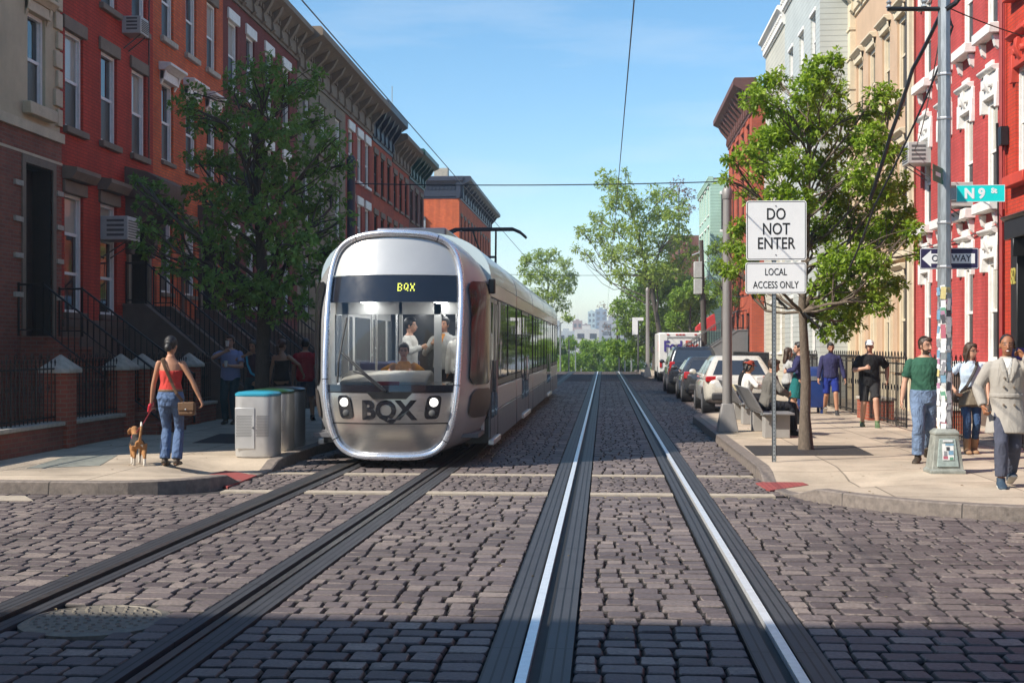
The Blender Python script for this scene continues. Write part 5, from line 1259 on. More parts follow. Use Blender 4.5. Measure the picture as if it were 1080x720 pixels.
# utility pole with stickers
UP = at(996, 498, GZ)
def utility():
    t = thing('traffic_pole', 'tall galvanised eight sided pole plastered with stickers at the right corner', 'pole', UP, 0)
    s = MB(); s.tube([(0, 0, .5), (0, 0, 4), (0, 0, 7.6)], [.088, .082, .076], 8); s.obj('shaft', M['steel'], t, smooth=25)
    b = MB(); f = lambda k, z: [(-k, -k * .9, z), (k, -k * .9, z), (k, k * .9, z), (-k, k * .9, z)]
    b.loft([f(.215, 0), f(.215, .04), f(.192, .05), f(.142, .47), f(.15, .48), f(.15, .51), f(.11, .55)])
    bo = b.obj('pedestal', pm('pedestal_paint', (.29, .30, .265), .65, .1, var=.45, scale=7, bump=.3), t, bevel=.012)
    d = MB(); d.loft([[(-.135, -.166, .08), (.135, -.166, .08), (.10, -.128, .43), (-.10, -.128, .43)], [(-.128, -.184, .09), (.128, -.184, .09), (.094, -.146, .42), (-.094, -.146, .42)]]); d.obj('hatch', pm('hatch_paint', (.30, .36, .34), .6, var=.3, scale=18), bo)
    rng = random.Random(4)
    cols = [(.72, .72, .70), (.66, .66, .66), (.06, .06, .07), (.42, .12, .16), (.16, .30, .42), (.55, .46, .2), (.12, .30, .2), (.70, .68, .62), (.40, .2, .30), (.24, .24, .26), (.68, .68, .70)]; pick = [0, 0, 0, 1, 1, 7, 7, 10, 10, 0, 1, 2, 9, 9, 3, 4, 5, 6, 8, 2]
    mats = [pm('sticker_paper', c, .6, var=.2, scale=25) for c in cols]
    for i in range(210):
        z = rng.uniform(.56, 2.3); a = (rng.randrange(8) + .5) * math.pi / 4 + rng.uniform(-.12, .12)
        if -math.sin(a) < -.3: a = -a
        h = rng.uniform(.02, .09); w = rng.uniform(.02, .034); rr = (.088 - z * .0016) * math.cos(math.pi / 8) + .001 + i * .00005
        a0 = round((a - math.pi / 8) / (math.pi / 4)) * math.pi / 4 + math.pi / 8
        n = Vector((math.cos(a0), math.sin(a0), 0)); tt = Vector((-n.y, n.x, 0)); c = n * rr + Vector((0, 0, z)); m = MB(); k = rng.uniform(-.25, .25)
        ux = tt + Vector((0, 0, k)); uz = Vector((0, 0, 1)) - tt * k
        q = [c - ux * w - uz * h, c + ux * w - uz * h, c + ux * w + uz * h, c - ux * w + uz * h]; m.add(q + [p + n * .0012 for p in q], [(4, 5, 6, 7), (0, 1, 5, 4), (1, 2, 6, 5), (2, 3, 7, 6), (3, 0, 4, 7)])
        m.obj('sticker', mats[rng.choice(pick)], t)
    for x, z, w, h, c in ((.0, .27, .07, .1, 0), (.02, .36, .05, .012, 4), (-.03, .2, .028, .018, 3), (.035, .26, .03, .026, 4), (-.03, .25, .02, .03, 9), (.04, .19, .022, .016, 6), (0, .405, .06, .012, 1), (.0, .31, .02, .022, 2)):
        nn_ = globals().setdefault('_sk', 0) + 1; globals()['_sk'] = nn_; y = -.186 + (z - .1) * .118 - .0006 * nn_; m = MB(); m.add([(x-w, y + (-h)*.128 - .004 - abs(x)*.01, z-h), (x+w, y + (-h)*.128 - .004 - abs(x)*.01, z-h), (x+w, y + h*.128 - .004 - abs(x)*.01, z+h), (x-w, y + h*.128 - .004 - abs(x)*.01, z+h)], [(0, 1, 2, 3)]); m.obj('sticker', mats[c], t)
    for z in (1.5, 2.55, 3.1, 4.4, 4.95): bd = MB(); bd.lathe([(.091, z), (.093, z + .005), (.093, z + .025), (.091, z + .03)], 8); bd.obj('steel_band', M['aluminium'], t)
    a = MB(); a.tube([(-.7, 0, 5.8), (-.3, 0, 5.79), (.0, -.02, 5.78)], [.03, .03, .03], 6)
    a.tube([(0, -.06, 5.76), (.12, -.05, 5.84), (.22, -.03, 5.98), (.28, 0, 6.25), (.3, 0, 6.6)], .035, 6); a.obj('bracket_arm', M['black'], t)
    for x in (-.68, -.25, .02): i_ = MB(); i_.lathe([(.02, 0), (.04, .02), (.02, .05), (.035, .08), (.01, .11)], 8, (x, 0, 5.8)); i_.obj('insulator', M['steel'], t)
    return t
utility()
u = UP
wire('drop_cable', 'thick black cable dropping from the bracket arm into the tree', [u + Vector((-.02, 0, 5.78)), u + Vector((-.32, .3, 5.1)), u + Vector((-.55, .5, 4.3)), u + Vector((-.75, .8, 3.5))], .026, .02)
wire('drop_cable', 'second black cable slanting from the pole top to the left', [u + Vector((.05, 0, 5.75)), u + Vector((.09, -.05, 5.55)), u + Vector((-.2, .1, 4.7)), u + Vector((-.75, .5, 3.4)), u + Vector((-1.0, .9, 2.6))], .014, .03)
wire('drop_cable', 'thin line from the pole top to the crimson house', [u + Vector((0, 0, 5.78)), (7.45, 31.5, 6.4)], .01, .3)
wire('drop_cable', 'thin line from the pole top off to the right', [u + Vector((.05, 0, 5.8)), (7.5, 20, 6.2)], .008, .1)
wire('drop_cable', 'thin line high across the front of the clapboard houses', [(6.4, 40, 10.6), (6.3, 46, 9.9), (6.2, 56, 10.4)], .02, .2)
wire('drop_cable', 'second thin line lower across the front of the clapboard houses', [(6.4, 40, 9.6), (6.3, 46, 9.3), (6.2, 56, 9.7)], .02, .2)
# plain sign text helper
BK = pm('sign_black', (.012, .012, .012), .5); WS = pm('sign_white', (.80, .80, .79), .4, var=.04); WB = pm('sign_letter_white', (.82, .82, .82), .45, var=.02)
def plate(root, name, x, z, w, h, mat, y=0, rad=.03, th=.006, border=None, bw=.012, inset_=.012):
    def rr(w, h, rad):
        pts = []
        for cx, cz, a0 in ((w/2-rad, h/2-rad, 0), (-w/2+rad, h/2-rad, 90), (-w/2+rad, -h/2+rad, 180), (w/2-rad, -h/2+rad, 270)):
            for k in range(5): a = R(a0 + k * 22.5); pts.append((x + cx + rad * math.cos(a), z + cz + rad * math.sin(a)))
        return pts
    m = MB(); m.prism(rr(w, h, rad), 1, y - th, y); o = m.obj(name, mat, root)
    if border:
        b = MB(); A = rr(w - 2*inset_, h - 2*inset_, rad*.8); B = rr(w - 2*inset_ - 2*bw, h - 2*inset_ - 2*bw, rad*.6); n = len(A)
        b.add([(p, y - th - .0015, q) for p, q in A] + [(p, y - th - .0015, q) for p, q in B], [(i, (i+1) % n, n + (i+1) % n, n + i) for i in range(n)]); b.obj('border', border, o)
    return o
def signpost():
    B = at(816.5, 487, GZ); t = thing('road_sign', 'white square road sign and smaller plate on a perforated post', 'sign', B, 0)
    k = B.y / FPX * 1.0; z = lambda py: CAMZ + (HY - py) * k * .999 - GZ; x = lambda px: (px - 816.5) * k
    p = MB(); p.box(-.028, .028, .0, .012, 0, z(214)); p.box(-.028, -.02, .0, .03, 0, z(214)); p.box(.02, .028, .0, .03, 0, z(214)); p.obj('post', M['steel'], t)
    hl = MB()
    for i in range(62): zz = .04 + i * .052; hl.tube([(0, -.0015, zz), (0, .002, zz)], .008, 6)
    hl.obj('holes', M['black'], t)
    s = plate(t, 'plate', x(818.5), z(244.5), 62 * k, 62 * k, WS, -.012, .035, .005, BK, .008)
    for body_, py in (('DO', 228), ('NOT', 243.5), ('ENTER', 258.5)): text_obj('lettering', body_, .225, BK, s, (x(818.3), -.0185, z(py)), (R(90), 0, 0), .76, .0012, .002)
    for py in (219, 270): b = MB(); b.tube([(x(818), -.018, z(py)), (x(818), -.024, z(py))], .008, 8); b.obj('bolt', M['acd'], s)
    q = plate(t, 'plate', x(818), z(294), 62.5 * k, 32.5 * k, WS, -.012, .03, .005, BK, .007)
    for body_, py in (('LOCAL', 288), ('ACCESS ONLY', 301.5)): text_obj('lettering', body_, .135, BK, q, (x(818), -.0185, z(py)), (R(90), 0, 0), .7, .0012, .0008)
signpost()
def pole_signs():
    k = UP.y / FPX; z = lambda py: CAMZ + (HY - py) * k - GZ; x = lambda px: (px - 996) * k
    teal = pm('sign_teal', (.01, .70, .66), .4, var=.05); green = pm('sign_green', (.02, .20, .12), .45)
    t = thing('street_name_sign', 'teal street name sign reading N 9 ST on the stickered pole', 'sign', UP, 0)
    s = plate(t, 'plate', x(1032), z(208), 49 * k, 17.5 * k, teal, -.02, .004, .004, WB, .006, .001)
    text_obj('lettering', 'N 9', .17, WB, s, (x(1026), -.0255, z(208.5)), (R(90), 0, 0), .95, .001, .008, 1); text_obj('lettering', 'St', .085, WB, s, (x(1045.5), -.0255, z(205.5)), (R(90), 0, 0), 1, .001, .005)
    b = MB(); b.box(x(1001), x(1008), -.016, .0, z(214), z(202)); b.obj('bracket', M['steel'], t)
    t2 = thing('street_name_sign', 'small green street name sign seen almost edge on at the left of the pole', 'sign', UP, R(62))
    p = plate(t2, 'plate', -.33, z(191), .5, .2, green, 0, .004, .004, None); m_ = MB(); m_.box(-.45, -.2, -.0055, -.004, z(193), z(189)); m_.obj('worn_marking', WB, p)
    b2 = MB(); b2.box(-.12, -.06, -.01, .01, z(195), z(187)); b2.obj('bracket', M['steel'], t2)
    t3 = thing('one_way_sign', 'black and white arrow sign pointing left behind the stickered pole', 'sign', UP + Vector((0, .12, 0)), 0)
    o = plate(t3, 'plate', x(1003.5), z(274), 60 * k, 22 * k, pm('sign_navy_black', (.025, .018, .07), .5), 0, .02, .004, WB, .006, .006)
    a = MB(); zc = z(274); h = .105; hs = .075
    a.add([(x(1000), -.0062, zc - hs * .0 - .062), (x(1029.5), -.0062, zc - .062), (x(1029.5), -.0062, zc + .062), (x(1000), -.0062, zc + .062), (x(985), -.0062, zc + .062), (x(985), -.0062, zc + h), (x(975.5), -.0062, zc), (x(985), -.0062, zc - h), (x(985), -.0062, zc - .062)], [(0, 1, 2, 3, 4, 8), (4, 5, 6, 7, 8)]); a.obj('arrow', WB, o)
    text_obj('lettering', 'ONE WAY', .118, pm('sign_navy', (.02, .02, .05), .5), o, (x(1005.5), -.0085, zc), (R(90), 0, 0), .88, .001, .001)
    bb = MB(); bb.box(x(994), x(999), .0, .03, zc - .05, zc + .05); bb.obj('bracket', M['steel'], t3)
    c = thing('security_camera', 'small wall lamp bracket at the right end of the arrow sign', 'lamp', (7.55, 25.6, 2.75))
pole_signs()
for o in [o for o in COL.objects if o.name.startswith('security_camera')]: bpy.data.objects.remove(o)
# litter bins
def bins():
    sm = pm('bin_steel', (.60, .60, .59), .42, .5, var=.12, scale=4); hol = pm('bin_holes', (.05, .05, .05), .7)
    def prof(w, d, z, k=.22, n=28):
        return [(w / 2 * np.sign(math.cos(t)) * abs(math.cos(t)) ** .5, d / 2 * np.sign(math.sin(t)) * abs(math.sin(t)) ** .5, z) for t in np.linspace(0, 2 * math.pi, n + 1)[:-1]]
    for lab, px, py, col, nm in (('steel litter bin with a bright blue lid, nearest of the row', 267, 482, (.04, .30, .42), 'blue'), ('steel litter bin with a green lid, second of the row', 283, 476, (.02, .07, .03), 'green'), ('steel litter bin with a dark grey lid, farthest of the row', 296, 471, (.05, .05, .05), 'grey')):
        b = at(px, py, GZ); t = thing('litter_bin', lab, 'bin', (b.x, b.y + .28, GZ), 0, 'litter bins by the left kerb'); w, d, h = .6, .56, .86
        m = MB(); m.loft([prof(w*.96, d*.96, 0), prof(w, d, .03), prof(w, d, h), prof(w*.97, d*.97, h+.01)]); m.obj('body', sm, t, smooth=40)
        l = MB(); l.loft([prof(w*1.02, d*1.02, h+.01), prof(w*1.02, d*1.02, h+.04), prof(w*.9, d*.9, h+.065), prof(w*.5, d*.5, h+.08)]); l.obj('lid', pm('lid_' + nm, col, .3, var=.08, coat=.4), t, smooth=40)
        dr = MB(); y = -d / 2 - .004
        dr.box(-.12 - .14, -.12 + .14, y - .006, y + .01, .12, .7); do = dr.obj('door', sm, t, bevel=.004)
        hs = MB()
        for x0, x1 in ((-.235, -.015), (.05, .24)):
            for i in range(int((x1 - x0) / .022)):
                for j in range(14):
                    xx = x0 + (i + .5 * (j % 2)) * .022; zz = .3 + j * .022; yy = y - .0075 if x1 < 0 else -d / 2 * (1 - max(0, (abs(xx) / (w / 2))) ** 4) ** .25 - .003
                    hs.tube([(xx, yy + .001, zz), (xx, yy - .001, zz)], .0065, 6)
        hs.obj('perforations', hol, t)
        k = MB(); k.ball((.0, y - .012, .42), .014); k.obj('lock', M['acd'], do)
bins()
# benches
def bench(label, px, py, px2, py2):
    a, b = at(px, py, GZ), at(px2, py2, GZ); t = thing('bench', label, 'bench', (a.x, a.y, GZ), 0, 'grey benches facing the houses'); L = b.y - a.y
    gm = pm('bench_metal', (.24, .24, .245), .5, .3, var=.12, scale=5)
    for y in (.0, L):
        p = MB(); p.box(-.03, .40, y - .2, y + .2, 0, .40); p.obj('plinth', pm('bench_plinth', (.30, .29, .275), .7, var=.12, scale=5), t, bevel=.01)
    s = MB(); s.box(-.08, .46, -.35, L + .35, .402, .44); s.obj('seat', gm, t, bevel=.012)
    k = MB(); k.prism([(-.1, .44), (-.06, .44), (-.30, .86), (-.335, .86)], 1, -.35, L + .35); k.obj('backrest', gm, t, bevel=.01)
    e = MB()
    for y in (-.32, L + .3): e.prism([(-.12, .40), (.0, .40), (.0, .44), (-.1, .46)], 1, y, y + .03)
    e.obj('bracket', M['steel'], t)
bench('grey metal bench on concrete plinths, the nearer one with the man in a suit', 807, 461, 793, 454)
bench('grey metal bench on concrete plinths, the farther one with the woman in a hat', 784, 447, 777, 442)
# wooden utility pole with transformers, far right
def wood_pole():
    Y = 68; b = onY(744, 392, Y); b.z = GZ; t = thing('utility_pole', 'dark wooden utility pole carrying two grey boxes', 'pole', b, 0); top = onY(744, 256, Y).z
    p = MB(); p.tube([(0, 0, 0), (-.12, 0, top * .5), (-.22, 0, top)], [.17, .14, .11], 8); p.obj('shaft', M['barkd'], t, smooth=50)
    for py0, py1 in ((279, 296), (297, 313)):
        z1, z0 = onY(737, py0, Y).z, onY(737, py1, Y).z; x = onY(736, 290, Y).x - b.x; m = MB(); m.box(x - .22, x + .22, -.3, .1, z0, z1); m.obj('transformer_box', M['acw'], t, bevel=.03)
    c = MB(); c.bar((-.2, 0, top - .6), (-.2 - .5, 0, top - .8), .03); c.obj('bracket', M['steel'], t)
    for i, (x, z, s) in enumerate(((6.9, 5.0, .5), (6.9, 4.2, .8))): wire('drop_cable', 'slack cable from the wooden pole to the brick house' if i == 0 else 'lower slack cable from the wooden pole to the brick house', [b + Vector((-.2, 0, top - .4 - i * .6)), (x, 61, z)], .02, s)
    q = thing('street_name_sign', 'pale green street sign on the wooden pole', 'sign', (b.x, Y - .2, 0)); k = MB(); z = onY(752, 309, Y).z; k.box(.15, .75, -.02, .0, z - .13, z + .13); k.obj('plate', pm('pale_sign', (.35, .45, .4), .5), q); k2 = MB(); k2.bar((0, 0, z), (.2, 0, z), .02); k2.obj('bracket', M['steel'], q)
wood_pole()
def awning():
    p = onY(737, 332, 74); t = thing('awning', 'small red awning behind the wooden pole', 'awning', (p.x + .4, 74, p.z - .5)); m = MB()
    m.prism([(-.7, -.1), (.7, .55), (.7, -.35), (-.7, -.4)], 0, -.55, .55) if False else m.prism([(-.55, -.4), (.55, -.4), (.55, -.2), (.45, .55), (-.1, .2), (-.55, -.2)], 1, -.5, .9); m.obj('canvas', pm('red_canvas', (.5, .03, .03), .8), t)
    f = MB(); f.bar((.5, .9, -.4), (1.8, .9, -.3), .03); f.bar((.5, -.5, -.4), (1.8, -.5, -.3), .03); f.obj('frame', M['steel'], t)
awning()
# blue mailbox behind the tree, blue street box at the right edge, white banner
def mailbox():
    b = at(857, 436, GZ); t = thing('mailbox', 'blue mailbox half hidden by the right tree trunk', 'mailbox', (b.x, b.y + .3, GZ)); m = MB(); bl = pm('mail_blue', (.012, .035, .15), .4, var=.1)
    m.prism([(-.3, .14), (.3, .14), (.3, .85), (.22, 1.02), (.08, 1.1), (-.08, 1.1), (-.22, 1.02), (-.3, .85)], 0, -.27, .27); m.obj('body', bl, t, bevel=.015)
    for x in (-.22, .22):
        for y in (-.24, .24): l = MB(); l.box(x - .03, x + .03, y - .03, y + .03, 0, .15); l.obj('leg', bl, t)
    d = MB(); d.box(-.2, .2, -.315, -.29, .78, .88); d.obj('flap', M['steel'], t)
mailbox()
def kiosk():
    b = at(1070, 470, GZ); t = thing('food_cart', 'blue and white street cart behind the man in the trench coat', 'cart', (b.x + .35, b.y, GZ)); bl = pm('cart_blue', (.04, .22, .55), .4, var=.1); nv = pm('cart_navy', (.02, .025, .22), .45)
    m = MB(); m.box(-.5, .9, -.3, .5, .25, 1.36); m.obj('body', bl, t, bevel=.03)
    h = MB(); h.box(-.42, .9, -.34, .4, 1.37, 1.55); ho = h.obj('header', nv, t, bevel=.01)
    text_obj('lettering', 'M', .19, pm('gold_letter', (.6, .55, .3), .5), ho, (-.12, -.3425, 1.46), (R(90), 0, 0), 1, .001, .006)
    w = MB(); w.box(-.45, .85, -.312, -.295, 1.05, 1.3); w.obj('pale_panel', pm('cart_pale', (.35, .5, .65), .4), t)
    w2 = MB(); w2.box(-.3, .0, -.316, -.295, .62, .8); w2.obj('red_panel', pm('cart_red', (.55, .03, .05), .5), t)
    for x in (-.35, .7): l = MB(); l.tube([(x, -.32, .16), (x, -.26, .16)], .16, 14); l.obj('wheel', M['rubber'], t)
kiosk()
def banner():
    Y = 80; t = thing('banner_sign', 'white hanging banner on a pole among the far right trees', 'sign', (onY(671, 366, Y).x, Y, GZ)); z0, z1 = onY(671, 355, Y).z, onY(671, 337, Y).z
    m = MB(); m.box(-.25, .1, -.02, .02, z0, z1); m.box(.1, .45, -.02, .02, z1 - .2, z1); m.obj('cloth', WS, t); p = MB(); p.tube([(.12, .05, 0), (.12, .05, z1)], .05, 6); p.obj('pole', M['acd'], t)
banner()
# far city
def city():
    data = [('white_block', 'low white block on the skyline nearest the tram', 574, 590, 338, 500, (.34, .36, .37)), ('brick_tower', 'reddish brick block with a small roof house on the skyline', 604, 614, 338, 620, (.33, .2, .16)), ('brick_block', 'brown brick block on the skyline', 614, 622, 342, 620, (.28, .2, .17)),
            ('glass_tower', 'pale green glass tower on the skyline', 620, 628, 328, 760, (.42, .52, .5)), ('dark_tower', 'blue grey tower on the skyline beside the pale tower', 628, 640, 326, 760, (.16, .22, .28)), ('flat_shed', 'long pale shed roof on the skyline', 606, 632, 347, 430, (.5, .48, .44)), ('grey_block', 'low grey block on the skyline behind the bare tree', 632, 664, 338, 560, (.3, .3, .31)), ('pale_block', 'pale block low on the skyline in the middle', 588, 606, 349, 450, (.38, .40, .40))]
    for nm, lab, x0, x1, py, Y, c in data:
        a, b = onY(x0, py, Y), onY(x1, py, Y); w = b.x - a.x; H = a.z + 12; t = thing('skyline_building', lab, 'building', ((a.x + b.x) / 2, Y, -12), 0, 'buildings on the skyline')
        mt = pm(nm, c, .8, var=.1, scale=.1); m = MB(); m.box(-w/2, w/2, 0, w * .8, 0, H); m.box(-w*.2, w*.15, w*.2, w*.6, H, H + w * .15); m.obj('wall', mt, t)
        for i in range(max(2, int(w / 4.5))):
            for j in range(4):
                n = max(2, int(w / 4.5)); xx = -w/2 + w * (i + .5) / n; zz = H - 3.2 * (j + 1); q = MB(); q.box(xx - w/n*.28, xx + w/n*.28, -.08, .02, zz, zz + 1.7); q.obj('window', M['pane'], t)
city()
# ---------------------------------------------------------------- parked vehicles (rear towards the viewer)
RED_L = pm('tail_red', (.45, .012, .015), .18, var=.1, coat=.8); CLR_L = pm('lamp_clear', (.6, .58, .56), .15, coat=.8); CARGLASS = glass_pane('car_glass', (.03, .035, .045), .05, .9)
TYRE = pm('tyre', (.018, .018, .018), .85); RIMM = pm('alloy', (.42, .42, .43), .35, .8); PLATEM = pm('plate_paint', (.66, .6, .38), .5); PLASTIC = pm('bumper_plastic', (.03, .03, .032), .6)
def sect(hw, zb, zt, y, n=5, k=28, tum=.0):
    out = []; zc = (zb + zt) / 2
    for t in np.linspace(0, 2 * math.pi, k + 1)[:-1]:
        c, s = math.cos(t), math.sin(t); x = hw * np.sign(c) * abs(c) ** (2 / n); z = np.sign(s) * abs(s) ** (2 / n) * (zt - zb) / 2
        out.append((x * (1 - tum * max(0, z / (zt - zb) * 2)), y, zc + z))
    return out
def car(label, cat, loc, paint, W, H, L, st, cab, belt, wheels, wr, lights, name='parked_car', rails=False, rz=0):
    t = thing(name, label, cat, loc, rz, 'vehicles parked along the right kerb'); hw = W / 2
    b = MB(); b.loft([sect(hw * k, zb, zt, y, 5.5) for y, k, zb, zt in st]); bo = b.obj('body', paint, t, smooth=45)
    y0, y1, y2, y3, thw = cab; z0, z1 = belt - .06, H
    c = MB(); rows_ = []
    for f in np.linspace(0, 1, 6):
        e = f ** 1.15; ya, yb = y0 + (y1 - y0) * e, y3 + (y2 - y3) * e; w = hw * .97 + (thw - hw * .97) * f ** 1.3; z = z0 + (z1 - z0) * (f if f < 1 else 1)
        k = 5; ring = []
        for (cx, cy, a0) in ((w - .14, yb - .14, 0), (-w + .14, yb - .14, 90), (-w + .14, ya + .14, 180), (w - .14, ya + .14, 270)):
            for j in range(k): a = R(a0 + j * 22.5); ring.append((cx + .14 * math.cos(a), cy + .14 * math.sin(a), z))
        rows_.append(ring)
    top = [(x * .93, (y - (y1 + y2) / 2) * .95 + (y1 + y2) / 2, H + .035) for x, y, z in rows_[-1]]; rows_.append(top); c.loft(rows_); c.obj('cabin', paint, t, smooth=50)
    def slant(f, off=.0): e = f ** 1.15; return y0 + (y1 - y0) * e - off, hw * .97 + (thw - hw * .97) * f ** 1.3, z0 + (z1 - z0) * f
    g = MB(); A, B = slant(.2, .012), slant(.86, .012)
    for (ya, wa, za), (yb, wb, zb) in ((A, B),):
        v = [(-(wa - .16), ya, za), (wa - .16, ya, za), (wb - .15, yb, zb), (-(wb - .15), yb, zb)]; g.add(v + [(x, y + .03, z) for x, y, z in v], [(0, 1, 2, 3), (4, 7, 6, 5), (0, 4, 5, 1), (1, 5, 6, 2), (2, 6, 7, 3), (3, 7, 4, 0)])
    g.obj('rear_window', CARGLASS, t)
    for s in (-1, 1):
        for q in (0, 1):
            (ya, wa, za), (yb, wb, zb) = slant(.22), slant(.84); fa, fb = y3 + (y2 - y3) * .22, y3 + (y2 - y3) * .84
            la = [ya + .3 + (fa - ya - .5) * (0, .52)[q], ya + .3 + (fa - ya - .5) * (.48, 1)[q]]; lb = [yb + .2 + (fb - yb - .35) * (0, .52)[q], yb + .2 + (fb - yb - .35) * (.48, 1)[q]]
            o = .012; v = [(s * (wa + o), la[0], za), (s * (wa + o), la[1], za), (s * (wb + o), lb[1], zb), (s * (wb + o), lb[0], zb)]; m = MB(); m.add(v + [(x - s * .04, y, z) for x, y, z in v], [(0, 1, 2, 3), (4, 7, 6, 5), (0, 4, 5, 1), (1, 5, 6, 2), (2, 6, 7, 3), (3, 7, 4, 0)]); m.obj('side_window', CARGLASS, t)
        for y in wheels:
            w = MB(); x0 = s * (hw - .23); x1 = s * (hw + .01); w.tube([(x0, y, wr), (x0 + s*.02, y, wr), (x1 - s*.02, y, wr), (x1, y, wr)], [wr - .03, wr, wr, wr - .025], 24); wo = w.obj('wheel', TYRE, t, smooth=35)
            r_ = MB(); r_.tube([(x1 - s*.01, y, wr), (x1 + s*.006, y, wr)], [wr * .66, wr * .6], 20); r_.obj('rim', RIMM, wo)
            a = MB(); a.tube([(s * (hw - .3), y, wr), (s * (hw + .004), y, wr)], wr + .06, 24); a.obj('wheel_arch', PLASTIC, t)
        for (x, z, w_, h_, mt, nm) in lights:
            m = MB(); yk = .03 + .10 * (x / hw) ** 4; m.box(s * x - w_/2, s * x + w_/2, -.012 + yk, .22, z - h_/2, z + h_/2); m.obj(nm, mt, t, bevel=.03, seg=3)
        mi = MB(); mi.ball((s * (hw + .1), y3 - .35, belt + .08), (.1, .06, .075), 10, 6); mi.bar((s * (hw - .06), y3 - .35, belt + .03), (s * (hw + .06), y3 - .35, belt + .05), .02); mi.obj('mirror', paint, t, smooth=60)
        h = MB(); h.box(s * hw * .995 - .015, s * hw * .995 + .015, y0 + 1.05, y0 + 1.25, belt - .16, belt - .12); h.obj('handle', paint, t)
    p = MB(); p.box(-.26, .26, -.02, .05, belt - .34, belt - .18); p.obj('number_plate', PLATEM, t, bevel=.005)
    bp = MB(); bp.box(-hw * .8, hw * .8, -.035, .2, st[0][2] - .06, st[0][2] + .13); bp.obj('bumper', PLASTIC, t, bevel=.04)
    ex = MB(); ex.tube([(hw * .5, -.04, .27), (hw * .5, .2, .27)], .035, 8); ex.obj('exhaust', M['steel'], t)
    if rails:
        for s in (-1, 1): m = MB(); m.tube([(s * thw * .85, y1 + .1, H + .03), (s * thw * .85, y1 + .2, H + .09), (s * thw * .85, y2 - .2, H + .09), (s * thw * .85, y2 - .1, H + .03)], .022, 6); m.obj('roof_rail', M['black'], t)
    return t
wpaint = pm('champagne_white_paint', (.62, .585, .51), .28, .2, var=.04, coat=.9); gpaint = pm('graphite_paint', (.06, .063, .068), .28, .4, var=.05, coat=.9); kpaint = pm('black_car_paint', (.028, .032, .042), .25, .3, var=.05, coat=.9)
car('pale champagne hatchback parked nearest, just past the kerb bulge', 'car', (3.42, 32.6, 0), wpaint, 1.76, 1.44, 4.4, [(0, .72, .42, .84), (.05, .86, .36, .90), (.25, .97, .28, .95), (.8, 1, .22, .95), (2, 1, .2, .93), (3.4, .99, .2, .88), (4.1, .93, .24, .76), (4.4, .75, .35, .62)], (.12, .62, 2.35, 3.35, .6), .95, (.85, 3.5), .31,
    [(.70, .89, .30, .15, RED_L, 'tail_light'), (.50, .90, .20, .13, CLR_L, 'reverse_light')])
car('graphite saloon car parked between the hatchback and the black utility vehicle', 'car', (3.3, 39.4, 0), gpaint, 1.76, 1.36, 4.6, [(0, .74, .45, .86), (.06, .88, .36, .93), (.3, .97, .28, .97), (1, 1, .22, .96), (2, 1, .2, .92), (3.5, .99, .2, .88), (4.3, .93, .24, .76), (4.6, .75, .35, .62)], (.85, 1.35, 2.6, 3.5, .6), .95, (.9, 3.7), .31,
    [(.70, .84, .30, .22, RED_L, 'tail_light')])
car('black boxy utility vehicle with roof rails parked ahead of the saloon', 'car', (3.25, 46.5, 0), kpaint, 1.86, 1.68, 4.7, [(0, .86, .5, 1.0), (.05, .93, .4, 1.05), (.2, .98, .34, 1.08), (1, 1, .3, 1.08), (2.4, 1, .3, 1.06), (3.5, .99, .3, 1.04), (4.4, .95, .34, .96), (4.7, .8, .42, .8)], (.05, .25, 2.7, 3.3, .70), 1.08, (.9, 3.7), .37,
    [(.78, 1.0, .20, .36, RED_L, 'tail_light')], rails=True)
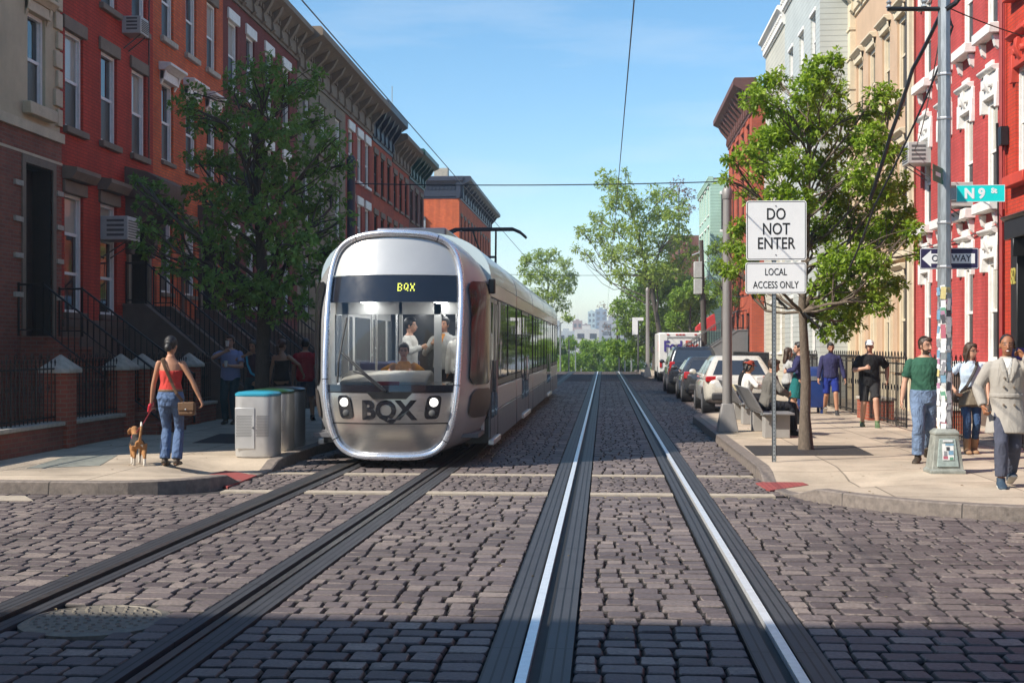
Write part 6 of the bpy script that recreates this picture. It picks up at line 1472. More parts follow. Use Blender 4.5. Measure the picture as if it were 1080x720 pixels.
def truck():
    X, Y, W, H, L = 3.75, 63.5, 2.12, 2.42, 6.0; t = thing('delivery_truck', 'white boxy parcel delivery truck with blue and red lettering on its roll door', 'truck', (X, Y, 0), 0, 'vehicles parked along the right kerb'); hw = W / 2
    wh_ = pm('truck_white', (.72, .71, .68), .4, .0, var=.06, coat=.4)
    b = MB(); b.box(-hw, hw, 0, L - 1.2, .42, H); b.box(-hw * .96, hw * .96, L - 1.2, L - .4, .42, H * .93); b.box(-hw * .92, hw * .92, L - .4, L + .3, .42, 1.2); b.obj('body', wh_, t, bevel=.06)
    f = MB(); f.box(-hw * .62, hw * .86, -.03, .02, H - .28, H - .2); f.box(-hw * .62, -hw * .58, -.03, .02, .5, H - .28); f.obj('door_frame', pm('truck_grey', (.3, .3, .3), .5), t)
    d = MB()
    for i in range(6): z = .52 + i * .27; d.box(-hw * .56, hw * .86, -.012, .02, z, z + .262)
    do = d.obj('roll_door', wh_, t)
    pu = pm('lettering_purple', (.045, .025, .22), .45, var=.03); rd = pm('lettering_red', (.55, .045, .02), .45, var=.03)
    text_obj('lettering', 'Fed', .74, pu, do, (-.36, -.034, 1.72), (R(90), 0, 0), .86, .002, .02); text_obj('lettering', 'Ex', .74, rd, do, (.55, -.034, 1.72), (R(90), 0, 0), .86, .002, .02)
    for x in (-.6, -.16, .0, .16, .75): m = MB(); m.box(x - .06, x + .06, -.03, .03, H - .13, H - .07); m.obj('marker_light', RED_L, t)
    for s in (-1, 1):
        m = MB(); m.box(s * .95 - .06, s * .95 + .06, -.03, .03, .7, .95); m.obj('tail_light', RED_L, t, bevel=.01)
        for y in (1.2, 4.9): w = MB(); w.tube([(s * (hw - .3), y, .38), (s * (hw + .01), y, .38)], .38, 20); wo = w.obj('wheel', TYRE, t, smooth=35); q = MB(); q.tube([(s * hw, y, .38), (s * (hw + .02), y, .38)], .2, 14); q.obj('rim', RIMM, wo)
        mi = MB(); mi.box(s * (hw + .12) - .08, s * (hw + .12) + .08, L - .3, L - .22, 1.4, 1.75); mi.bar((s * hw * .9, L - .4, 1.5), (s * (hw + .1), L - .26, 1.55), .02); mi.obj('mirror', M['black'], t)
    bp = MB(); bp.box(-hw * .95, hw * .95, -.12, .05, .38, .5); bp.obj('bumper', PLASTIC, t, bevel=.02)
    sd = MB(); sd.box(-hw - .004, -hw + .01, .4, .9, 1.5, 2.0); sd.obj('side_marking', pm('faded_mark', (.6, .3, .3), .5), t)
truck()
# ---------------------------------------------------------------- people
def skin_mat(n, c):
    m = pm(n, c, .55, var=.08, scale=14); p = m.node_tree.nodes['Principled BSDF']; p.inputs['Subsurface Weight'].default_value = .08; p.inputs['Subsurface Radius'].default_value = (.01, .004, .002); return m
def folds(m, k=.8, sc=(5, 5, 2.2)):
    t = m.node_tree; p = next(n for n in t.nodes if n.type == 'BSDF_PRINCIPLED'); tc = next(n for n in t.nodes if n.type == 'TEX_COORD'); b0 = next(n for n in t.nodes if n.type == 'BUMP')
    mp = _n(t, 'ShaderNodeMapping'); mp.inputs['Scale'].default_value = sc; mp.inputs['Rotation'].default_value = (.5, .35, .2); t.links.new(tc.outputs['Object'], mp.inputs[0])
    nz = _n(t, 'ShaderNodeTexNoise', Scale=1.6, Detail=2.5, Distortion=1.2); t.links.new(mp.outputs[0], nz.inputs['Vector'])
    b = _n(t, 'ShaderNodeBump', Strength=k, Distance=.05); t.links.new(nz.outputs['Fac'], b.inputs['Height']); t.links.new(b.outputs[0], b0.inputs['Normal']); return m
def cloth(n, c, var=.16, scale=9, rough=.9): return folds(pm(n, c, rough, var=var, scale=scale, bump=.35, bscale=26, spec=.2))
SK = dict(fair=skin_mat('skin_fair', (.50, .28, .19)), tan=skin_mat('skin_tan', (.42, .21, .125)), dark=skin_mat('skin_brown', (.30, .125, .06)))
EYE = pm('eye_dark', (.03, .02, .018), .3); LIP = dict(fair=pm('lip_rose', (.36, .12, .1), .5), tan=pm('lip_tan', (.3, .1, .08), .5), dark=pm('lip_brown', (.2, .06, .045), .5)); TEETH = pm('teeth', (.7, .66, .6), .4)
HAIR = dict(black=pm('hair_black', (.014, .012, .012), .45, var=.4, scale=30, bump=.6, bscale=80, streak=(6, 6, 1)), brown=pm('hair_brown', (.055, .03, .018), .5, var=.4, scale=30, bump=.6, bscale=80, streak=(6, 6, 1)), red=pm('hair_auburn', (.09, .035, .018), .5, var=.4, scale=30, bump=.6, bscale=80))
def remesh(mb, name, mats, vox, smooth=3, fac=.5, parent=None):
    me = mb.mesh(name, mats); o = bpy.data.objects.new(name, me); COL.objects.link(o)
    r = o.modifiers.new('r', 'REMESH'); r.mode = 'VOXEL'; r.voxel_size = vox; r.use_smooth_shade = True
    if smooth: s = o.modifiers.new('s', 'SMOOTH'); s.factor = fac; s.iterations = smooth
    dg = bpy.context.evaluated_depsgraph_get(); m2 = bpy.data.meshes.new_from_object(o.evaluated_get(dg)); m2.name = name
    bpy.data.objects.remove(o); bpy.data.meshes.remove(me)
    m2.polygons.foreach_set('use_smooth', [True] * len(m2.polygons)); m2.materials.clear()
    for m in (mats if isinstance(mats, (list, tuple)) else [mats]): m2.materials.append(m)
    return link(bpy.data.objects.new(name, m2), parent)
def ik(S, T, l1, l2, pole):
    S, T = Vector(S), Vector(T); d = T - S; D = min(d.length, (l1 + l2) * .998); d = d.normalized(); T = S + d * D
    a = (l1 * l1 - l2 * l2 + D * D) / (2 * D); h = math.sqrt(max(0, l1 * l1 - a * a)); p = Vector(pole); p = (p - d * p.dot(d))
    p = p.normalized() if p.length > 1e-6 else Vector((0, 1, 0))
    return S + d * a + p * h, T
RINGS = dict(m=[(-.13, .12, .10, 0), (-.02, .166, .118, -.005), (.08, .158, .110, 0), (.18, .148, .106, .005), (.30, .164, .118, .005), (.40, .174, .112, 0), (.45, .152, .092, -.004), (.487, .112, .074, -.005), (.53, .066, .058, -.005)],
             f=[(-.13, .13, .105, 0), (-.03, .174, .125, -.01), (.07, .150, .102, 0), (.17, .124, .092, .005), (.29, .142, .118, .02), (.37, .146, .102, .01), (.425, .128, .082, 0), (.465, .092, .064, -.003), (.515, .054, .05, -.005)])
def person(label, loc, rz, H, sex='m', skin='fair', hipz=.93, lean=0, twist=0, footL=None, footR=None, kneeL=(0, 1, 0), kneeR=(0, 1, 0), handL=(-.27, .03, .80), handR=(.27, .03, .80), elbL=(-.5, -1, 0), elbR=(.5, -1, 0),
           head=(0, 0), fL=(0, 0), fR=(0, 0), hair=('short', 'brown'), top=None, bottom=None, shoes=None, skirt=None, coat=None, vox=.0085, bulk=1.0, curl=35, beard=None, glasses=False, hat=None, belt=None, scarf=None, name='person', palmL=(1, 0, 0), palmR=(-1, 0, 0), smile=False, group=None):
    s = H / 1.75; root = thing(name, label, 'person', loc, rz, group)
    up = Vector((0, math.sin(R(lean)), math.cos(R(lean)))); fwd = Vector((math.sin(R(twist)) * -1, math.cos(R(twist)), 0)); fwd = (fwd - up * fwd.dot(up)).normalized(); rt = fwd.cross(up).normalized()
    P = Vector((0, 0, hipz)); sp = lambda h, x=0, y=0: P + up * h + rt * x + fwd * y
    shw = (.178 if sex == 'm' else .152) * (1 + (bulk - 1) * .6); SL, SR = sp(.435, -shw), sp(.435, shw); HL, HR_ = P + Vector((-.088, 0, -.04)), P + Vector((.088, 0, -.04))
    aL = Vector(footL if footL else (-.095, 0, .085)); aR = Vector(footR if footR else (.095, 0, .085))
    KL, aL = ik(HL, aL, .425, .42, kneeL); KR, aR = ik(HR_, aR, .425, .42, kneeR)
    EL, WL = ik(SL, handL, .285, .255, elbL); ER, WR = ik(SR, handR, .285, .255, elbR)
    yaw, pit = head; hf = (Matrix.Rotation(R(yaw), 3, up) @ fwd); hr = hf.cross(up).normalized(); hf = Matrix.Rotation(R(-pit), 3, hr) @ hf; hu = hr.cross(hf).normalized()
    nb = sp(.50); hc = sp(.662) + hf * .018; hp = lambda x, y, z: hc + hr * x + hf * y + hu * z
    bm_ = (bulk, bulk)
    def torso(mb, h0, h1, inf, extra=1.0):
        rg = RINGS[sex]; hs = [r[0] for r in rg]; cut = sorted({h0, h1, *[h for h in hs if h0 < h < h1]}); pts, rad = [], []
        for h in cut:
            rx, ry, yo = (float(np.interp(h, hs, [r[i] for r in rg])) for i in (1, 2, 3)); pts.append(sp(h, 0, yo)); rad.append(((rx + inf) * bulk * extra, (ry + inf) * bulk * (1 + (bulk - 1) * .8) * extra))
        mb.tube(pts, rad, 20, up=fwd)
    lk = .92 if sex == 'f' else 1.0
    def arm(mb, S_, E, W_, inf, t=2.0):
        k = .86 if sex == 'f' else 1.0; k *= 1 + (bulk - 1) * .6
        pts = [S_ - (E - S_) * .06, S_ + (E - S_) * .12, S_ + (E - S_) * .5, E]; rad = [.045 * k + inf * .7, .052 * k + inf * .85, .045 * k + inf, .038 * k + inf]
        if t <= 1: q = S_ + (E - S_) * t; pts = [pts[0], pts[1], q]; rad = [rad[0], rad[1] + .001, .047 * k + inf * 1.15]
        mb.tube(pts, rad, 12); mb.ball(S_ - up * .006, .047 * k + inf * .6, 12, 8)
        if t > 1: mb.ball(E, .0385 * k + inf, 10, 7); u = t - 1; mb.tube([E, E.lerp(W_, .3 * u), E.lerp(W_, u)], [.038 * k + inf, .040 * k + inf, (.026 + .012 * (1 - u)) * k + inf], 12)
    def leg(mb, Hp, K, A, inf, t=2.0, flare=0.0):
        k = lk * (1 + (bulk - 1) * .5); pts = [Hp + Vector((0, 0, .03)), Hp.lerp(K, .3), Hp.lerp(K, .7), K]; rad = [.086 * k + inf, .082 * k + inf, .064 * k + inf, .055 * k + inf]
        if t <= 1: q = Hp.lerp(K, t); pts = [pts[0], pts[1], q]; rad = [rad[0], rad[1], .064 * k + inf + flare]
        mb.tube(pts, rad, 14)
        if t > 1:
            u = t - 1; mb.ball(K, .055 * k + inf, 12, 8); back = Vector((0, -.012, 0)); mb.tube([K, K.lerp(A, .3 * u) + back, K.lerp(A, .65 * u) + back * .5, K.lerp(A, u)], [.054 * k + inf, .057 * k + inf + flare * .3, .046 * k + inf + flare * .7, .037 * k + inf + flare], 12)
    def hand(mb, E, W_, palm, cu):
        d = (W_ - E).normalized(); n = Vector(palm); n = (n - d * n.dot(d)); n = n.normalized() if n.length > 1e-4 else d.orthogonal().normalized(); w = d.cross(n).normalized()
        if w.dot(Vector((0, 1, .3))) < 0: w = -w            # thumb side forward
        mb.tube([W_ - d * .02, W_ + d * .03, W_ + d * .085], [(.022, .026), (.017, .036), (.014, .040)], 10, up=n.cross(d).cross(d) if False else None)
        for i, o in enumerate((-.030, -.0105, .0095, .029)):
            b0 = W_ + d * .075 + w * o; L = (.06, .072, .078, .07)[i]; c1, c2 = R(cu), R(cu * 2.1); d1 = d * math.cos(c1) + n * math.sin(c1); d2 = d * math.cos(c2) + n * math.sin(c2)
            mb.tube([b0, b0 + d1 * L * .55, b0 + d1 * L * .55 + d2 * L * .5], [.0105, .0098, .0085], 7)
        b0 = W_ + d * .02 + w * .03; d1 = (d * .7 + w * .6 + n * .25).normalized(); d2 = (d * .9 + w * .15 + n * .35).normalized(); mb.tube([b0, b0 + d1 * .042, b0 + d1 * .042 + d2 * .034], [.013, .0115, .0095], 7)
    def foot(mb, A, yp, inf=0.0, boot=0.0, K=None):
        y, p = yp; f = Matrix.Rotation(R(y), 3, 'Z') @ Vector((0, 1, 0)); r_ = Vector((f.y, -f.x, 0)); f = Matrix.Rotation(R(-p), 3, r_) @ f; u = r_.cross(f); k = lk
        q = lambda a, z: A + f * a * k + u * z
        mb.tube([q(-.065, -.045), q(-.03, -.04), q(.05, -.045), q(.12, -.056), q(.175, -.062), q(.2, -.064)], [(.026 + inf, .03 + inf * .5), (.036 + inf, .042 + inf * .5), (.038 + inf, .036 + inf * .5), (.044 + inf, .026 + inf * .5), (.036 + inf, .02 + inf * .5), (.016 + inf, .012 + inf * .4)], 12, up=u)
        mb.tube([A + Vector((0, 0, .03)), q(0, -.03)], [.037 + inf, .036 + inf], 10)
        if boot: mb.tube([A.lerp(K, boot / (K - A).length), q(0, -.02)], [.05 + inf, .042 + inf], 12)
        return q
    sc = lambda mb: [v.__imul__(s) for v in mb.v]
    # body
    B = MB(); torso(B, -.13, .53, 0); B.tube([nb - up * .04, sp(.56) + hf * .008, hp(0, -.02, -.05)], [.058 * (lk * .97), .050 * lk, .050 * lk], 12)
    B.ball(hp(0, -.012, .028), (.0745, .094, .094), 16, 12)
    B.tube([hp(0, .022, .05), hp(0, .03, -.02), hp(0, .034, -.075), hp(0, .046, -.108)], [(.066, .058), (.063, .058), (.051, .05), (.024, .026)], 14, up=hf)
    B.tube([hp(0, .083, .012), hp(0, .10, -.018), hp(0, .106, -.03), hp(0, .088, -.04)], [.010, .0125, .015, .011], 8); B.ball(hp(0, .086, -.07), (.022, .01, .012), 8, 6)
    for x in (-1, 1): B.ball(hp(x * .075, -.008, -.01), (.012, .022, .032), 8, 6)
    for a in ((SL, EL, WL, palmL), (SR, ER, WR, palmR)): arm(B, *a[:3], 0); hand(B, a[1], a[2], a[3], curl)
    for a in ((HL, KL, aL, fL), (HR_, KR, aR, fR)): leg(B, *a[:3], 0); foot(B, a[2], a[3])
    sc(B); bo = remesh(B, 'body', [SK[skin], EYE, LIP[skin], HAIR[hair[1]] if hair else EYE, TEETH], vox, 4, .45, root)
    me = bo.data; n = len(me.polygons); cen = np.zeros(n * 3); me.polygons.foreach_get('center', cen); cen = cen.reshape(-1, 3) / s - np.array(hc)
    rx, ry, rz_ = cen @ np.array(hr), cen @ np.array(hf), cen @ np.array(hu); mi = np.zeros(n, int); ax_ = np.abs(rx)
    inh = (np.linalg.norm(cen, axis=1) < .17) & (ry > .03)
    mi[inh & (np.abs(ax_ - .031) < .0145) & (np.abs(rz_ - .004) < .0062)] = 1
    mi[inh & (np.abs(ax_ - .033) < .021) & (np.abs(rz_ - .025) < .0055)] = 3
    mi[inh & (ax_ < (.026 if not smile else .016)) & (np.abs(rz_ + .066) < (.010 if not smile else .0045))] = 4 if smile else 2
    if smile: mi[inh & (ax_ < .028) & (np.abs(rz_ + .066) < .012) & (mi != 4)] = 2
    if beard: mi[(np.linalg.norm(cen, axis=1) < .16) & (ry > .0) & (rz_ < -.05) & (mi != 2) & (rz_ > -.125)] = 3; mi[inh & (ax_ < .034) & (np.abs(rz_ + .05) < .007)] = 3
    me.polygons.foreach_set('material_index', mi.astype(np.int32))
    def part(nm, mb, mat, v=.011, sm=3): sc(mb); return remesh(mb, nm, mat, v, sm, .5, root)
    # hair, hats
    if hair:
        h = MB(); st = hair[0]; bald = st == 'crop'
        e = .006 if bald else .013
        h.ball(hp(0, -.024, .04), (.0745 + e, .088 + e * .7, .086 + e), 16, 10)
        if not bald:
            h.ball(hp(0, .036, .085), (.062, .05, .042), 12, 8); h.tube([hp(0, -.05, .02), hp(0, -.055, -.05)], [(.074, .055), (.06, .04)], 12, up=hf)
            for x in (-1, 1): h.tube([hp(x * .073, .018, .05), hp(x * .075, .012, -.012)], [.016, .009], 7)
        if st in ('long', 'bob'):
            zl = -.27 if st == 'long' else -.12
            h.tube([hp(0, -.055, .05), hp(0, -.07, -.06), sp(.50 if st == 'long' else .56, 0, -.08), sp(.685 + zl, 0, -.10)], [(.082, .06), (.088, .052), (.09, .04), (.07, .022)], 14, up=hf)
            for x in (-1, 1): h.tube([hp(x * .06, .045, .075), hp(x * .083, .01, .0), hp(x * .085, -.005, -.08), hp(x * .08, -.02, zl * .75)], [.02, .022, .024, .012], 8)
        if st == 'bun': h.ball(hp(0, -.115, -.035), (.05, .045, .055), 12, 8); h.ball(hp(.01, -.10, .03), (.06, .045, .05), 10, 8)
        if st == 'pony': h.tube([hp(0, -.09, .02), hp(0, -.14, -.02), hp(0, -.13, -.12), hp(0, -.11, -.2)], [.03, .034, .03, .012], 9)
        part('hair', h, HAIR[hair[1]], .0085, 2)
    if hat:
        kind, hm = hat; h = MB(); h.ball(hp(0, -.015, .065), (.088, .105, .075), 18, 10); h.tube([hp(0, -.02, .035), hp(0, -.02, .075)], [(.087, .104), (.084, .1)], 18, up=hf)
        if kind == 'cap': h.add(*[([hp(x, y, z) for x, y, z in ((-.07, .06, .05), (.07, .06, .05), (.06, .155, .036), (-.06, .155, .036), (-.07, .06, .066), (.07, .06, .066), (.06, .155, .048), (-.06, .155, .048))]), [(0, 3, 2, 1), (4, 5, 6, 7), (0, 1, 5, 4), (1, 2, 6, 5), (2, 3, 7, 6), (3, 0, 4, 7)]])
        else: h.tube([hp(0, -.01, .045), hp(0, -.01, .06)], [(.135, .15), (.13, .145)], 20, up=hf)
        part('hat', h, hm, .0075, 2)
    if glasses:
        g = MB()
        for x in (-1, 1):
            g.tube([hp(x * .033 + .022 * math.cos(t), .097, .004 + .017 * math.sin(t)) for t in np.linspace(0, 2 * math.pi, 13)], .0035, 5, cap=False); g.bar(hp(x * .055, .095, .008), hp(x * .08, .0, .006), .003)
        g.bar(hp(-.012, .1, .006), hp(.012, .1, .006), .003); sc(g); g.obj('glasses', M['black'], root)
    # clothes
    if bottom:
        b = MB(); t = bottom.get('len', 1.9); inf = bottom.get('inf', .014); torso(b, -.13, bottom.get('waist', .07), inf); 
        for a in ((HL, KL, aL), (HR_, KR, aR)): leg(b, *a, inf, t, bottom.get('flare', .012))
        part('trousers' if t > 1.2 else 'shorts', b, bottom['mat'])
    if skirt:
        k = MB(); z0 = skirt['z']; ka = (KL + KR) / 2; w0 = sp(skirt.get('waist', .16)); lo = Vector((ka.x * .6, (ka.y + 0) * .7, z0)); md = w0.lerp(lo, .45)
        k.tube([w0, md, lo], [(.14, .108), (.185, .135), (skirt.get('r', .21), skirt.get('r', .21) * .75)], 18, up=fwd); part('skirt', k, skirt['mat'])
    if top:
        b = MB(); inf = top.get('inf', .014); torso(b, top.get('hem', -.06), top.get('neck', .505), inf); t = top.get('sleeve', .6)
        if t > 0:
            for a in ((SL, EL, WL), (SR, ER, WR)): arm(b, *a, inf, t)
        if top.get('collar'): b.tube([sp(.49), sp(.535) + hf * .005], [(.075, .07), (.062, .06)], 12, up=fwd)
        part(top.get('name', 'shirt'), b, top['mat'])
    if coat:
        b = MB(); inf = coat.get('inf', .03); torso(b, -.06, .505, inf)
        for a in ((SL, EL, WL), (SR, ER, WR)): arm(b, *a, inf * .72, 1.93)
        b.tube([sp(.47), sp(.54)], [(.095, .085), (.075, .075)], 12, up=fwd)
        z0 = coat.get('z'); 
        if z0: b.tube([sp(.10), sp(-.05), Vector((0, .02, z0))], [(.17, .135), (.2, .155), (.245, .19)], 20, up=fwd)
        o = part('coat' if z0 else 'jacket', b, coat['mat'])
        if coat.get('shirt'):
            q = MB(); q.tube([sp(.33, 0, .146), sp(.43, 0, .128), sp(.515, 0, .075)], [(.012, .012), (.036, .014), (.055, .02)], 10, up=fwd); part('shirt_front', q, coat['shirt'], .009, 1)
        if coat.get('lapel'):
            for x in (-1, 1):
                q = MB(); q.tube([sp(.26, x * .015, .155), sp(.37, x * .052, .158), sp(.46, x * .075, .118), sp(.515, x * .07, .06)], [(.012, .01), (.028, .01), (.036, .012), (.022, .016)], 8, up=fwd); part('lapel', q, coat['lapel'], .008, 1)
        if coat.get('belt'):
            q = MB(); q.tube([sp(.075), sp(.125)], [(.192, .158), (.19, .156)], 20, up=fwd); part('belt', q, coat['belt'], .009, 1)
            q = MB()
            for z, x in ((.3, .05), (.2, .055), (.0, .06), (.2, -.05), (.0, -.055)): q.tube([sp(z, x, .135), sp(z, x, .172)], .012, 8)
            sc(q); q.obj('buttons', M['taupe'], root)
    if belt: q = MB(); q.tube([sp(.05), sp(.085)], [(.172 * (.98 if sex == 'f' else 1), .126), (.167, .124)], 20, up=fwd); part('belt', q, belt, .009, 1)
    if shoes:
        for a, f_, kk, nm in ((aL, fL, KL, 'L'), (aR, fR, KR, 'R')):
            q = MB(); foot(q, a, f_, shoes.get('inf', .011), shoes.get('boot', 0), kk); so_ = part('shoe', q, shoes['mat'], .010, 2)
            if shoes.get('sole'):
                w = MB(); y, p = f_; f = Matrix.Rotation(R(y), 3, 'Z') @ Vector((0, 1, 0)); r_ = Vector((f.y, -f.x, 0)); f = Matrix.Rotation(R(-p), 3, r_) @ f; u = r_.cross(f)
                w.tube([a + f * -.075 - u * .078, a + f * .06 - u * .078, a + f * .14 - u * .08, a + f * .21 - u * .078], [(.038, .012), (.045, .012), (.05, .012), (.03, .01)], 12, up=u); sc(w); w.obj('sole', shoes['sole'], so_, smooth=50)
    mw = Matrix.Translation(Vector(loc)) @ Matrix.Rotation(rz, 4, 'Z'); tw = lambda p: mw @ (Vector(p) * s)
    return root, dict(WL=tw(WL), WR=tw(WR), sp=lambda h, x=0, y=0: tw(sp(h, x, y)), hp=lambda *a: tw(hp(*a)), EL=tw(EL), ER=tw(ER), fw=mw.to_3x3() @ fwd, tw=tw, WLl=WL, WRl=WR, dL=mw.to_3x3() @ (WL - EL).normalized(), dR=mw.to_3x3() @ (WR - ER).normalized())
C_ = dict(red=cloth('top_red', (.52, .055, .045)), denim=pm('denim', (.085, .14, .26), .9, var=.35, scale=5, bump=.4, bscale=22, streak=(1, 1, .5)), denim2=pm('denim_pale', (.14, .20, .31), .9, var=.4, scale=4, bump=.5, bscale=18), denimd=pm('denim_dark', (.03, .07, .16), .9, var=.35, scale=5, bump=.4, bscale=22),
     teal=cloth('trouser_teal', (.02, .06, .075)), plaid=plaid('plaid_blue', (.28, .32, .5), (.12, .16, .36), (.42, .44, .55)), plum=cloth('tee_plum', (.045, .025, .04)), blk=cloth('cloth_black', (.014, .014, .016)), white=cloth('cloth_white', (.70, .68, .64)), crimson=cloth('shirt_crimson', (.42, .02, .03)),
     grey=cloth('suit_grey', (.15, .14, .125)), greysh=cloth('shorts_grey', (.12, .13, .17)), dkpant=cloth('trousers_charcoal', (.02, .021, .027)), tealdress=cloth('dress_teal', (.015, .13, .13)), navy=cloth('jacket_navy', (.035, .035, .095)), blue=cloth('shorts_blue', (.015, .03, .20)),
     green=cloth('tee_green', (.035, .105, .068)), ltblue=cloth('tee_pale_blue', (.46, .56, .68)), trench=folds(pm('trench_grey', (.36, .33, .29), .9, var=.1, bump=.2, bscale=40, spec=.2), .45, (4, 4, 1.5)), slate=cloth('trousers_slate', (.075, .08, .11)), tan=pm('suede_tan', (.33, .19, .10), .8, var=.2), brownsh=pm('shoe_brown', (.05, .035, .022), .6), leather=pm('leather_brown', (.14, .075, .035), .6, var=.25, scale=12), olive=cloth('jacket_olive', (.17, .14, .10)),
     orange=cloth('vest_orange', (.6, .25, .05)), sneaker=pm('sneaker_blue', (.03, .055, .085), .7), runner=pm('runner_green', (.10, .16, .07), .6), runnerk=pm('runner_black', (.03, .03, .032), .6), sole=pm('sole_white', (.65, .63, .58), .7), hatred=cloth('hat_red', (.30, .05, .03)), capw=cloth('cap_white', (.75, .74, .72)), lgrey=cloth('jacket_light_grey', (.4, .4, .39)))
for k_ in ('denim', 'denim2', 'denimd'): folds(C_[k_], 1.0, (6, 6, 4))
def at2(px, py): return at(px, py, GZ)
WALK = dict(footL=(-.125, .2, .09), footR=(.115, -.22, .13), fR=(0, -28), fL=(0, 8))
WALK2 = dict(footR=(.125, .2, .09), footL=(-.115, -.22, .13), fL=(0, -28), fR=(0, 8))
# 1 woman in red with dog, seen from behind
wr, jr = person('woman in a red strapless top and blue jeans walking a dog, seen from behind', at2(180, 491), R(4), 1.74, 'f', 'tan', footL=(-.085, .03, .085), footR=(.085, -.02, .085), handL=(-.30, .12, .80), handR=(.40, .02, .86), elbL=(-1, -.6, 0), elbR=(1, -.4, 0), head=(-6, 4), hair=('bun', 'black'), top=dict(mat=C_['red'], sleeve=0, neck=.345, hem=.05, inf=.01, name='top'), bottom=dict(mat=C_['denim'], len=1.98, inf=.012, flare=.028, waist=.06), shoes=dict(mat=C_['brownsh'], inf=.007), belt=C_['leather'], curl=48)
def strap_bag(label, J, a, path, bag, mat, size=(.13, .05, .10)):
    t = thing('shoulder_bag', label, 'bag', J['tw'](bag) - Vector((0, 0, size[2])), 0); inv = -t.location; m = MB(); m.tube([J['tw'](p) + inv for p in path], [(.022, .004)] * len(path), 6, up=(0, 0, 1) if False else None); m.obj('strap', mat, t)
    b = MB(); c = J['tw'](bag) + inv; b.box(c.x - size[0], c.x + size[0], c.y - size[1], c.y + size[1], c.z - size[2], c.z + size[2]); bo = b.obj('body', mat, t, bevel=.03, seg=3)
    f = MB(); f.box(c.x - size[0] * .98, c.x + size[0] * .98, c.y - size[1] - .012, c.y - size[1] + .005, c.z - size[2] * .25, c.z + size[2] * .95); f.obj('flap', mat, bo, bevel=.01); k = MB(); k.ball((c.x, c.y - size[1] - .014, c.z - size[2] * .1), .012); k.obj('buckle', M['steel'], bo)
strap_bag('brown leather bag slung across the back of the woman in red', jr, 0, [(-.09, .02, 1.43), (-.085, -.10, 1.41), (-.03, -.125, 1.28), (.05, -.125, 1.1), (.12, -.15, .96), (.19, -.12, .86)], (.235, -.06, .76), C_['leather'], (.11, .05, .09))
# the dog
def dog(label, loc, rz):
    root = thing('dog', label, 'dog', loc, rz); mats = [pm('fur_tan', (.36, .17, .06), .9, var=.3, scale=16, bump=.5, bscale=90), pm('fur_black', (.02, .017, .015), .85, var=.3, scale=16, bump=.5, bscale=90), pm('fur_white', (.68, .63, .55), .9, var=.12, scale=16, bump=.5, bscale=90), EYE]
    B = MB()
    B.tube([(0, -.20, .285), (0, -.14, .295), (0, -.02, .285), (0, .10, .28), (0, .18, .30), (0, .22, .32)], [(.05, .055), (.068, .072), (.066, .07), (.078, .092), (.062, .075), (.04, .05)], 14, up=(1, 0, 0))
    B.tube([(0, .16, .33), (0, .235, .395), (0, .27, .44)], [.055, .045, .045], 12); B.ball((0, .29, .45), (.052, .062, .052), 12, 9); B.tube([(0, .32, .44), (0, .385, .42), (0, .405, .418)], [.036, .028, .02], 10); B.ball((0, .41, .425), .013, 8, 6)
    for x in (-1, 1):
        B.tube([(x * .045, .28, .475), (x * .068, .28, .43), (x * .07, .29, .385)], [(.012, .022), (.010, .034), (.006, .022)], 8)
        dy = .03 * x; B.tube([(x * .055, .15, .28), (x * .058, .135 + dy, .19), (x * .056, .15 + dy * 1.6, .10), (x * .056, .15 + dy * 2, .03)], [.042, .028, .021, .018], 9); B.tube([(x * .056, .14 + dy * 2, .018), (x * .056, .18 + dy * 2, .016)], [.021, .019], 8)
        dz = -.035 * x; B.tube([(x * .05, -.16, .29), (x * .058, -.12 + dz, .20), (x * .058, -.20 + dz * 1.5, .115), (x * .058, -.185 + dz * 2, .03)], [.058, .042, .022, .019], 10); B.tube([(x * .058, -.195 + dz * 2, .018), (x * .058, -.15 + dz * 2, .016)], [.022, .019], 8)
    B.tube([(0, -.20, .32), (.0, -.26, .39), (.01, -.265, .47), (.02, -.23, .55), (.02, -.2, .585)], [.022, .019, .018, .017, .008], 8)
    o = remesh(B, 'body', mats, .0075, 3, .5, root); me = o.data; n = len(me.polygons); c = np.zeros(n * 3); me.polygons.foreach_get('center', c); x, y, z = c.reshape(-1, 3).T; mi = np.zeros(n, int)
    mi[(z > .255 + .02 * np.sin(y * 30)) & (y > -.185) & (y < .20) & (z < .40)] = 1; mi[(z < .10)] = 2; mi[(z < .225) & (y > .05) & (np.abs(x) < .05)] = 2; mi[(z > .53) & (y < 0)] = 2; mi[(y > .33) & (np.abs(x) < .03)] = 2; mi[(y < -.2) & (z < .28) & (np.abs(x) < .04) & (z > .2)] = 2; mi[(y > .40) & (z > .41)] = 3
    mi[(np.abs(np.abs(x) - .03) < .01) & (y > .325) & (np.abs(z - .468) < .008)] = 3
    me.polygons.foreach_set('material_index', mi.astype(np.int32)); k = MB(); k.tube([(0, .205, .36), (0, .225, .345)], [(.056, .056), (.055, .055)], 14, up=(1, 0, 0)); k.obj('collar', pm('collar_pink', (.5, .1, .15), .6), root); return root
db_ = at2(145, 490); dog('brown black and white beagle on a lead with its tail up', db_, R(28))
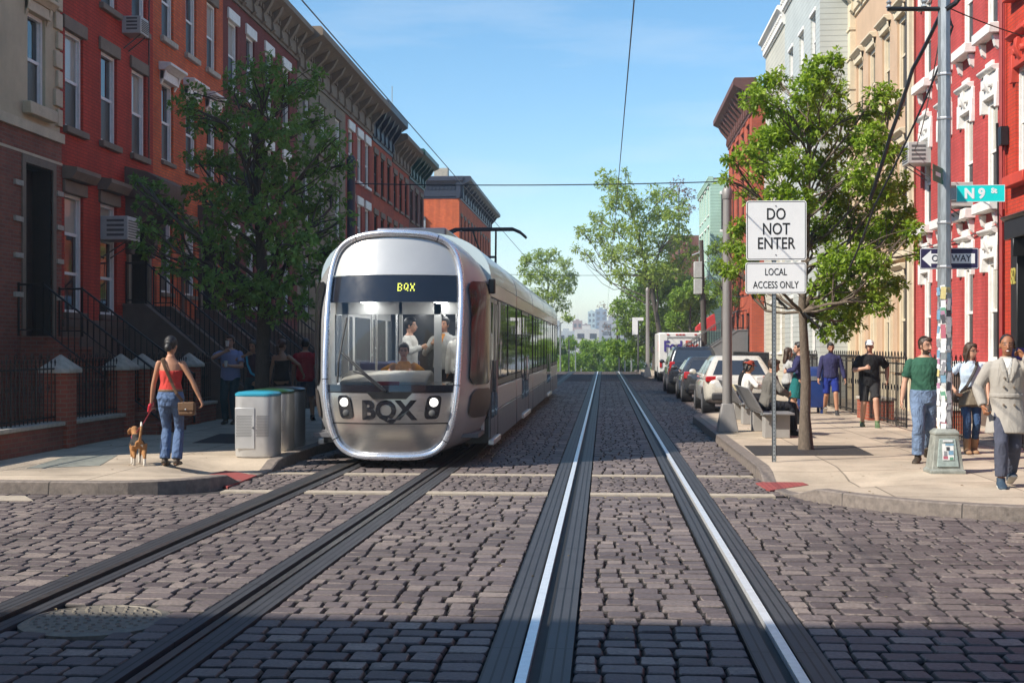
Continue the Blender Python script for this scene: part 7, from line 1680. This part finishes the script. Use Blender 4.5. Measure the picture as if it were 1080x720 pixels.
def leash():
    h = jr['WL'] + jr['dL'] * .08; t = thing('leash', 'red retractable dog lead between the hand of the woman in red and the dog', 'dog lead', h); m = MB(); m.box(-.022, .022, -.06, .06, -.07, .06); o = m.obj('handle', pm('lead_red', (.5, .02, .04), .4), t, bevel=.02, seg=3); o.rotation_euler = (R(25), R(20), 0)
    e = Vector(db_) + Matrix.Rotation(R(28), 3, 'Z') @ Vector((0, .215, .40)) - h; w = MB(); w.tube([(0, 0, -.05), e * .5 + Vector((0, 0, -.05)), e], .0065, 5); w.obj('cord', pm('cord_red', (.3, .03, .05), .7), t)
leash()
# 2-5 group in the shade
def cup(label, p, g='takeaway cups of the strolling couple'):
    t = thing('paper_cup', label, 'cup', p, 0, g); m = MB(); m.lathe([(.028, -.05), (.038, .05)], 14); m.obj('cup_body', C_['white'], t, smooth=40); l = MB(); l.lathe([(.041, .05), (.041, .058), (.034, .066)], 14); l.obj('lid', pm('lid_cup', (.55, .62, .5), .5), t, smooth=40)
p_, j = person('man in a blue checked shirt drinking from a cup in the shade', at2(243, 447), R(178), 1.84, 'm', 'fair', handR=(.035, .235, 1.40), handL=(-.06, .27, 1.13), elbR=(1.2, .1, -.6), elbL=(-1, -.6, -.3), hair=('short', 'brown'), top=dict(mat=C_['plaid'], sleeve=.7, hem=-.09, inf=.02, collar=True), bottom=dict(mat=C_['teal'], len=1.95), shoes=dict(mat=C_['brownsh']), head=(0, -2), curl=42, palmR=(-1, .3, 0), palmL=(1, .2, .2), bulk=1.06)
cup('white paper cup at the mouth of the man in the checked shirt', j['hp'](.005, .15, -.05)); cup('white paper cup held at the waist of the man in the checked shirt', j['WL'] + j['dL'] * .09 + Vector((.04, -.05, .03)))
p_, j2 = person('dark haired woman in a plum T-shirt leaning towards the man in the checked shirt', at2(267, 447), R(150), 1.74, 'f', 'tan', handR=(.02, .15, 1.42), handL=(-.20, .10, .88), elbR=(1, .2, -.5), elbL=(-1, -.7, 0), head=(20, 6), hair=('long', 'black'), top=dict(mat=C_['plum'], sleeve=.7, hem=-.06), bottom=dict(mat=C_['teal'], len=1.95), shoes=dict(mat=C_['brownsh']), curl=45)
strap_bag('small bag on a bright cyan strap worn by the woman in plum', j2, 0, [(.08, .02, 1.42), (.07, .12, 1.38), (.0, .155, 1.22), (-.08, .14, 1.05), (-.15, .06, .98)], (-.19, -.0, .92), pm('strap_cyan', (.02, .35, .5), .5), (.07, .05, .07))
person('woman in a black strappy dress walking away behind the bins', at2(297, 446), R(-8), 1.76, 'f', 'tan', handL=(-.27, .0, .82), handR=(.40, .18, 1.0), elbR=(1, -.5, -.2), head=(-25, 0), hair=('pony', 'red'), top=dict(mat=C_['blk'], sleeve=0, neck=.36, hem=-.06, inf=.014, name='dress_top'), skirt=dict(mat=C_['blk'], z=.45, r=.25), shoes=dict(mat=C_['blk'], inf=.006), **WALK)
person('man in a crimson T-shirt and grey shorts walking away beside the tram', at2(322, 444), R(6), 1.78, 'm', 'tan', hair=('short', 'black'), top=dict(mat=C_['crimson'], sleeve=.65, hem=-.1, inf=.02), bottom=dict(mat=C_['greysh'], len=.92, inf=.013, flare=.006), shoes=dict(mat=C_['blk']), bulk=1.08, **WALK2)
# 6-7 bench sitters, facing the houses
bq = at2(807, 461); SE = dict(hipz=.545, footL=(-.10, .40, .085), footR=(.10, .44, .085))
person('seated man in a grey suit jacket and dark trousers on the nearer bench', Vector((bq.x + .10, bq.y + .55, GZ)), R(-88), 1.80, 'm', 'fair', lean=9, handL=(-.16, .34, .70), handR=(.16, .34, .72), elbL=(-1, -.5, 0), elbR=(1, -.5, 0), head=(-6, 10), hair=('short', 'brown'), coat=dict(mat=C_['grey'], shirt=C_['white'], inf=.026), bottom=dict(mat=C_['dkpant'], len=1.97, inf=.02), shoes=dict(mat=C_['blk']), **SE)
bq2 = at2(784, 447)
person('seated woman in a white blouse and a rusty red hat on the farther bench', Vector((bq2.x + .08, bq2.y + .3, GZ)), R(-85), 1.70, 'f', 'tan', lean=6, handL=(-.12, .34, .75), handR=(.12, .30, .78), elbL=(-1, -.5, 0), elbR=(1, -.5, 0), head=(-10, 12), hair=('bob', 'black'), hat=('brim', C_['hatred']), top=dict(mat=C_['white'], sleeve=1.9, inf=.024, hem=-.12), bottom=dict(mat=C_['dkpant'], len=1.95), shoes=dict(mat=C_['blk']), **SE)
person('person in dark clothes seated beyond the woman in the hat', Vector((bq2.x + .12, bq2.y + 1.3, GZ)), R(-85), 1.72, 'm', 'tan', lean=8, handL=(-.12, .34, .75), handR=(.12, .30, .78), elbL=(-1, -.5, 0), elbR=(1, -.5, 0), head=(-10, 6), hair=('short', 'black'), top=dict(mat=C_['blk'], sleeve=1.9, inf=.024, hem=-.12), bottom=dict(mat=C_['dkpant'], len=1.95), shoes=dict(mat=C_['blk']), **SE)
# 8 standing women
person('standing woman in a teal dress and navy cardigan with black boots behind the tree', at2(843, 447), R(80), 1.70, 'f', 'fair', handL=(-.10, .26, 1.10), handR=(.12, .25, 1.12), elbL=(-1, -.5, -.2), elbR=(1, -.5, -.2), head=(8, 0), hair=('pony', 'black'), top=dict(mat=C_['navy'], sleeve=1.85, inf=.018, hem=.02, name='cardigan'), skirt=dict(mat=C_['tealdress'], z=.55, r=.22), shoes=dict(mat=C_['blk'], boot=.3, inf=.01))
person('woman in a pale top facing the woman in the teal dress', at2(831, 443), R(-75), 1.58, 'f', 'tan', handL=(-.10, .28, 1.15), handR=(.12, .25, 1.10), elbL=(-1, -.5, -.2), elbR=(1, -.5, -.2), hair=('long', 'brown'), top=dict(mat=C_['lgrey'], sleeve=1.2, inf=.018), bottom=dict(mat=C_['dkpant'], len=1.95), shoes=dict(mat=C_['blk']))
# 9-13 walkers on the right
person('bearded man in a navy zip jacket and bright blue shorts walking towards us', at2(876, 437), R(176), 1.70, 'm', 'tan', handR=(.30, .12, .82), handL=(-.33, .06, .84), elbR=(1, -.8, 0), elbL=(-1, -.8, 0), hair=('short', 'black'), beard=True, coat=dict(mat=C_['navy'], inf=.026), bottom=dict(mat=C_['blue'], len=.92, inf=.013, flare=.006), shoes=dict(mat=C_['runnerk'], sole=C_['sole']), head=(6, 8), bulk=1.04, **WALK)
p_, jj = person('jogger in a black polo shirt and black shorts with a white cap', at2(917, 450), R(172), 1.73, 'm', 'fair', handR=(.10, .28, 1.17), handL=(-.34, -.08, .92), elbR=(1, -.7, -.4), elbL=(-1, -1, 0), footR=(.135, -.08, .085), footL=(-.135, .24, .12), fL=(0, 25), hair=('crop', 'brown'), hat=('cap', C_['capw']), top=dict(mat=C_['blk'], sleeve=.85, inf=.024, hem=-.12, collar=True), bottom=dict(mat=cloth('shorts_charcoal', (.03, .03, .032)), len=.92, inf=.013, flare=.006), shoes=dict(mat=C_['runner'], sole=C_['runnerk']), curl=62, bulk=1.1, head=(-4, 2))
person('bearded man in a green V-neck T-shirt and jeans striding behind the pole', at2(975, 487), R(172), 1.74, 'm', 'fair', handR=(.31, .05, .80), handL=(-.27, .12, .82), elbR=(1, -.8, 0), elbL=(-1, -.8, 0), footR=(.10, .14, .09), footL=(-.06, -.30, .13), fL=(0, -32), fR=(-18, 6), hair=('short', 'brown'), beard=True, top=dict(mat=C_['green'], sleeve=.75, inf=.02, hem=-.10), bottom=dict(mat=C_['denim2'], len=1.95, inf=.024, flare=.02), shoes=dict(mat=C_['brownsh']), head=(42, 4), bulk=1.05)
p_, jw = person('long haired woman with glasses in a pale blue T-shirt and jeans', at2(1023, 478), R(178), 1.66, 'f', 'fair', handR=(.25, .1, .98), handL=(-.26, .08, .86), elbR=(1, -.8, 0), elbL=(-1, -.8, 0), footR=(.06, .06, .085), footL=(-.07, -.04, .085), hair=('long', 'brown'), glasses=True, top=dict(mat=C_['ltblue'], sleeve=.55, inf=.014, hem=-.02), bottom=dict(mat=C_['denimd'], len=1.9, inf=.010, flare=.0), shoes=dict(mat=C_['tan'], boot=.17, inf=.012), head=(38, 4), skirt=dict(mat=C_['olive'], z=.72, r=.20, waist=.10))
strap_bag('small bag with a dark strap worn across the woman in pale blue', jw, 0, [(-.08, .03, 1.42), (-.07, .12, 1.36), (.0, .16, 1.22), (.08, .15, 1.06), (.16, .08, .94)], (.2, .02, .86), M['dark'], (.06, .05, .07))
pt, jt = person('smiling man in a grey belted trench coat talking on a phone', at2(1062, 513), R(172), 1.74, 'm', 'dark', handL=(-.168, .085, 1.468), handR=(.27, .12, .90), elbL=(-.7, .5, -1), elbR=(1, -.9, 0), footL=(-.07, -.20, .12), fL=(0, -22), footR=(.085, .14, .085), fR=(0, 4), hair=('crop', 'black'), coat=dict(mat=C_['trench'], z=.60, inf=.034, shirt=C_['white'], lapel=C_['trench'], belt=C_['trench']), bottom=dict(mat=C_['slate'], len=1.9, inf=.018), shoes=dict(mat=C_['sneaker'], sole=C_['sole'], inf=.013), head=(-4, -2), curl=58, smile=True, vox=.0075, palmL=(1, 0, 0))
def phone():
    p = jt['hp'](-.088, .012, -.02); t = thing('phone', 'dark phone at the ear of the man in the trench coat', 'phone', p, R(172)); m = MB(); m.box(-.005, .005, -.034, .034, -.07, .07); o = m.obj('casing', M['black'], t, bevel=.004); s = MB(); s.box(.0052, .0058, -.03, .03, -.06, .06); s.obj('screen', M['pane'], t)
phone()
# tram riders
GP = 'people riding in the tram'; TZ = .46
person('tram driver in an orange vest seated behind the dashboard', (TX + .02, TY + 1.35, TZ - .05), R(180), 1.68, 'f', 'tan', hipz=.62, footL=(-.1, .4, .085), footR=(.1, .4, .085), handL=(-.2, .38, .95), handR=(.2, .38, .95), hair=('bun', 'brown'), top=dict(mat=C_['orange'], sleeve=.8, inf=.018), bottom=dict(mat=C_['dkpant']), group=GP, vox=.011, head=(6, 0))
person('tram passenger in a white shirt and dark waistcoat standing side on', (TX - .10, TY + 2.7, TZ), R(-95), 1.74, 'm', 'fair', handR=(.2, .25, 1.25), hair=('short', 'black'), top=dict(mat=C_['white'], sleeve=1.9, inf=.018), coat=None, bottom=dict(mat=C_['dkpant']), group=GP, vox=.011)
person('tram passenger in a light grey jacket holding a pole', (TX + .42, TY + 3.0, TZ), R(165), 1.76, 'm', 'tan', handR=(.1, .25, 1.3), hair=('short', 'black'), coat=dict(mat=C_['lgrey'], inf=.026, shirt=C_['orange']), bottom=dict(mat=C_['dkpant']), group=GP, vox=.011)
person('tram passenger in white with dark hair facing away', (TX + .72, TY + 2.75, TZ), R(-20), 1.66, 'm', 'tan', hair=('short', 'black'), top=dict(mat=C_['white'], sleeve=1.9, inf=.02), bottom=dict(mat=C_['dkpant']), group=GP, vox=.011)
# ---------------------------------------------------------------- fallen bits along the kerbs
def litter():
    rng = np.random.default_rng(31); V = []; F = []
    def leaf(x, y, z, s):
        a = rng.uniform(0, 6.28); c, d = math.cos(a), math.sin(a); b = len(V); h = rng.uniform(.002, .01)
        for u, v, w in ((-1, 0, 0), (0, -.45, h), (1, 0, .001), (0, .45, h)): V.append((x + (u * c - v * d) * s, y + (u * d + v * c) * s, z + w)); 
        F.append((b, b + 1, b + 2, b + 3))
    for _ in range(150): y = rng.uniform(15.5, 29); leaf(RK - abs(rng.normal(0, .22)) - .02, y, .008, rng.uniform(.012, .03))
    for _ in range(60): leaf(rng.uniform(2.3, 5.5), rng.uniform(13.2, 26), GZ + .004, rng.uniform(.012, .028))
    for _ in range(45): leaf(rng.uniform(-8, -4.8), rng.uniform(15.2, 22), GZ + .004, rng.uniform(.012, .026))
    for _ in range(70): leaf(rng.uniform(-6, 4.5), rng.uniform(6.5, 15), .008, rng.uniform(.010, .024))
    o = np_obj('fallen_leaves', np.array(V), np.array(F), leafmat('dry_leaf', (.11, .08, .03), (.22, .17, .09), .15)); tag(o, kind='stuff')
litter()
# ---------------------------------------------------------------- the air towards the skyline
def haze():
    m = bpy.data.materials.new('haze'); m.use_nodes = True; t = m.node_tree; t.nodes.clear(); o = t.nodes.new('ShaderNodeOutputMaterial'); v = t.nodes.new('ShaderNodeVolumePrincipled')
    v.inputs['Color'].default_value = (.86, .92, 1, 1); v.inputs['Density'].default_value = .0009; v.inputs['Anisotropy'].default_value = .2; t.links.new(v.outputs[0], o.inputs['Volume'])
    b = MB(); b.box(-700, 700, -90, 1500, -14, 30); tag(b.obj('haze', m), kind='stuff')
haze()
